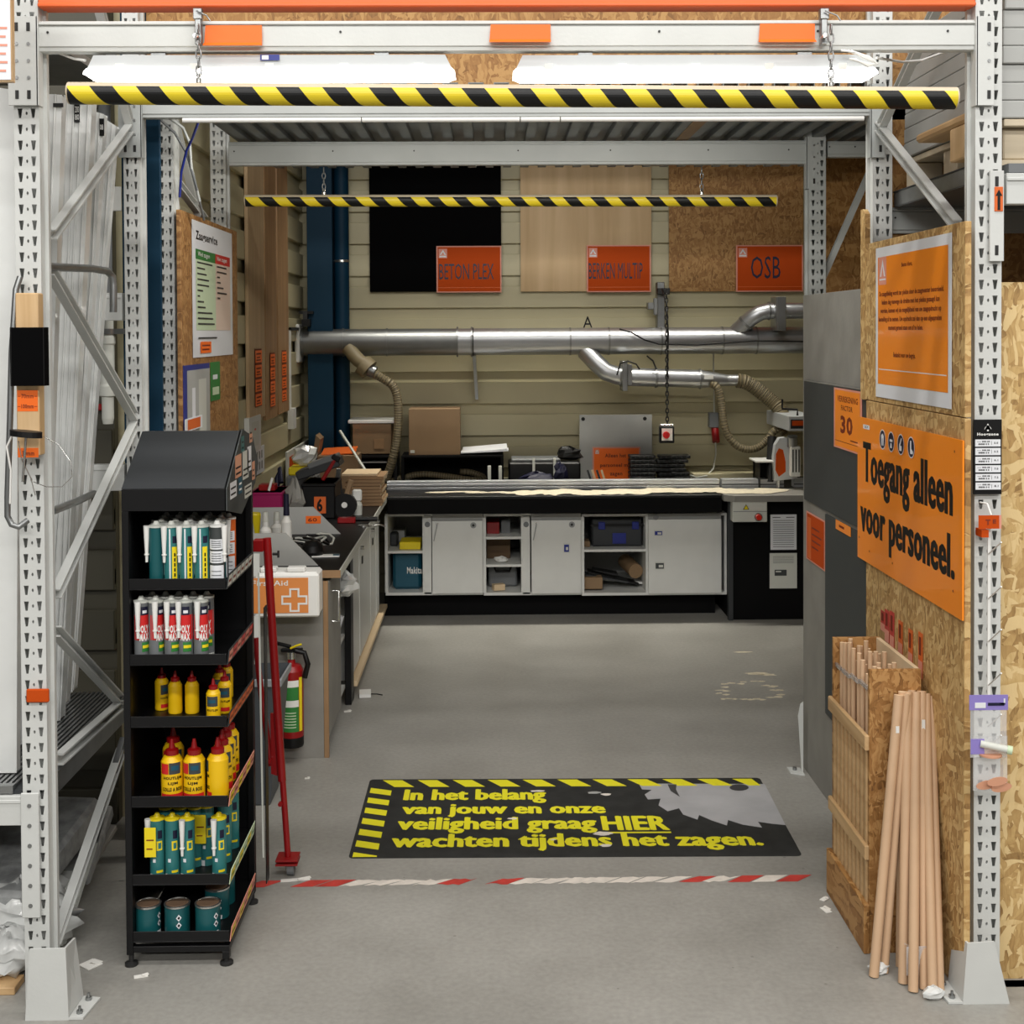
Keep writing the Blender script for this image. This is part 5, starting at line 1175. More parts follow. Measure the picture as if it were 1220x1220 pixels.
bottle(316.5, 640, 14, 58, 6.1, 'white', 'paper_shade', 'white glue bottle nearest the display stand on the left bench')
bottle(330, 638, 14, 47, 6.35, 'white', 'paper_shade', 'middle white glue bottle on the left bench')
bottle(341.5, 645, 13, 79, 6.1, 'white', 'navy', 'white bottle with a long dark blue nozzle on the left bench', body=.58, caph=.32)
x0, x1, z0, z1 = R(297.5, 587, 336, 606, 7.2)
o = solo(MB().box(x0, x1, 7.2, 7.5, ZB+.001, z1, 'magenta'), 'storage_box', 'magenta plastic box on the left bench', 'box', bevel=.008)
MB().box(x0-.004, x1+.004, 7.196, 7.504, z1-.014, z1, 'magenta').build('lid', o, .003)
zt = z1+.001
p = W(320,584,7.3); solo(MB().box(p.x-.05, p.x+.04, 7.27, 7.36, zt, zt+.035, 'red').cyl((p.x+.01,7.25,zt+.005),(p.x+.03,7.25,zt+.075),.008,'white',8), 'small_parts', 'small red part with a white pen on the magenta box', 'tool', bevel=.003)
solo(MB().tube([Vector((W(331,590,7.7).x,7.7,ZB+.017)), W(331,590,7.7), W(330,570,7.72), W(333,558,7.75), W(335,575,7.7)], .016, 'navy', 8), 'pliers', 'dark blue handled pliers standing behind the magenta box', 'tool')
x0, x1, z0, z1 = R(298, 613, 308, 625, 6.5); solo(MB().lathe([(0,ZB+.001),(.02,ZB+.001),(.034,ZB+.16),(.03,ZB+.17),(0,ZB+.165)], ((x0+x1)/2, 6.5, 0), 'yellow', 14), 'yellow_cup', 'yellow beaker beside the white glue bottles', 'cup')
# cable tangle / black tool
cb = MB()
for k in range(6):
    a = random.uniform(0, 6); cx_, cy_ = W(358+4*k, 650, 6.35).x, 6.3+.03*k
    cb.tube([(cx_+.07*math.cos(a+j*.7), cy_+.06*math.sin(a+j*.7), ZB+.012+.05*abs(math.sin(j*.5+k))) for j in range(9)], .006, 'paper_shade' if k % 2 else 'black', 6)
solo(cb, 'cable_coil', 'tangle of black and white cable between the two grey dividers', 'cable')
p = W(370, 650, 6.3); o = solo(MB().lathe([(0,0),(.05,0),(.055,.02),(.05,.05),(.03,.07),(0,.075)], (p.x+.02, 6.22, ZB+.001), 'black', 16), 'tape_measure', 'round black tool lying in the cable tangle', 'tool')
p = WZ(388, 663, ZB); solo(MB().obox((p.x, p.y, ZB+.004), (.13,.05,.006), (0,0,.1), 'white').obox((p.x+.05, p.y, ZB+.0075), (.03,.04,.001), (0,0,.1), 'tool_teal'), 'paper_sheet', 'small white leaflet at the front edge of the left bench', 'paper')
# crate with 6 and heap
x0, x1, z0, z1 = R(360, 576, 399, 618, 7.45)
o = solo(MB().box(x0, x1, 7.45, 7.75, ZB+.001, z1, 'black').box(x0-.006, x1+.006, 7.444, 7.756, z1-.02, z1, 'black'), 'storage_crate', 'black crate marked with an orange number 6 on the left bench', 'crate', bevel=.006)
a0, a1, c0, c1 = R(374, 592, 388, 612, 7.44)
plate((a0, 7.448, c0), UX, UZ, a1-a0, c1-c0, .002, [('t',.22,.1,.5,.8,'6','black',.05)], 'number_label', '', '', bg='orange_dull', parent=o)
zc6 = z1+.001
tb = thing('toolbox', 'open grey black toolbox lying tilted on the crate', 'toolbox', W(378,575,7.5))
c = W(380,566,7.55); MB().obox((c.x, 7.6, zc6+.075), (.26,.22,.05), (0,-.32,0), 'charcoal').build('box_shell', tb, .006)
MB().obox((c.x+.03, 7.56, zc6+.12), (.18,.15,.03), (0,-.32,0), 'grey_plastic').build('box_tray', tb, .004)
c = W(398,562,7.4); solo(MB().obox((c.x-.04, 7.5, zc6+.075), (.022,.03,.15), (0,.55,0), 'red').obox((c.x+.0, 7.5, zc6+.14), (.05,.045,.03), (0,.55,0), 'black'), 'power_tool', 'red and black handled tool leaning against the tilted toolbox', 'tool', bevel=.006)
c = W(362,560,7.9); solo(MB().box(c.x-.10, c.x+.08, 7.85, 8.05, ZB+.001, c.z-.03, 'grey_plastic').box(c.x-.09, c.x+.07, 7.87, 8.03, c.z-.03, c.z+.02, 'yellow'), 'storage_bin', 'yellow topped bin behind the tilted toolbox', 'bin', bevel=.008)
solo(crumple(c.x-.0, 7.93, c.z+.021, .08, .07, .12, 'foil', 41, 11, 7), 'plastic_bag', 'crumpled white plastic bag on the yellow topped bin', 'bag')
solo(crumple(W(352,600,7.3).x, 7.28, ZB+.001, .05, .06, .24, 'grey_panel', 43, 11, 8), 'cloth_bag', 'grey and red bundle of cloth beside the black crate', 'cloth')
solo(MB().obox((W(400,590,7.9).x+.0, 7.95, ZB+.12), (.03,.03,.235), (0,.12,0), 'galv').obox((W(404,600,7.9).x, 7.95, ZB+.085), (.03,.04,.165), (0,-.1,0), 'charcoal'), 'hand_tool', 'grey metal tool standing between the crate and the wood stack', 'tool', bevel=.003)
# mdf stack
zz = ZB+.001; x0, x1, z0, z1 = R(413, 565, 459, 600, 8.0); ms = thing('board_stack', 'stack of brown offcut boards at the inner corner of the left bench', 'board stack', ((x0+x1)/2, 8.0, zz))
n = 9; hh = (W(430,567,8.0).z-zz)/n
rnd = random.Random(11)
for k in range(n):
    ox = rnd.uniform(-.012,.012); MB().box(x0+ox, x1+ox-.02, 7.98+rnd.uniform(0,.01), 8.3, zz+k*hh, zz+(k+1)*hh-.0025, 'mdf').box(x1+ox-.02, x1+ox-.019, 7.985, 8.3, zz+k*hh, zz+(k+1)*hh-.0025, 'mdf_edge').build('board', ms)
MB().box(x0-.03, x1-.05, 8.0, 8.3, zz+n*hh, zz+n*hh+.012, 'mdf_edge').build('board', ms)
# spray bottle, tape, red clamp
sp = thing('spray_bottle', 'small clear spray bottle with a white head before the board stack', 'bottle', (W(426,600,7.6).x, 7.6, ZB)); cx = W(426,600,7.6).x
MB().lathe([(0,ZB+.001),(.026,ZB+.001),(.028,ZB+.06),(.02,ZB+.08),(0,ZB+.08)], (cx,7.6,0), 'paper_shade', 14).build('bottle_body', sp); MB().box(cx-.03, cx+.025, 7.58, 7.62, ZB+.081, ZB+.15, 'white').build('spray_head', sp, .008)
cx = W(412,600,7.55).x
td = thing('tape_dispenser', 'black tape dispenser with a white hub beside the spray bottle', 'dispenser', (cx, 7.5, ZB))
MB().cyl((cx,7.48,ZB+.071),(cx,7.52,ZB+.071),.07,'black',18).build('reel', td); MB().cyl((cx,7.475,ZB+.075),(cx,7.48,ZB+.075),.017,'white',14).build('hub', td)
MB().obox((cx+.02,7.5,ZB+.16),(.03,.03,.12),(0,.3,0),'brown_card').build('handle', td, .004)
cx = W(424,606,7.3).x; solo(MB().box(cx-.10, cx+.0, 7.26, 7.32, ZB+.001, ZB+.03, 'red').cyl((cx,7.29,ZB+.02),(cx+.12,7.29,ZB+.02),.014,'black',10), 'hand_clamp', 'red and black clamp lying before the tape dispenser', 'clamp', bevel=.004)
cx = W(432,615,7.1).x; solo(MB().lathe([(0,0),(.03,0),(.03,.008),(.012,.008),(.012,.0)], (cx,7.15,ZB+.001), 'tin', 16).tube([(cx+.03,7.1,ZB+.008),(cx+.09,7.16,ZB+.008),(cx+.12,7.1,ZB+.008)], .005, 'tin', 6), 'metal_fittings', 'few shiny metal fittings on the black worktop', 'fitting')
# cardboard boxes in the corner
x0, x1, z0, z1 = R(378, 541, 426, 570, 8.85)
o = solo(MB().box(x0, x1, 8.85, 9.12, ZB+.001, z1-.01, 'brown_card'), 'cardboard_box', 'open brown carton in front of the blue column', 'box', bevel=.003)
MB().obox(((x0+x1)/2, 8.98, z1+.01), (x1-x0-.04, .2, .006), (.15,-.05,0), 'orange_dull').build('orange_folder', o)
MB().prism([(x0,8.86,z1-.01),(x0+.02,8.86,z1+.10),(x0-.01,8.86,z1+.13),(x0-.03,8.86,z1)], (0,.2,0), 'brown_card').build('flap', o)
x0, x1, z0, z1 = R(420, 501, 466, 541, 9.12)
t = thing('cardboard_box', 'brown carton with a white lid on a small black stand left of the ribbed hose', 'box', ((x0+x1)/2, 9.12, ZB))
MB().box(x0, x1, 9.13, 9.38, z0, z1-.02, 'brown_card').build('carton', t, .003); MB().box(x0-.03, x1+.03, 9.11, 9.39, z1-.02, z1+.006, 'white_lam').build('lid', t, .004)
MB().box(x0+.15, x0+.22, 9.125, 9.13, z1-.2, z1-.13, 'mdf').build('tape_patch', t)
MB().box(x0-.02, x1+.04, 9.12, 9.39, z0-.024, z0-.006, 'black').box(x0-.02, x0, 9.12, 9.39, ZB+.001, z0-.024, 'black').box(x1+.02, x1+.04, 9.12, 9.39, ZB+.001, z0-.024, 'black').box(x0, x1+.02, 9.37, 9.39, ZB+.001, z0-.024, 'black').build('stand', t)
MB().box(x0, x1+.02, 9.13, 9.36, W(440,551,9.1).z-.006, W(440,551,9.1).z, 'white_lam').build('stand_shelf', t)
solo(MB().bar(W(405,513,8.8), Vector((W(452,572,8.6).x,8.6,ZB+.008)), .02, .008, 'paper_shade'), 'ruler', 'pale ruler leaning slantwise before the corner cartons', 'ruler')
# framed orange sign against left wall
a0 = WX(342, 545, WLX+.03); a1 = WX(368, 530, WLX+.03)
zt0 = WX(355, 531, WLX+.03).z
t = solo(MB().box(WLX+.02, WLX+.032, a0.y, a1.y, ZB+.02, zt0, 'paper_shade').box(WLX+.032, WLX+.034, a0.y+.08, a1.y-.06, ZB+.06, zt0-.04, 'orange_sign'), 'sign_board', 'white framed orange board standing against the left wall', 'board', bevel=.002)
# ================================================================ FIRST AID, EXTINGUISHER, BIN, RED STAND
x0, x1, z0, z1 = R(284, 681, 379, 737, 5.62)
fa = thing('first_aid_box', 'white first aid case with orange cross label on the end of the left bench', 'first aid box', ((x0+x1)/2, 5.62, z0))
MB().box(x0, x1, 5.64, 5.779, z0, z1-.008, 'white').build('case', fa, .012)
MB().box(x0-.004, x1+.004, 5.62, 5.64, z0+.004, z1-.012, 'white').build('lid', fa, .008)
MB().box(x0+.09, x0+.16, 5.645, 5.7, z1-.008, z1+.012, 'white').box(x1-.14, x1-.06, 5.645, 5.7, z1-.008, z1+.012, 'white').build('latch', fa, .004)
a0, a1, c0, c1 = R(298, 689, 367, 731, 5.61)
W_, H_ = a1-a0, c1-c0
e = [('t',.03,.78,.62,.15,'First Aid','white',.02)]
cr = [(.0,.33),(.33,.33),(.33,0),(.67,0),(.67,.33),(1,.33),(1,.67),(.67,.67),(.67,1),(.33,1),(.33,.67),(0,.67)]
def crs(x, y, w, h, g=0): return ('p', [(x+w*a, y+h*b) for a, b in cr], 'white')
# cross outline
def crossline(x, y, w, h, m, s):
    out = []; P_ = [(x+w*a, y+h*b) for a, b in cr]; tx, ty = s/W_, s/H_
    for i in range(12):
        (ax, ay), (bx, by) = P_[i], P_[(i+1)%12]
        out.append(('r', min(ax,bx)-tx/2, min(ay,by)-ty/2, abs(bx-ax)+tx, abs(by-ay)+ty, m))
    return out
e += crossline(.55,.06,.42,.62,'white',.008)
plate((a0, 5.618, c0), UX, UZ, W_, H_, .001, e, 'orange_label', '', '', bg='orange_pale', parent=fa)
# extinguisher
cx = W(345,830,5.66).x; Y = 5.722; zb = W(345,888,Y).z; zt = W(345,790,Y).z; r = .052
fe = thing('fire_extinguisher', 'red fire extinguisher with green label hung on the left bench end', 'fire extinguisher', (cx, Y, zb))
MB().lathe([(0,zb),(r*.96,zb),(r,zb+.01,'black'),(r,zb+.045,'black'),(r,zb+.05),(r,zt-.03),(r*.8,zt-.008),(r*.35,zt),(r*.3,zt+.02),(0,zt+.02)], (cx,Y,0), 'red', 22).build('cylinder', fe)
MB().cyl((cx,Y,zt+.02),(cx,Y,zt+.05), .02, 'tin', 12).box(cx-.045,cx+.05,Y-.012,Y+.012,zt+.05,zt+.066,'black').obox((cx-.05,Y,zt+.085),(.1,.024,.012),(0,.25,0),'black').build('valve', fe, .003)
MB().tube([(cx+.02,Y-.02,zt+.06),(cx+.06,Y-.02,zt+.05),(cx+.075,Y-.02,zt+.0),(cx+.06,Y-.02,zt-.06)], .012, 'black', 8).build('nozzle_hose', fe)
MB().tube([(cx,Y-.02,zt+.07),(cx+.03,Y-.03,zt+.085),(cx+.05,Y-.03,zt+.09)], .005, 'yellow', 5).build('safety_pin', fe)
lb = MB(); 
def arc(z0_, z1_, a0_, a1_, m, rr=r+.0008):
    n_ = 8; v = [(cx+rr*math.sin(a0_+(a1_-a0_)*i/n_), Y-rr*math.cos(a0_+(a1_-a0_)*i/n_), z) for z in (z0_, z1_) for i in range(n_+1)]
    lb.add(v, [(i, i+1, i+n_+2, i+n_+1) for i in range(n_)], m, True)
H = zt-zb
arc(zb+H*.20, zb+H*.82, -.9, .75, 'green'); arc(zb+H*.74, zb+H*.82, -.9, .75, 'white', r+.0012); arc(zb+H*.5, zb+H*.58, -.9, .75, 'white', r+.0012)
for k in range(6): arc(zb+H*(.25+.035*k), zb+H*(.262+.035*k), -.6, .5, 'pale_green', r+.0014)
arc(zb+H*.2, zb+H*.85, .8, 1.15, 'yellow', r+.001)
lb.build('label', fe)
# waste bin
t = thing('waste_bin', 'grey plastic waste bin behind the red stand', 'bin', (W(320,950,5.28).x, 5.28, 0))
bx0, bx1 = W(292,860,5.2).x, W(334,810,5.2).x; zt = W(320,800,5.3).z
q = [(bx0+.02,5.2,0),(bx1-.045,5.2,0),(bx1-.045,5.42,0),(bx0+.02,5.42,0)]; Q = [(bx0,5.18,zt),(bx1,5.18,zt),(bx1,5.44,zt),(bx0,5.44,zt)]
MB().add(q+Q, [(0,3,2,1),(0,1,5,4),(1,2,6,5),(2,3,7,6),(3,0,4,7)], 'bin_grey').build('bin_body', t, .006)
MB().box(bx0-.006,bx1+.008,5.172,5.184,zt-.03,zt,'bin_rim').box(bx1,bx1+.008,5.184,5.44,zt-.03,zt,'bin_rim').build('rim', t, .002)
# red stand
Yr = 4.53; t = thing('support_stand', 'red tubular roller stand with a castor on the floor tape', 'stand', (W(345,1045,Yr).x, Yr, 0))
tp = [W(318,641,Yr+.02), W(325,760,Yr+.01), W(334,900,Yr), W(336,930,Yr)]
MB().tube(tp, .0145, 'red', 14).build('upper_tube', t)
MB().tube([W(335,905,Yr), W(343,1020,Yr)], .011, 'red', 12).build('lower_tube', t)
MB().tube([W(305,760,Yr+.05), W(308,800,Yr+.04), W(323,912,Yr+.01)], .011, 'red', 10).build('side_tube', t)
MB().prism([W(322,850,Yr), W(334,850,Yr), W(335,926,Yr), W(323,922,Yr)], (0,.01,0), 'red').build('gusset', t, .001)
MB().box(W(302,645,Yr).x, W(314,645,Yr).x, Yr-.012, Yr+.03, W(310,657,Yr).z, W(310,643,Yr).z, 'red').build('head_block', t, .002)
p = W(325,660,Yr); MB().cyl(p, p+Vector((.02,-.004,0)), .005, 'dark_metal', 8).cyl(p+Vector((.02,-.004,-.012)), p+Vector((.02,-.004,.012)), .004, 'dark_metal', 6).build('clamp_knob', t)
for (a, b) in ((321,907),(334,958)): p = W(a,b,Yr-.013); MB().cyl(p+Vector((0,-.006,0)), p+Vector((0,.008,0)), .008, 'red', 10).build('bolt', t)
x0, x1, z0, z1 = R(330, 1018, 356, 1026, Yr); MB().box(x0, x1, Yr-.04, Yr+.04, z1-.012, z1-.006, 'red').box(x0, x1, Yr-.04, Yr+.04, z1-.026, z1-.02, 'red').build('castor_plate', t, .001)
cx = W(347,1040,Yr).x; zf = z1-.026
MB().cyl((cx-.012,Yr,.026),(cx+.012,Yr,.026),.025,'grey_plastic',18).build('castor_wheel', t); MB().prism([(cx-.02,Yr-.02,zf),(cx-.02,Yr+.02,zf),(cx-.02,Yr+.008,.02),(cx-.02,Yr-.008,.02)], (.003,0,0), 'tin').prism([(cx+.017,Yr-.02,zf),(cx+.017,Yr+.02,zf),(cx+.017,Yr+.008,.02),(cx+.017,Yr-.008,.02)], (.003,0,0), 'tin').build('castor_fork', t)
pri([(301,660),(309,660),(308,925),(302,925)], 5.62, .01, 'white_lam', 'white_strip', 'narrow white strip standing upright behind the red stand', 'strip', base=.0)
# ================================================================ FLOOR PRINT, TAPE, SCRAPS
FL, FR, BR, BL = WZ(415,1023,0), WZ(956,1020,0), WZ(905,927,0), WZ(441,929,0)
y0, y1 = (FL.y+FR.y)/2, (BL.y+BR.y)/2; xa, xb2 = (FL.x+BL.x)/2, (FR.x+BR.x)/2
W_, H_ = xb2-xa, y1-y0
fm = thing('floor_sticker', 'black floor mat print with yellow safety text and a saw blade', 'floor sticker', (xa, y0, 0))
MX = Matrix.Rotation(0.0, 3, 'Z')
def FP(u, v, z=.0015):   # fractions -> bilinear on the measured quad
    a = FL.lerp(FR, u); b = BL.lerp(BR, u); p = a.lerp(b, v); return Vector((p.x, p.y, z))
rc = .012; corner = []
for (cx, cy, a0) in ((1-rc,1-2*rc,0),(rc,1-2*rc,90),(rc,2*rc,180),(1-rc,2*rc,270)):
    for k in range(4):
        t_ = math.radians(a0+30*k); corner.append(FP(cx+rc*math.cos(t_), cy+2*rc*math.sin(t_), 0.0004))
MB().prism(corner, (0,0,.0011), 'mat_black').build('mat_sheet', fm)
b = MB(); 
def fq(b, pts, m, z): b.add([FP(u, v, z) for u, v in pts], [tuple(range(len(pts)))], m)
for k in range(11):
    u = .055+k*.0895; fq(b, [(max(.012,u-.022),.985),(min(.992,u+.028),.985),(min(.992,u+.062),.885),(min(.99,u+.012),.885)][::-1], 'mat_yellow', .0018)
for k in range(7):
    v = .84-k*.135; fq(b, [(.008,v+.035),(.008,v-.035 if v>.1 else max(.012,v-.035)),(.062,v-.075 if v > .1 else .012),(.062,max(.012,v-.005))], 'mat_yellow', .0018)
b.build('hazard_border', fm)
tx = MB()
u_ = (FR-FL).normalized(); v_ = (BL-FL).normalized(); v_ = Vector((0,1,0))
def ftxt(s, u0, u1, v0, v1, m='mat_yellow', bold=.04):
    g, fs = glyphs(s, .012)
    for k, (du, dv) in enumerate(((-.0032,0),(.0032,0),(0,0),(-.0016,.004),(.0016,-.004))): tx.add([FP(u0+(u1-u0)*x+du, v0+(v1-v0)*y+dv, .0021+.00003*k) for x, y in g], fs, m)
ftxt('In het belang', .098, .445, .655, .845)
ftxt('van jouw en onze', .10, .585, .475, .64)
ftxt('veiligheid graag', .096, .557, .275, .47)
ftxt('HIER', .575, .725, .305, .475, bold=.06); fq(tx, [(.575,.265),(.728,.265),(.728,.282),(.575,.282)], 'mat_yellow', .0021)
ftxt('wachten tijdens het zagen.', .09, .925, .07, .265)
tx.build('lettering', fm)
bd = MB(); 
cx_, cy_ = .905, .80; pts = []
# arc of the saw blade with raked teeth, clipped by the print's edge
outer = [(.615,.87),(.645,.80),(.63,.765),(.69,.70),(.668,.665),(.735,.60),(.715,.535),(.79,.50),(.80,.43),(.85,.42),(.865,.37),(.915,.385),(.925,.36)]
tooth = [(761,934),(765,941),(776.5,941.5),(768,947),(772,953),(787,952),(784.5,960),(795.5,967),(809,963.5),(814,971),(831,977),(833,971.5),(848,978),(866,984),(867.5,977.5),(885,983),(908,986.5),(903,979.5),(920,982),(936,983.5),(911,934.5)]
def fpx(b, pts, m, z): b.add([Vector((WZ(x,y,0).x, WZ(x,y,0).y, z)) for x, y in pts], [tuple(range(len(pts)))], m)
fpx(bd, tooth[::-1], 'blade_grey', .0017)
fpx(bd, [(880.6+11.5*math.cos(i*PI/8), 938.8-4*math.sin(i*PI/8)) for i in range(16)], 'blade_dark', .0020)
fpx(bd, [(795.4,935),(799,943),(810,950),(805.4,941),(806,935)], 'blade_dark', .0020)
bd.build('saw_blade_print', fm)
sc = MB()
for i, (px, py, rx, ry) in enumerate(((708,945,.035,.012),(722,947,.02,.012),(717,994,.035,.018),(722,1008,.02,.012),(610,976,.02,.01),(640,943,.03,.01),(659,1001,.012,.006))):
    p = WZ(px, py, 0); bl(sc, p.x, p.y, rx, ry, .0023, 'tape_white' if i > 0 else 'grey_board', 60+i, th=.0003)
sc.build('worn_patches', fm)
# red and white tape across the opening
P0, P1 = WZ(300,1053.5,0), WZ(990,1046,0)
tp = thing('floor_tape', 'worn red and white striped tape across the floor of the opening', 'tape', P0)
L = (P1-P0).length; d = (P1-P0).normalized(); nrm = Vector((-d.y, d.x, 0)); hw = .026; rnd = random.Random(3); n = 24; pw = L/n
bt = MB()
for i in range(n):
    s0 = i*pw; sk = .03
    m = 'tape_red' if i in (0,2,3,10,20,22) or (i % 2 == 0 and rnd.random() < .35) else 'tape_white'
    if rnd.random() < .12: continue
    segs = 4; lo = []; hi = []
    for k in range(segs+1):
        s = s0+(pw-.008)*k/segs; worn = rnd.uniform(0, .012) if 3 < i < 20 else 0
        lo.append(P0+d*(s-sk)-nrm*(hw-worn)+Vector((0,0,.0006))); hi.append(P0+d*(s+sk)+nrm*(hw-worn*rnd.uniform(0,1.5))+Vector((0,0,.0006)))
    MB().prism(lo+hi[::-1], (0,0,.0006), m).build('tape_piece', tp)
def scrap(px, py, w, h, ang, label, m='scrap'):
    p = WZ(px, py, 0); solo(MB().obox((p.x, p.y, .0025), (w, h, .003), (0,0,ang), m).obox((p.x+.3*w, p.y+.2*h, .006), (w*.5, h*.6, .002), (.2,.1,ang+.5), m), 'paper_scrap', label, 'paper')
scrap(352, 1049, .10, .02, .15, 'crumpled white paper strip on the tape beside the red stand')
scrap(982, 1072, .03, .018, .8, 'upper of two small white scraps by the dowel bin foot')
scrap(984, 1085, .022, .04, .3, 'lower of two small white scraps by the dowel bin foot')
scrap(168, 1164, .04, .016, .3, 'small white scrap under the front of the black display stand')
scrap(108, 1150, .05, .05, .9, 'white paper triangle on the floor beside the left post guard')
scrap(366, 928, .02, .012, .1, 'tiny white scrap on the floor near the waste bin')
scrap(414, 848, .035, .02, .2, 'white scrap at the foot of the black cabinet post')
st = MB(); k = 0
for i in range(26):
    t_ = 2*PI*i/26; px, py = 893+34*math.cos(t_)+random.uniform(-6,6), 824+11*math.sin(t_)+random.uniform(-2,2); p = WZ(px, py, 0); bl(st, p.x, p.y, .022, .012, .0004, 'dust', 90+i, 9, .5, .0004)
for (px, py) in ((884,777),(905,803),(915,804),(900,802)): p = WZ(px, py, 0); bl(st, p.x, p.y, .05, .016, .0004, 'dust', int(px), 9, .5, .0004)
o = solo(st, 'glue_residue', 'pale scraped glue residue on the floor near the partition', 'residue'); o['kind'] = 'stuff'
# ================================================================ SIGNS ON THE RIGHT
SX = XO-.004
def rw(X, p0, p1, ptop, pbot):
    """far px, near px on plane X; ptop/pbot = pixel points on top and bottom edge"""
    return WX(p0, 395, X).y, WX(p1, 395, X).y, WX(*pbot, X).z, WX(*ptop, X).z
def rplate(X, p0, p1, ptop, pbot, th, els, name, label, cat, **k):
    ya, yb, za, zb = rw(X, p0, p1, ptop, pbot)
    return plate((X, ya, za), -UY, UZ, ya-yb, zb-za, th, els, name, label, cat, **k)
e = [('r', .035, .09, .93, .845, 'orange'), ('r', .05, .185, .90, .006, 'white_paper'), ('r', .05, .75, .115, .185, 'pink_print')]
e += [('p', [(.06,.78),(.155,.78),(.155,.79),(.06,.79)], 'white_paper'), ('p', [(.07,.805),(.108,.92),(.148,.805),(.13,.805),(.108,.875),(.088,.805)], 'white_paper')]
e += [('t', .385, .845, .145, .032, 'Beste klant,', 'rust_print', .035)]
for i, (l, x, w) in enumerate((('De zaagafdeling wordt ter plekke door de zaagmeester beoordeeld.', .06, .86), ('Iedere dag vanwege de drukte met het plekke gezaagd kan', .10, .77), ('worden, kunnen wij de mogelijkheid van uw zaagopdracht op', .08, .81), ('bestelling af te nemen. Uw opdracht zal dan op een afgesproken', .055, .84), ('moment gereed staan om af te halen.', .20, .47))):
    e.append(('t', x, .664-i*.056, w, .042, l, 'rust_print', .035))
e.append(('t', .275, .265, .30, .042, 'Bedankt voor uw begrip.', 'rust_print', .035))
rplate(SX, 1043.5, 1133.5, (1133,277), (1133,487.5), .001, e, 'poster', 'orange letter poster with a white border, Beste klant', 'poster')
e = [('r', .0, .0, 1, 1, 'orange'), *[('t', .072+dx, .47, .853, .365, 'Toegang alleen', 'black', .02) for dx in (-.006, 0, .006)], *[('t', .041+dx, .125, .90, .33, 'voor personeel.', 'black', .02) for dx in (-.006, 0, .006)], ('r', .07, .925, .075, .03, 'white_paper'), ('t', .085, .932, .045, .016, '27', 'black', .03)]
SG = XO-.010
ya, yb, za, zb = rw(SG, 1022, 1147, (1147,525), (1147,740))
sw_, sh_ = ya-yb, zb-za
for i, cx_ in enumerate((.29, .382, .48, .58)):
    r_ = .034
    e += [('c', cx_, .885, r_, 'white_paper'), ('c', cx_, .885, r_*.9, 'navy')]
    x, y, rx, ry = cx_, .885, r_*.55/sw_, r_*.6/sh_
    if i == 0: e += [('p', [(x-rx*.6,y-ry),(x+rx*.6,y-ry),(x+rx*.8,y+ry*.6),(x,y+ry),(x-rx*.8,y+ry*.6)], 'white_paper'), ('r', x-rx*.1, y-ry, rx*.2, ry*1.2, 'navy')]
    if i == 1: e += [('r', x-rx*.8, y, rx*1.6, ry*.4, 'white_paper'), ('p', [(x-rx*.6,y-ry),(x+rx*.6,y-ry),(x+rx*.3,y-ry*.2),(x-rx*.3,y-ry*.2)], 'white_paper')]
    if i == 2: e += [('p', [(x-rx*.8,y-ry),(x+rx*.5,y-ry),(x+rx*.5,y-ry*.2),(x-rx*.2,y-ry*.2),(x+rx*.6,y+ry),(x+rx*.2,y+ry),(x-rx*.8,y-ry*.1)], 'white_paper')]
    if i == 3: e += [('p', [(x-rx*.5,y+ry),(x+rx*.2,y+ry),(x+rx*.2,y-ry*.2),(x+rx,y-ry*.6),(x+rx,y-ry),(x-rx*.5,y-ry)], 'white_paper')]
for (x, y) in ((.03,.15),(.15,.09),(.40,.10),(.95,.93),(.94,.14)): e.append(('c', x, y, .004, 'rust_print'))
plate((SG, ya, za), -UY, UZ, sw_, sh_, .005, e, 'sign', 'big orange sign reading Toegang alleen voor personeel with four blue symbols', 'sign', bg='orange')
e = [('r', .05, .03, .9, .94, 'orange'), ('t', .14, .78, .74, .10, 'VERREKENING', 'rust_print', .04), ('t', .28, .64, .42, .09, 'FACTOR', 'rust_print', .04), ('t', .26, .26, .44, .30, '30', 'rust_print', .05), ('r', .62, .17, .3, .02, 'rust_print'), ('r', .05, .12, .9, .008, 'rust_print')]
rplate(XP-.012, 993.5, 1026.5, (1000,462.5), (1012,538), .002, e, 'poster', 'orange poster with the number 30 on the dark panel', 'poster', bg='pink_print')
e = [('r', .05, .03, .9, .94, 'orange_sign')] + [('r', .32, .70-.13*i, (.4,.5,.45,.35)[i], .035, 'rust_print') for i in range(4)] + [('r', .1, .05, .18, .85, 'orange_dull')]
rplate(XP-.004, 960.5, 983, (960,608), (962,666), .002, e, 'poster', 'orange notice low on the grey partition at its far edge', 'poster', bg='pink_print')
rplate(XP-.012, 995.5, 1013, (996,619), (996,630), .002, [('r', .25, .4, .35, .25, 'rust_print')], 'price_label', 'tiny orange label at the top of the lower dark panel', 'label', bg='orange')
for i, (px, pt, pb, m) in enumerate(((1052,728,752,'pink_print'),(1057,727,765,'pink_print'),(1063,729,775,'pink_print'),(1073,740,782,'orange_sign'),(1085,750,795,'orange_sign'),(1097,754,808,'orange_sign'))):
    e = [('r', 0, 0, 1, .38, 'pink_print'), ('t', .2, .5, .5, .4, '1', 'rust_print', .03)]
    rplate(XO-.003, px-2.5, px+2.5, (px,pt), (px,pb), .001, e, 'price_strip', 'narrow red price strip, %s above the dowel bin' % ('farthest left','second from left','third from left','fourth from left','fifth from left','farthest right')[i], 'label', bg='orange_dull' if i > 2 else 'tape_red')
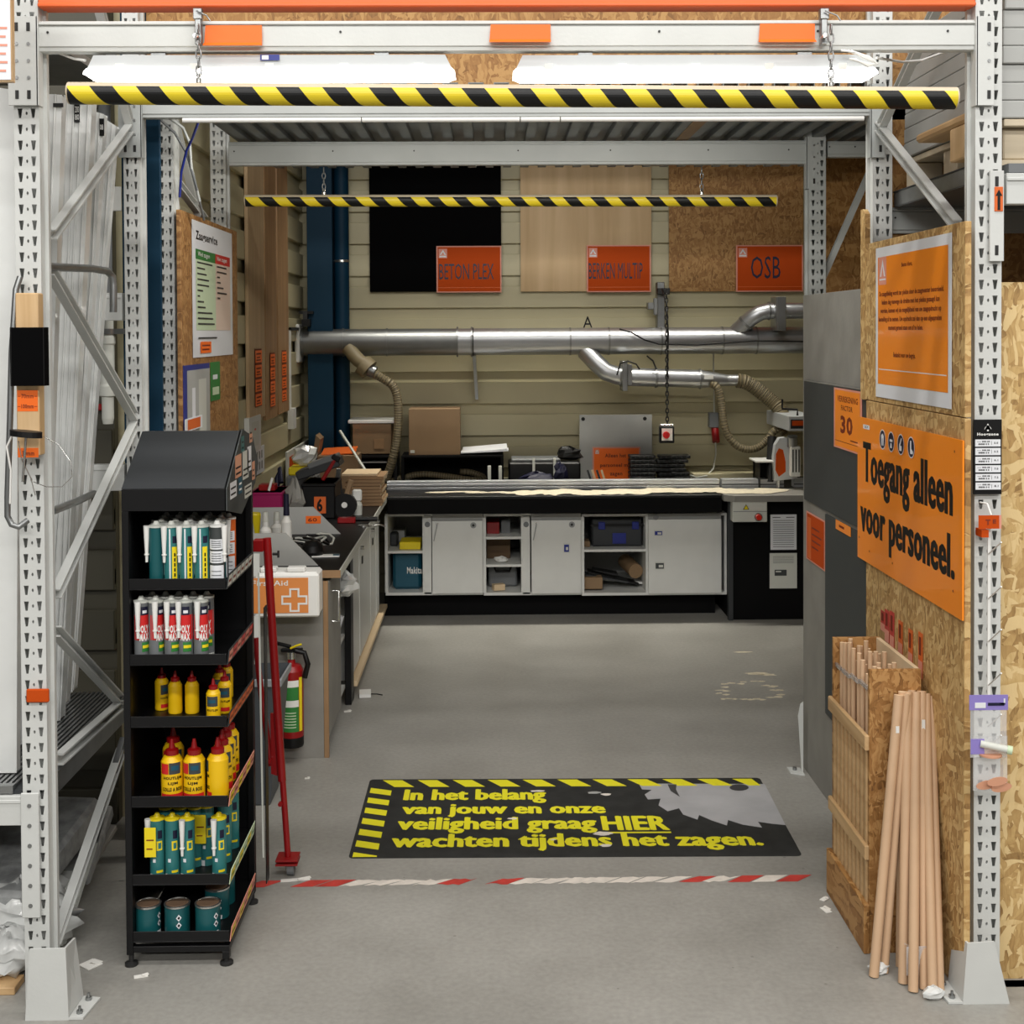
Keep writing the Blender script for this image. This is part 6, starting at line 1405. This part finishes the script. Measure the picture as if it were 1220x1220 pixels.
# ---- on the right post
x0, x1, z0, z1 = R(1160.5, 500, 1194, 589, 3.64)
e = [('t', .12, .775, .76, .05, 'Hoogzone', 'white', .05), ('p', [(.38,.865),(.5,.95),(.62,.865),(.62,.885),(.53,.925),(.53,.845),(.47,.845),(.47,.925),(.38,.885)], 'white')]
for i in range(6):
    y = .64-i*.115
    e += [('r', .05, y, .9, .095, 'white_paper'), ('t', .12, y+.055, .45, .022, '---- 888.88', 'black', .05), ('t', .16, y+.02, .38, .024, '88888 8 8', 'black', .05), ('r', .62, y+.02, .012, .055, 'black'), ('t', .72, y+.035, .14, .026, ('5.0','5.2','6.1','7.0','7.2','8.1')[i], 'black', .04)]
plate((x0, 3.643, z0), UX, UZ, x1-x0, z1-z0, .006, e, 'sign', 'black Hoogzone sign with an up arrow and six white labels on the right post', 'sign', bg='black')
x0, x1, z0, z1 = R(1166, 614, 1193, 630, 3.6)
t = plate((x0, 3.60, z0), UX, UZ, x1-x0, z1-z0, .002, [('t', .3, .3, .22, .4, 'T', 'rust_print', .05), ('t', .62, .4, .15, .3, 'E', 'rust_print', .05), ('r', .9, 0, .1, 1, 'pink_print')], 'price_tag', 'small orange tag clipped to the right post under the black sign', 'tag', bg='orange_sign')
MB().box(x0+.01, x0+.03, 3.604, 3.65, z0-.025, z0-.004, 'orange_sign').tube([((x0+x1)/2-.01,3.648,z1+.03), ((x0+x1)/2,3.62,z1+.03), ((x0+x1)/2+.005,3.604,z1)], .003, 'white', 6).build('clip', t)
cs = thing('clip_strip', 'white hanging strip with slanted prongs down the right post', 'display strip', W(1178,900,3.62))
MB().box(W(1177,760,3.63).x, W(1180.5,760,3.63).x, 3.632, 3.636, W(1178,830,3.63).z, W(1178,630,3.63).z, 'white').build('strip', cs)
for i, py in enumerate((655, 708, 759, 811, 860, 885)):
    a = W(1178, py+5, 3.63); b_ = W(1193, py-9, 3.5); MB().tube([a, b_], .0022, 'white', 6).build('prong', cs)
for i, (py, lb) in enumerate(((837,'upper of two purple blister cards hanging on the right post'), (879,'lower purple blister card with a small tube on the right post'))):
    x0, x1, z0, z1 = R(1155, py-(9 if i == 0 else 0), 1201, py+(9 if i == 0 else 18), 3.50+.01*i)
    if i: x1 = x0+(x1-x0)*.35
    t = thing('blister_pack', lb, 'pack', ((x0+x1)/2, 3.5, z0))
    MB().box(x0, x1, 3.5, 3.502, z0, z1, 'purple').build('header_card', t)
    if i == 0:
        MB().box(x0+.015, x0+(x1-x0)*.42, 3.499, 3.5, z0+.006, z0+(z1-z0)*.5, 'white_paper').box(x0+(x1-x0)*.48, x0+(x1-x0)*.9, 3.499, 3.5, z0+.012, z0+.02, 'navy').box(x1-.022, x1-.008, 3.499, 3.5, z1-.026, z1-.022, 'white_paper').box(x1-.012, x1-.008, 3.499, 3.5, z1-.026, z1-.01, 'white_paper').build('print', t)
        MB().box(x0+.003, x1-.003, 3.501, 3.502, z0-.13, z0, 'film').build('clear_bag', t)
    else:
        p, q = W(1168,886,3.5), W(1200,893,3.48); MB().cyl(p, q, .010, 'paper_shade', 12).cyl(q, q+(q-p)*.18, .012, 'pale_green', 12).build('small_tube', t)
        a = W(1180,893,3.5); MB().lathe([(0,0),(.03,0),(.03,.004),(0,.004)], a+Vector((0,0,-.016)), 'skin_print', 18).build('felt_disc', t)
        x0, x1, z0, z1 = R(1163, 880, 1204, 945, 3.49); MB().box(x0, x1, 3.512, 3.513, z0, z1, 'film').build('clear_bag', t)
for i, (px, py) in enumerate(((1175,935),(1193,938),(1188,931))):
    a = W(px, py, 3.5-.01*i); 
    n_ = 16; solo(MB().prism([a+Vector((.028*math.cos(2*PI*k/n_), 0, .012*math.sin(2*PI*k/n_)+.004*math.cos(2*PI*k/n_))) for k in range(n_)], (0,-.003,0), 'skin_print'), 'felt_pad', 'pale brown felt pad in the clear bag on the right post, %s' % ('left','right','upper')[i], 'pad')
# ================================================================ DOWEL BIN
Xl, Xr = 1.14, 1.298; Yn, Yf_ = 3.906, 4.337; zt = .867
db = thing('dowel_bin', 'chipboard bin with slatted front holding round rods', 'bin', ((Xl+Xr)/2, (Yn+Yf_)/2, 0))
MB().box(Xl, Xr, Yn, Yn+.016, 0.0, zt, 'osb_bin').build('side_panel', db, .001)
MB().box(Xl, Xr, Yf_-.016, Yf_, 0.0, zt, 'osb_bin').build('side_panel', db, .001)
MB().box(Xr-.014, Xr, Yn+.016, Yf_-.016, 0.0, zt, 'mdf_edge').build('back_panel', db, .001)
MB().box(Xl, Xr-.014, Yn+.016, Yf_-.016, .02, .036, 'osb_bin').build('floor_panel', db)
MB().box(Xl-.014, Xl, Yn-.002, Yf_+.002, .62, .668, 'pine_y').build('rail', db, .003)
MB().box(Xl-.014, Xl, Yn-.002, Yf_+.002, .285, .33, 'pine_y').build('rail', db, .003)
MB().box(Xl-.018, Xl, Yn-.006, Yf_+.006, 0.0, .15, 'osb_bin').build('front_plank', db, .002)
for k in range(9):
    y = Yn+.02+k*.0455; MB().box(Xl-.004, Xl+.004, y, y+.020, .13, .63, 'pine_y').build('slat', db, .001)
rd = random.Random(21); rods = []
rp = None
def dowel(r, L, m='dowel'):
    t = thing('dowel_rod', '', 'rod', (0,0,0)); MB().cyl((0,0,0),(0,0,L), r, m, 12, capm='dowel_end').build('rod', t); return t
base = dowel(.0075, .80)
n = 0
for i in range(26):
    y = Yf_-.035-(i//4)*.052-rd.uniform(0,.012); x = Xl+.022+(i%4)*.031+rd.uniform(-.004,.004)
    o = base if i == 0 else copy_tree(base, (0,0,0)); o.location = (x, y, .038); o['label'] = 'thin pale wooden rod standing in the chipboard dowel bin'; o['group'] = 'rods in the dowel bin'
    o.scale = (1, 1, rd.uniform(.96, 1.06))
for i, (px, py) in enumerate(((1008,790),(1015,799),(1023,805),(1032,812))):
    p = W(px, py, Yf_-.03-i*.1); solo(MB().box(Xl+.005, Xl+.012, p.y-.05, p.y+.03, p.z-.012, p.z, 'clear'), 'tape_band', 'clear tape band around the binned rods, %s' % ('farthest','second','third','nearest')[i], 'tape')
big = None
lst = [((1071,828),(1041,1165),.0145), ((1080,826),(1053,1160),.013), ((1075,824),(1072,1153),.012), ((1081,824),(1076,1173),.0145), ((1091,824),(1088,1183),.0145), ((1098,823),(1101,1180),.0135), ((1103,826),(1111,1186),.014), ((1109,829),(1120,1183),.0125), ((1086,822),(1083,1160),.012)]
ords = ['leftmost and most slanted','second from left','third from left','fourth from left','fifth from left','sixth from left','third from right','rightmost','rearmost']
for i, (tp_, bt_, r) in enumerate(lst):
    q = WZ(bt_[0], bt_[1]-2, 0.002)
    tY = 3.86+.006*i
    tX = W(tp_[0], tp_[1], tY)
    t = thing('dowel_rod', 'thick round rod leaning before the dowel bin, %s of the bundle' % ords[i], 'rod', q, 'thick rods leaning on the bin')
    del t['group']
    MB().cyl(q, tX, r, 'dowel', 16, capm='dowel_end').build('rod', t)
    if i in (0, 5): 
        f = .88; c = q.lerp(tX, f); MB().box(c.x-.005, c.x+.005, c.y-r-.0015, c.y-r, c.z-(.02 if i else .01), c.z+(.02 if i else .01), 'white').build('sticker', t)
c = WZ(1091, 1160, 0); MB_ = MB()
a = W(1080, 1128, 3.70); b_ = W(1104, 1162, 3.70)
o = solo(MB().tube([Vector((a.x, 3.72, a.z)), Vector((a.x+.012, 3.70, a.z)), Vector((b_.x, 3.70, a.z)), Vector((b_.x+.006, 3.72, a.z))], .001, 'film', 4).box(a.x, b_.x, 3.700, 3.7015, b_.z, a.z, 'film'), 'film_wrap', 'clear film wrapped round the foot of the thick rods', 'film')
for i, (px, py) in enumerate(((1047,1160),(1112,1190))):
    p = WZ(px, py, 0); solo(crumple(p.x, p.y, 0, .03, .02, .035, 'foil', 50+i, 9, 6), 'plastic_film', 'crumpled clear film on the floor %s' % ('under the most slanted rod' if i == 0 else 'between the rods and the right post guard'), 'plastic film')
# ================================================================ BLACK DISPLAY STAND
YS, YR = 3.88, 4.33
xl_, xr_ = W(148, 900, YS).x, W(271, 900, YS).x
ds = thing('display_stand', 'tall black display stand with six trays of glues and sealants', 'display stand', ((xl_+xr_)/2, YS, 0))
zh0, zh1 = W(200, 609, YS).z, W(200, 583, YS).z; zb1 = W(220, 514, 4.12).z
MB().box(xl_, xl_+.02, YS+.0, YS+.03, .035, zh0, 'stand_black').box(xl_, xl_+.008, YS+.03, YR, .06, zh0, 'stand_black').build('side_panel', ds, .001)
MB().box(xl_+.008, xr_-.0, YR-.01, YR, .06, zh0, 'stand_black').build('back_panel', ds)
MB().box(xr_-.02, xr_, YR-.03, YR-.01, .035, zh0, 'stand_black').build('rear_post', ds, .001)
MB().box(xl_, xr_, YS, YR, zh0, zh1, 'stand_black').build('header_box', ds, .001)
MB().prism([(xl_-.0,YS,zh1+.001),(xl_+.0,4.12,zb1),(xl_,4.15,zb1),(xl_,YR,zh1+.001)], (xr_-xl_-.002,0,0), 'charcoal').build('sloped_top', ds, .002)
# picture on the header's side
XSd = xr_+.003
pp = [(YS,zh0-.0),(YS,zh1),(4.13,zb1+.005),(4.3,zb1-.03),(4.40,zb1-.13),(4.34,zh0+.03),(4.1,zh0-.04)]
sp_ = MB().prism([(XSd,y,z) for y, z in pp], (.004,0,0), 'dark_panel').build('side_picture', ds)
pr = MB(); X_ = XSd+.0046; rd = random.Random(4)
for (y, z, w, h, m) in ((4.0,1.42,.10,.07,'skin_print'),(4.12,1.40,.10,.09,'paper_shade'),(4.1,1.50,.05,.05,'teal'),(4.2,1.42,.07,.08,'white_paper'),(4.15,1.33,.12,.04,'paper_shade'),(4.24,1.52,.05,.03,'skin_print'),(3.92,1.36,.10,.05,'white_paper'),(4.05,1.36,.06,.05,'tool_teal'),(4.28,1.38,.05,.06,'skin_print')):
    z = zh0+(z-1.33)*.9; pr.add([(X_,y,z),(X_,y+w,z),(X_,y+w,z+h),(X_,y,z+h)], [(0,1,2,3)], m)
    for k in range(2): pr.add([(X_+.0004,y+.01,z+.01+.018*k),(X_+.0004,y+w-.012,z+.01+.018*k),(X_+.0004,y+w-.012,z+.016+.018*k),(X_+.0004,y+.01,z+.016+.018*k)], [(0,1,2,3)], 'black' if m != 'tool_teal' else 'white')
pr.build('print', sp_)
trays = [703, 793, 867, 962, 1055, 1123]; TZ = []
cols = [('charcoal','paper_shade'),('charcoal','pink_print'),('charcoal','orange_dull'),('pink_print','yellow'),('pale_green','yellow'),('pink_print','yellow')]
for i, py in enumerate(trays):
    z = W(210, py, YS).z; TZ.append(z+.004); 
    tr = MB().box(xl_+.02, xr_, YS, YR-.011, z, z+.004, 'stand_black').box(xl_+.02, xr_, YS, YS+.003, z+.004, z+.034, 'stand_black').box(xr_-.003, xr_, YS+.003, YR-.011, z+.004, z+.022, 'stand_black').build('tray', ds, .001)
    # slanted price rail along the aisle side
    a = Vector((xr_+.001, YS+.0, z+.002)); b_ = Vector((xr_+.001, YR-.06, z+.002)); o_ = Vector((.006, 0, .044))
    sr = MB().prism([a, b_, b_+o_, a+o_], (.002,0,-.001), cols[i][0]).build('price_rail', ds)
    pl_ = MB(); nn = 6
    for k in range(nn):
        f0, f1 = k/nn+.01, (k+1)/nn-.012; s_ = Vector((-.0006,0,.0002)) + Vector((0.004,0,0))*0
        q0, q1 = a.lerp(b_, f0), a.lerp(b_, f1); up_ = o_
        n_ = Vector((.003,0,-.001))
        pl_.add([q0+up_*.15+n_, q1+up_*.15+n_, q1+up_*.9+n_, q0+up_*.9+n_], [(0,1,2,3)], cols[i][1] if k % 2 == 0 else cols[i][0] if i > 2 else 'red_bright' if i == 1 else cols[i][1])
        pl_.add([q0.lerp(q1,.15)+up_*.4+n_*1.15, q0.lerp(q1,.8)+up_*.4+n_*1.15, q0.lerp(q1,.8)+up_*.6+n_*1.15, q0.lerp(q1,.15)+up_*.6+n_*1.15], [(0,1,2,3)], 'rust_print' if i != 4 else 'green')
    pl_.build('price_labels', sr)
z6 = W(210, 1133, YS).z
MB().box(xl_+.02, xr_, YS, YS+.02, z6-.004, z6+.014, 'stand_black').box(xl_, xr_, YR-.03, YR-.011, z6-.004, z6+.014, 'stand_black').box(xr_-.02, xr_-.0, YS+.02, YR-.03, z6-.004, z6+.014, 'stand_black').build('base_frame', ds, .001)
for (x, y) in ((xr_-.022, YS), (xl_, YR-.03), (xr_-.022, YR-.032)):
    if (x, y) == (xr_-.022, YS): MB().box(x, x+.022, y, y+.022, .02, z6-.004, 'stand_black').build('leg', ds, .001)
for (x, y) in ((xl_+.011, YS+.013), (xr_-.011, YS+.013), (xl_+.006, YR-.02), (xr_-.011, YR-.02)):
    MB().lathe([(0,.0),(.02,.0),(.02,.008),(.008,.012),(.008,.036),(0,.036)], (x,y,0), 'dark_metal', 12).build('foot', ds)
# narrow picture strip behind the stand's right edge
ps = [WX(a_, b2, xr_+.03) for a_, b2 in ((285,690),(292,687),(304,728),(304,905),(301,905),(298,760))]
yy = [p.y for p in ps]; 
solo(MB().prism([(xr_+.03, YR+.01, W(300,725,YR).z), (xr_+.03, YR+.06, W(300,725,YR).z), (xr_+.03, YR+.06, .05), (xr_+.03, YR+.01, .05)], (.003,0,0), 'stand_black').prism([(xr_+.012, YR+.006, W(290,690,YR).z+.02), (xr_+.018, YR+.006, W(290,690,YR).z+.02), (xr_+.026, YR+.006, .14), (xr_+.020, YR+.006, .14)], (0,.004,0), 'paper_shade'), 'display_header', 'narrow pale edged panel standing against the rear of the black stand', 'panel')
# ---- products
ORD = ['leftmost','second from left','third from left','fourth from left','fifth from left','sixth from left']
def lathe_part(prof, m, n=14): return MB().lathe(prof, (0,0,0), m, n)
def arcpatch(b, r, z0, z1, a0, a1, m, n=5):
    v = [(r*math.sin(a0+(a1-a0)*i/n), -r*math.cos(a0+(a1-a0)*i/n), z) for z in (z0, z1) for i in range(n+1)]
    b.add(v, [(i, i+1, i+n+2, i+n+1) for i in range(n)], m, True); return b
def arctext(b, body, r, zc, h, a0, a1, m, bold=.03):
    g, fs = glyphs(body, bold); b.add([(r*math.sin(a0+(a1-a0)*x), -r*math.cos(a0+(a1-a0)*x), zc+h*(y-.5)) for x, y in g], fs, m); return b
def arctextv(b, body, r, z0, z1, a0, a1, m, bold=.03):   # reading upwards
    g, fs = glyphs(body, bold); b.add([(r*math.sin(a1-(a1-a0)*y), -r*math.cos(a1-(a1-a0)*y), z0+(z1-z0)*x) for x, y in g], [tuple(f) for f in fs], m); return b
def cartridge(body, cap, lab, noz='white', H=.178, r=.0222, nozx=-.6, card=None):
    t = thing('sealant_cartridge', '', 'cartridge', (0,0,0))
    lathe_part([(0,0),(r,0),(r,H),(0,H)], body).build('tube', t)
    lathe_part([(r*.98,H+.0001),(r*1.04,H+.0001),(r*1.04,H+.006),(r*.5,H+.009),(r*.3,H+.018),(r*.22,H+.019),(0,H+.019)], cap).build('cap', t)
    if lab: 
        b = MB(); lab(b, r+.0005, H); b.build('label', t)
    if noz:
        a = nozx; c = Vector((math.sin(a)*(r+.007), -math.cos(a)*(r+.007), 0))
        MB().cyl(c+Vector((0,0,H+.006)), c+Vector((0,0,H*.42)), .0095, noz, 10, r2=.004).cyl(c+Vector((0,0,H*.56)), c+Vector((0,0,H*.54)), .0075, noz, 10).build('nozzle', t)
    if card:
        MB().box(-.03, .004, -r-.012, -r-.010, H*.42, H*.92, 'yellow').box(-.024, -.002, -r-.013, -r-.012, H*.7, H*.72, 'rust_print').box(-.024,-.006,-r-.013,-r-.012,H*.55,H*.57,'rust_print').build('card', t)
    return t
def lab_pp(b, r, H):
    arcpatch(b, r, 0, H*.98, -1.3, .1, 'white_paper'); arcpatch(b, r+.0003, 0, H*.98, -1.05, -.1, 'teal'); arcpatch(b, r+.0004, 0, H*.98, .1, 1.3, 'teal')
    arcpatch(b, r+.0006, H*.05, H*.68, .28, .95, 'yellow'); [arcpatch(b, r+.0009, H*(.09+.085*k), H*(.15+.085*k), .52, .72, 'black', 2) for k in range(6)]; arcpatch(b, r+.0006, H*.74, H*.86, .35, 1.0, 'navy'); arcpatch(b, r+.0007, H*.05, H*.2, -1.2, -.95, 'black')
def lab_wh(b, r, H):
    for k, (a, c) in enumerate(((.02,.36),(.4,.6),(.63,.8))):
        arcpatch(b, r, H*a, H*c, -1.1, 1.1, 'white_paper')
        for j in range(4): arcpatch(b, r+.0003, H*(a+.03+j*(c-a)*.2), H*(a+.045+j*(c-a)*.2), -.7, .7, 'grey_plastic')
def lab_pm(b, r, H):
    arcpatch(b, r, H*.38, H*.80, -1.3, 1.3, 'red_bright'); arctext(b, 'POLY', r+.0005, H*.565, H*.13, -.62, .75, 'white', .06); arctext(b, 'MAX', r+.0005, H*.43, H*.13, -.5, .75, 'white', .06)
    arcpatch(b, r, H*.18, H*.34, -.2, 1.0, 'green'); arcpatch(b, r+.0003, H*.24, H*.29, -.1, .9, 'yellow'); arcpatch(b, r+.0003, H*.80, H*.94, -.3, .7, 'navy'); arcpatch(b, r+.0005, H*.83, H*.88, -.1, .5, 'white_paper'); arcpatch(b, r, 0, H*.06, -1.3, 1.3, 'paper_shade')
def lab_tl(b, r, H):
    arcpatch(b, r, H*.5, H*.66, .15, .9, 'yellow'); arcpatch(b, r+.0003, H*.53, H*.63, .35, .75, 'teal'); arcpatch(b, r, H*.70, H*.84, .3, .9, 'navy'); arcpatch(b, r, H*.12, H*.16, .1, 1.0, 'yellow'); arcpatch(b, r, .0, H*.1, -.9, -.1, 'white_paper'); arcpatch(b, r, H*.3, H*.36, -.4, .0, 'white_paper')
def put(proto, used, px, Y, z, label, group=None, rz=0):
    x = W(px, 395+(CAMH-z)*F/Y, Y).x
    if not used[0]: o = proto; used[0] = True; o.location = (x, Y, z); o.rotation_euler = (0,0,rz)
    else: o = copy_tree(proto, (x, Y, z), rz=rz)
    o['label'] = label
    if group: o['group'] = group
    return o
GR1 = 'cartridges on the top tray'
tl = cartridge('teal', 'paper_shade', lab_pp); wc = cartridge('dark_panel', 'white', lab_wh, nozx=1.0); dk_ = cartridge('teal_dark', 'paper_shade', None, nozx=-1.1); oc = cartridge('orange_dull', 'white', lab_wh, noz=None)
u1, u2, u3, u4 = [False], [False], [False], [False]
z = TZ[0]+.001
put(dk_, u3, 187, 3.92, z, 'dark teal cartridge with white cap, leftmost in the front row of the top tray', GR1)
for i, px in enumerate((205, 223, 241)): put(tl, u1, px, 3.92, z, 'teal and yellow cartridge, %s of three in the front row of the top tray' % ('left','middle','right')[i], GR1, rz=0)
put(wc, u2, 259.5, 3.92, z, 'white printed cartridge at the right end of the front row of the top tray', GR1)
ROWS = ['', 'second', 'third', 'fourth']
for r_ in range(1, 4):
    for i in range(5):
        pr_, uu = ((wc, u2), (tl, u1), (dk_, u3))[(i+r_) % 3]
        put(pr_, uu, 190+i*17+r_*3, 3.92+.062*r_, z, 'half hidden cartridge, %s in the %s row of the top tray' % (ORD[i], ROWS[r_]), 'rear cartridges on the top tray')
put(oc, u4, 273, 4.08, z, 'orange labelled cartridge at the right rear of the top tray', GR1)
pm = cartridge('grey_plastic', 'paper_shade', lab_pm); uu = [False]; z = TZ[1]+.001
for i, px in enumerate((169, 186.5, 205, 222, 240)): put(pm, uu, px, 3.92, z, 'red and grey cartridge, %s in the front row of the second tray' % ORD[i], 'red and grey cartridges', rz=(.5,.75,.35,0,.45)[i])
for i, px in enumerate((182,198,214,231,247)): put(pm, uu, px, 3.985, z, 'half hidden cartridge, %s in the rear row of the second tray' % ORD[i], 'rear cartridges on the second tray')
def gbottle(r, H, cap_h, big):
    t = thing('glue_bottle', '', 'bottle', (0,0,0))
    lathe_part([(0,0),(r*.95,0),(r,.004),(r,H*.86),(r*.75,H*.96),(r*.45,H),(0,H)], 'glue_yellow', 16).build('bottle_body', t)
    lathe_part([(r*.62,H-.002),(r*.62,H+cap_h*.28),(r*.3,H+cap_h*.4),(r*.14,H+cap_h),(0,H+cap_h)], 'red', 12).build('cap', t)
    b = MB()
    if big:
        arcpatch(b, r+.0005, H*.05, H*.2, -1.2, 1.2, 'red_bright', 7); arcpatch(b, r+.0005, H*.62, H*.84, -1.2, -.35, 'red_bright'); arcpatch(b, r+.0005, H*.62, H*.86, -.3, .8, 'dark_panel'); arcpatch(b, r+.0008, H*.7, H*.8, -.1, .6, 'tool_teal')
        arctext(b, 'HOUTLIJM', r+.0009, H*.53, H*.08, -.85, .9, 'black', .05); arctext(b, 'LIJM', r+.0009, H*.42, H*.07, -.4, .5, 'black', .05); arctext(b, 'COLLE A BOIS', r+.0009, H*.30, H*.08, -.95, .95, 'black', .05); arcpatch(b, r+.0009, H*.11, H*.14, -.5, .5, 'yellow')
    else:
        arcpatch(b, r+.0005, H*.5, H*.8, -.8, .8, 'dark_panel'); arcpatch(b, r+.0008, H*.6, H*.7, -.5, .5, 'tool_teal'); arctext(b, 'HOUTLIJM', r+.0009, H*.38, H*.08, -.8, .8, 'black', .05); arcpatch(b, r+.0005, H*.08, H*.2, -.8, .8, 'red_bright')
    b.build('label', t); return t
sb_ = gbottle(.0215, .100, .03, False); us = [False]; z = TZ[2]+.001
for i, (px, Y, rz) in enumerate(((193,4.06,.9),(209,4.02,2.6),(229,4.02,2.6),(254.5,3.925,0),(268,4.02,.1))):
    put(sb_, us, px, Y, z, 'small yellow glue bottle, %s on the third tray' % ORD[i], 'small glue bottles', rz)
for i in range(2): put(sb_, us, 262+i*8, 4.12+.07*i, z, 'small yellow glue bottle at the back right of the third tray, the %s one' % ('nearer','farther')[i], 'rear small glue bottles')
bb = gbottle(.0325, .142, .045, True); ub = [False]; z = TZ[3]+.001
for i, (px, Y, rz) in enumerate(((205.5,3.93,.25),(232,3.93,0),(260,3.94,-1.6))):
    put(bb, ub, px, Y, z, 'big yellow glue bottle with red cap, %s of three in front, fourth tray' % ('left','middle','right')[i], 'big glue bottles', rz)
for i, (px, Y) in enumerate(((268,4.02),(272,4.10),(276,4.18))): put(bb, ub, px-3, Y, z, 'big yellow glue bottle, %s in the rear right column of the fourth tray' % ('nearest','middle','rearmost')[i], 'big glue bottles', .3)
put(bb, ub, 207, 4.05, z, 'big yellow glue bottle in the dark behind the left front one on the fourth tray', 'big glue bottles', .3)
tc = cartridge('teal', 'yellow', lab_tl, noz=None); tcc = cartridge('teal', 'yellow', lab_tl, noz='white', nozx=-1.0, card=True); tn = cartridge('teal', 'yellow', lab_tl, noz='white', nozx=-.35)
u5, u6, u7 = [False], [False], [False]; z = TZ[4]+.001
put(tcc, u5, 188, 3.93, z, 'teal cartridge with yellow card, leftmost on the fifth tray')
put(tc, u6, 206, 3.93, z, 'teal cartridge without card, second from left on the fifth tray')
put(tn, u7, 224, 3.93, z, 'teal cartridge with yellow cap and white nozzle, third from left on the fifth tray')
put(tcc, u5, 247, 4.03, z, 'teal cartridge with yellow card standing back in the middle of the fifth tray')
put(tn, u7, 261.5, 3.93, z, 'teal cartridge with white nozzle at the right front of the fifth tray')
put(tc, u6, 268, 4.05, z, 'teal cartridge with yellow cap behind the right front one on the fifth tray')
put(tcc, u5, 277, 4.16, z, 'teal cartridge with yellow card at the far right of the fifth tray')
for i in range(3): put(tc, u6, 199+i*17, 4.02, z, 'teal cartridge half hidden in the rear row of the fifth tray, %s' % ('left','middle','right')[i], 'rear cartridges on the fifth tray')
def can():
    t = thing('glue_can', '', 'can', (0,0,0)); r, H = .0375, .088
    lathe_part([(0,0),(r,0),(r,H),(0,H)], 'teal_dark', 22).build('can_body', t)
    lathe_part([(r,H-.001),(r+.002,H),(r+.002,H+.005),(r*.93,H+.006),(r*.9,H+.002)], 'tin', 22).build('rim', t)
    lathe_part([(r*.9,H+.0025),(r*.72,H+.0025),(r*.7,H+.004),(0,H+.004)], 'tin_inside', 22).build('lid', t)
    b = MB(); rr = r+.0006
    for zc in (.42, .68):
        s = .22; v = [(rr*math.sin(.35+dx), -rr*math.cos(.35+dx), H*(zc+dz)) for dx, dz in ((0,-.12),(s,0),(0,.12),(-s,0))]; b.add(v, [(0,1,2,3)], 'white_paper')
        v = [((rr+.0003)*math.sin(.35+dx), -(rr+.0003)*math.cos(.35+dx), H*(zc+dz)) for dx, dz in ((0,-.06),(s/2,0),(0,.06),(-s/2,0))]; b.add(v, [(0,1,2,3)], 'black')
    arcpatch(b, rr, H*.03, H*.17, .1, .6, 'white_paper'); b.build('hazard_label', t); return t
cn = can(); uc = [False]; z = TZ[5]+.001
for i, (px, Y, rz) in enumerate(((177,3.935,.9),(211.5,3.935,0),(248,3.935,.55))): put(cn, uc, px, Y, z, 'dark teal round glue can, %s of three in front on the bottom tray' % ('left','middle','right')[i], 'glue cans', rz)
put(cn, uc, 259, 4.05, z, 'dark teal glue can behind the right front can', 'glue cans'); put(cn, uc, 266, 4.15, z, 'dark teal glue can at the rear right of the bottom tray', 'glue cans')
# papers on the wall behind the stand
t = solo(MB().box(0,0.001,0,.001,0,.001,'white'), 'paper_sheet', '', 'paper'); bpy.data.objects.remove(t)
a, b, c0, c1 = lw(297, 496, 311, 538, WLX+.03)
plate((WLX+.03, a, c0), UY, UZ, b-a, c1-c0, .028, [('r',.2,.15,.6,.7,'paper_shade'),('r',.42,.6,.14,.06,'led_red')], 'wall_holder', 'white plastic holder with a small red light on the left wall', 'holder', bg='white_lam')
a, b, c0, c1 = lw(301, 533, 315, 565, WLX+.004)
plate((WLX+.004, a, c0), UY, UZ, b-a, c1-c0, .003, [('r',.12+.2*k,.55,.09,.3,'grey_plastic') for k in range(4)]+[('r',.12+.2*k,.15,.09,.3,'grey_plastic') for k in range(4)], 'paper_sheet', 'white card with big grey characters on the left wall behind the stand', 'card')
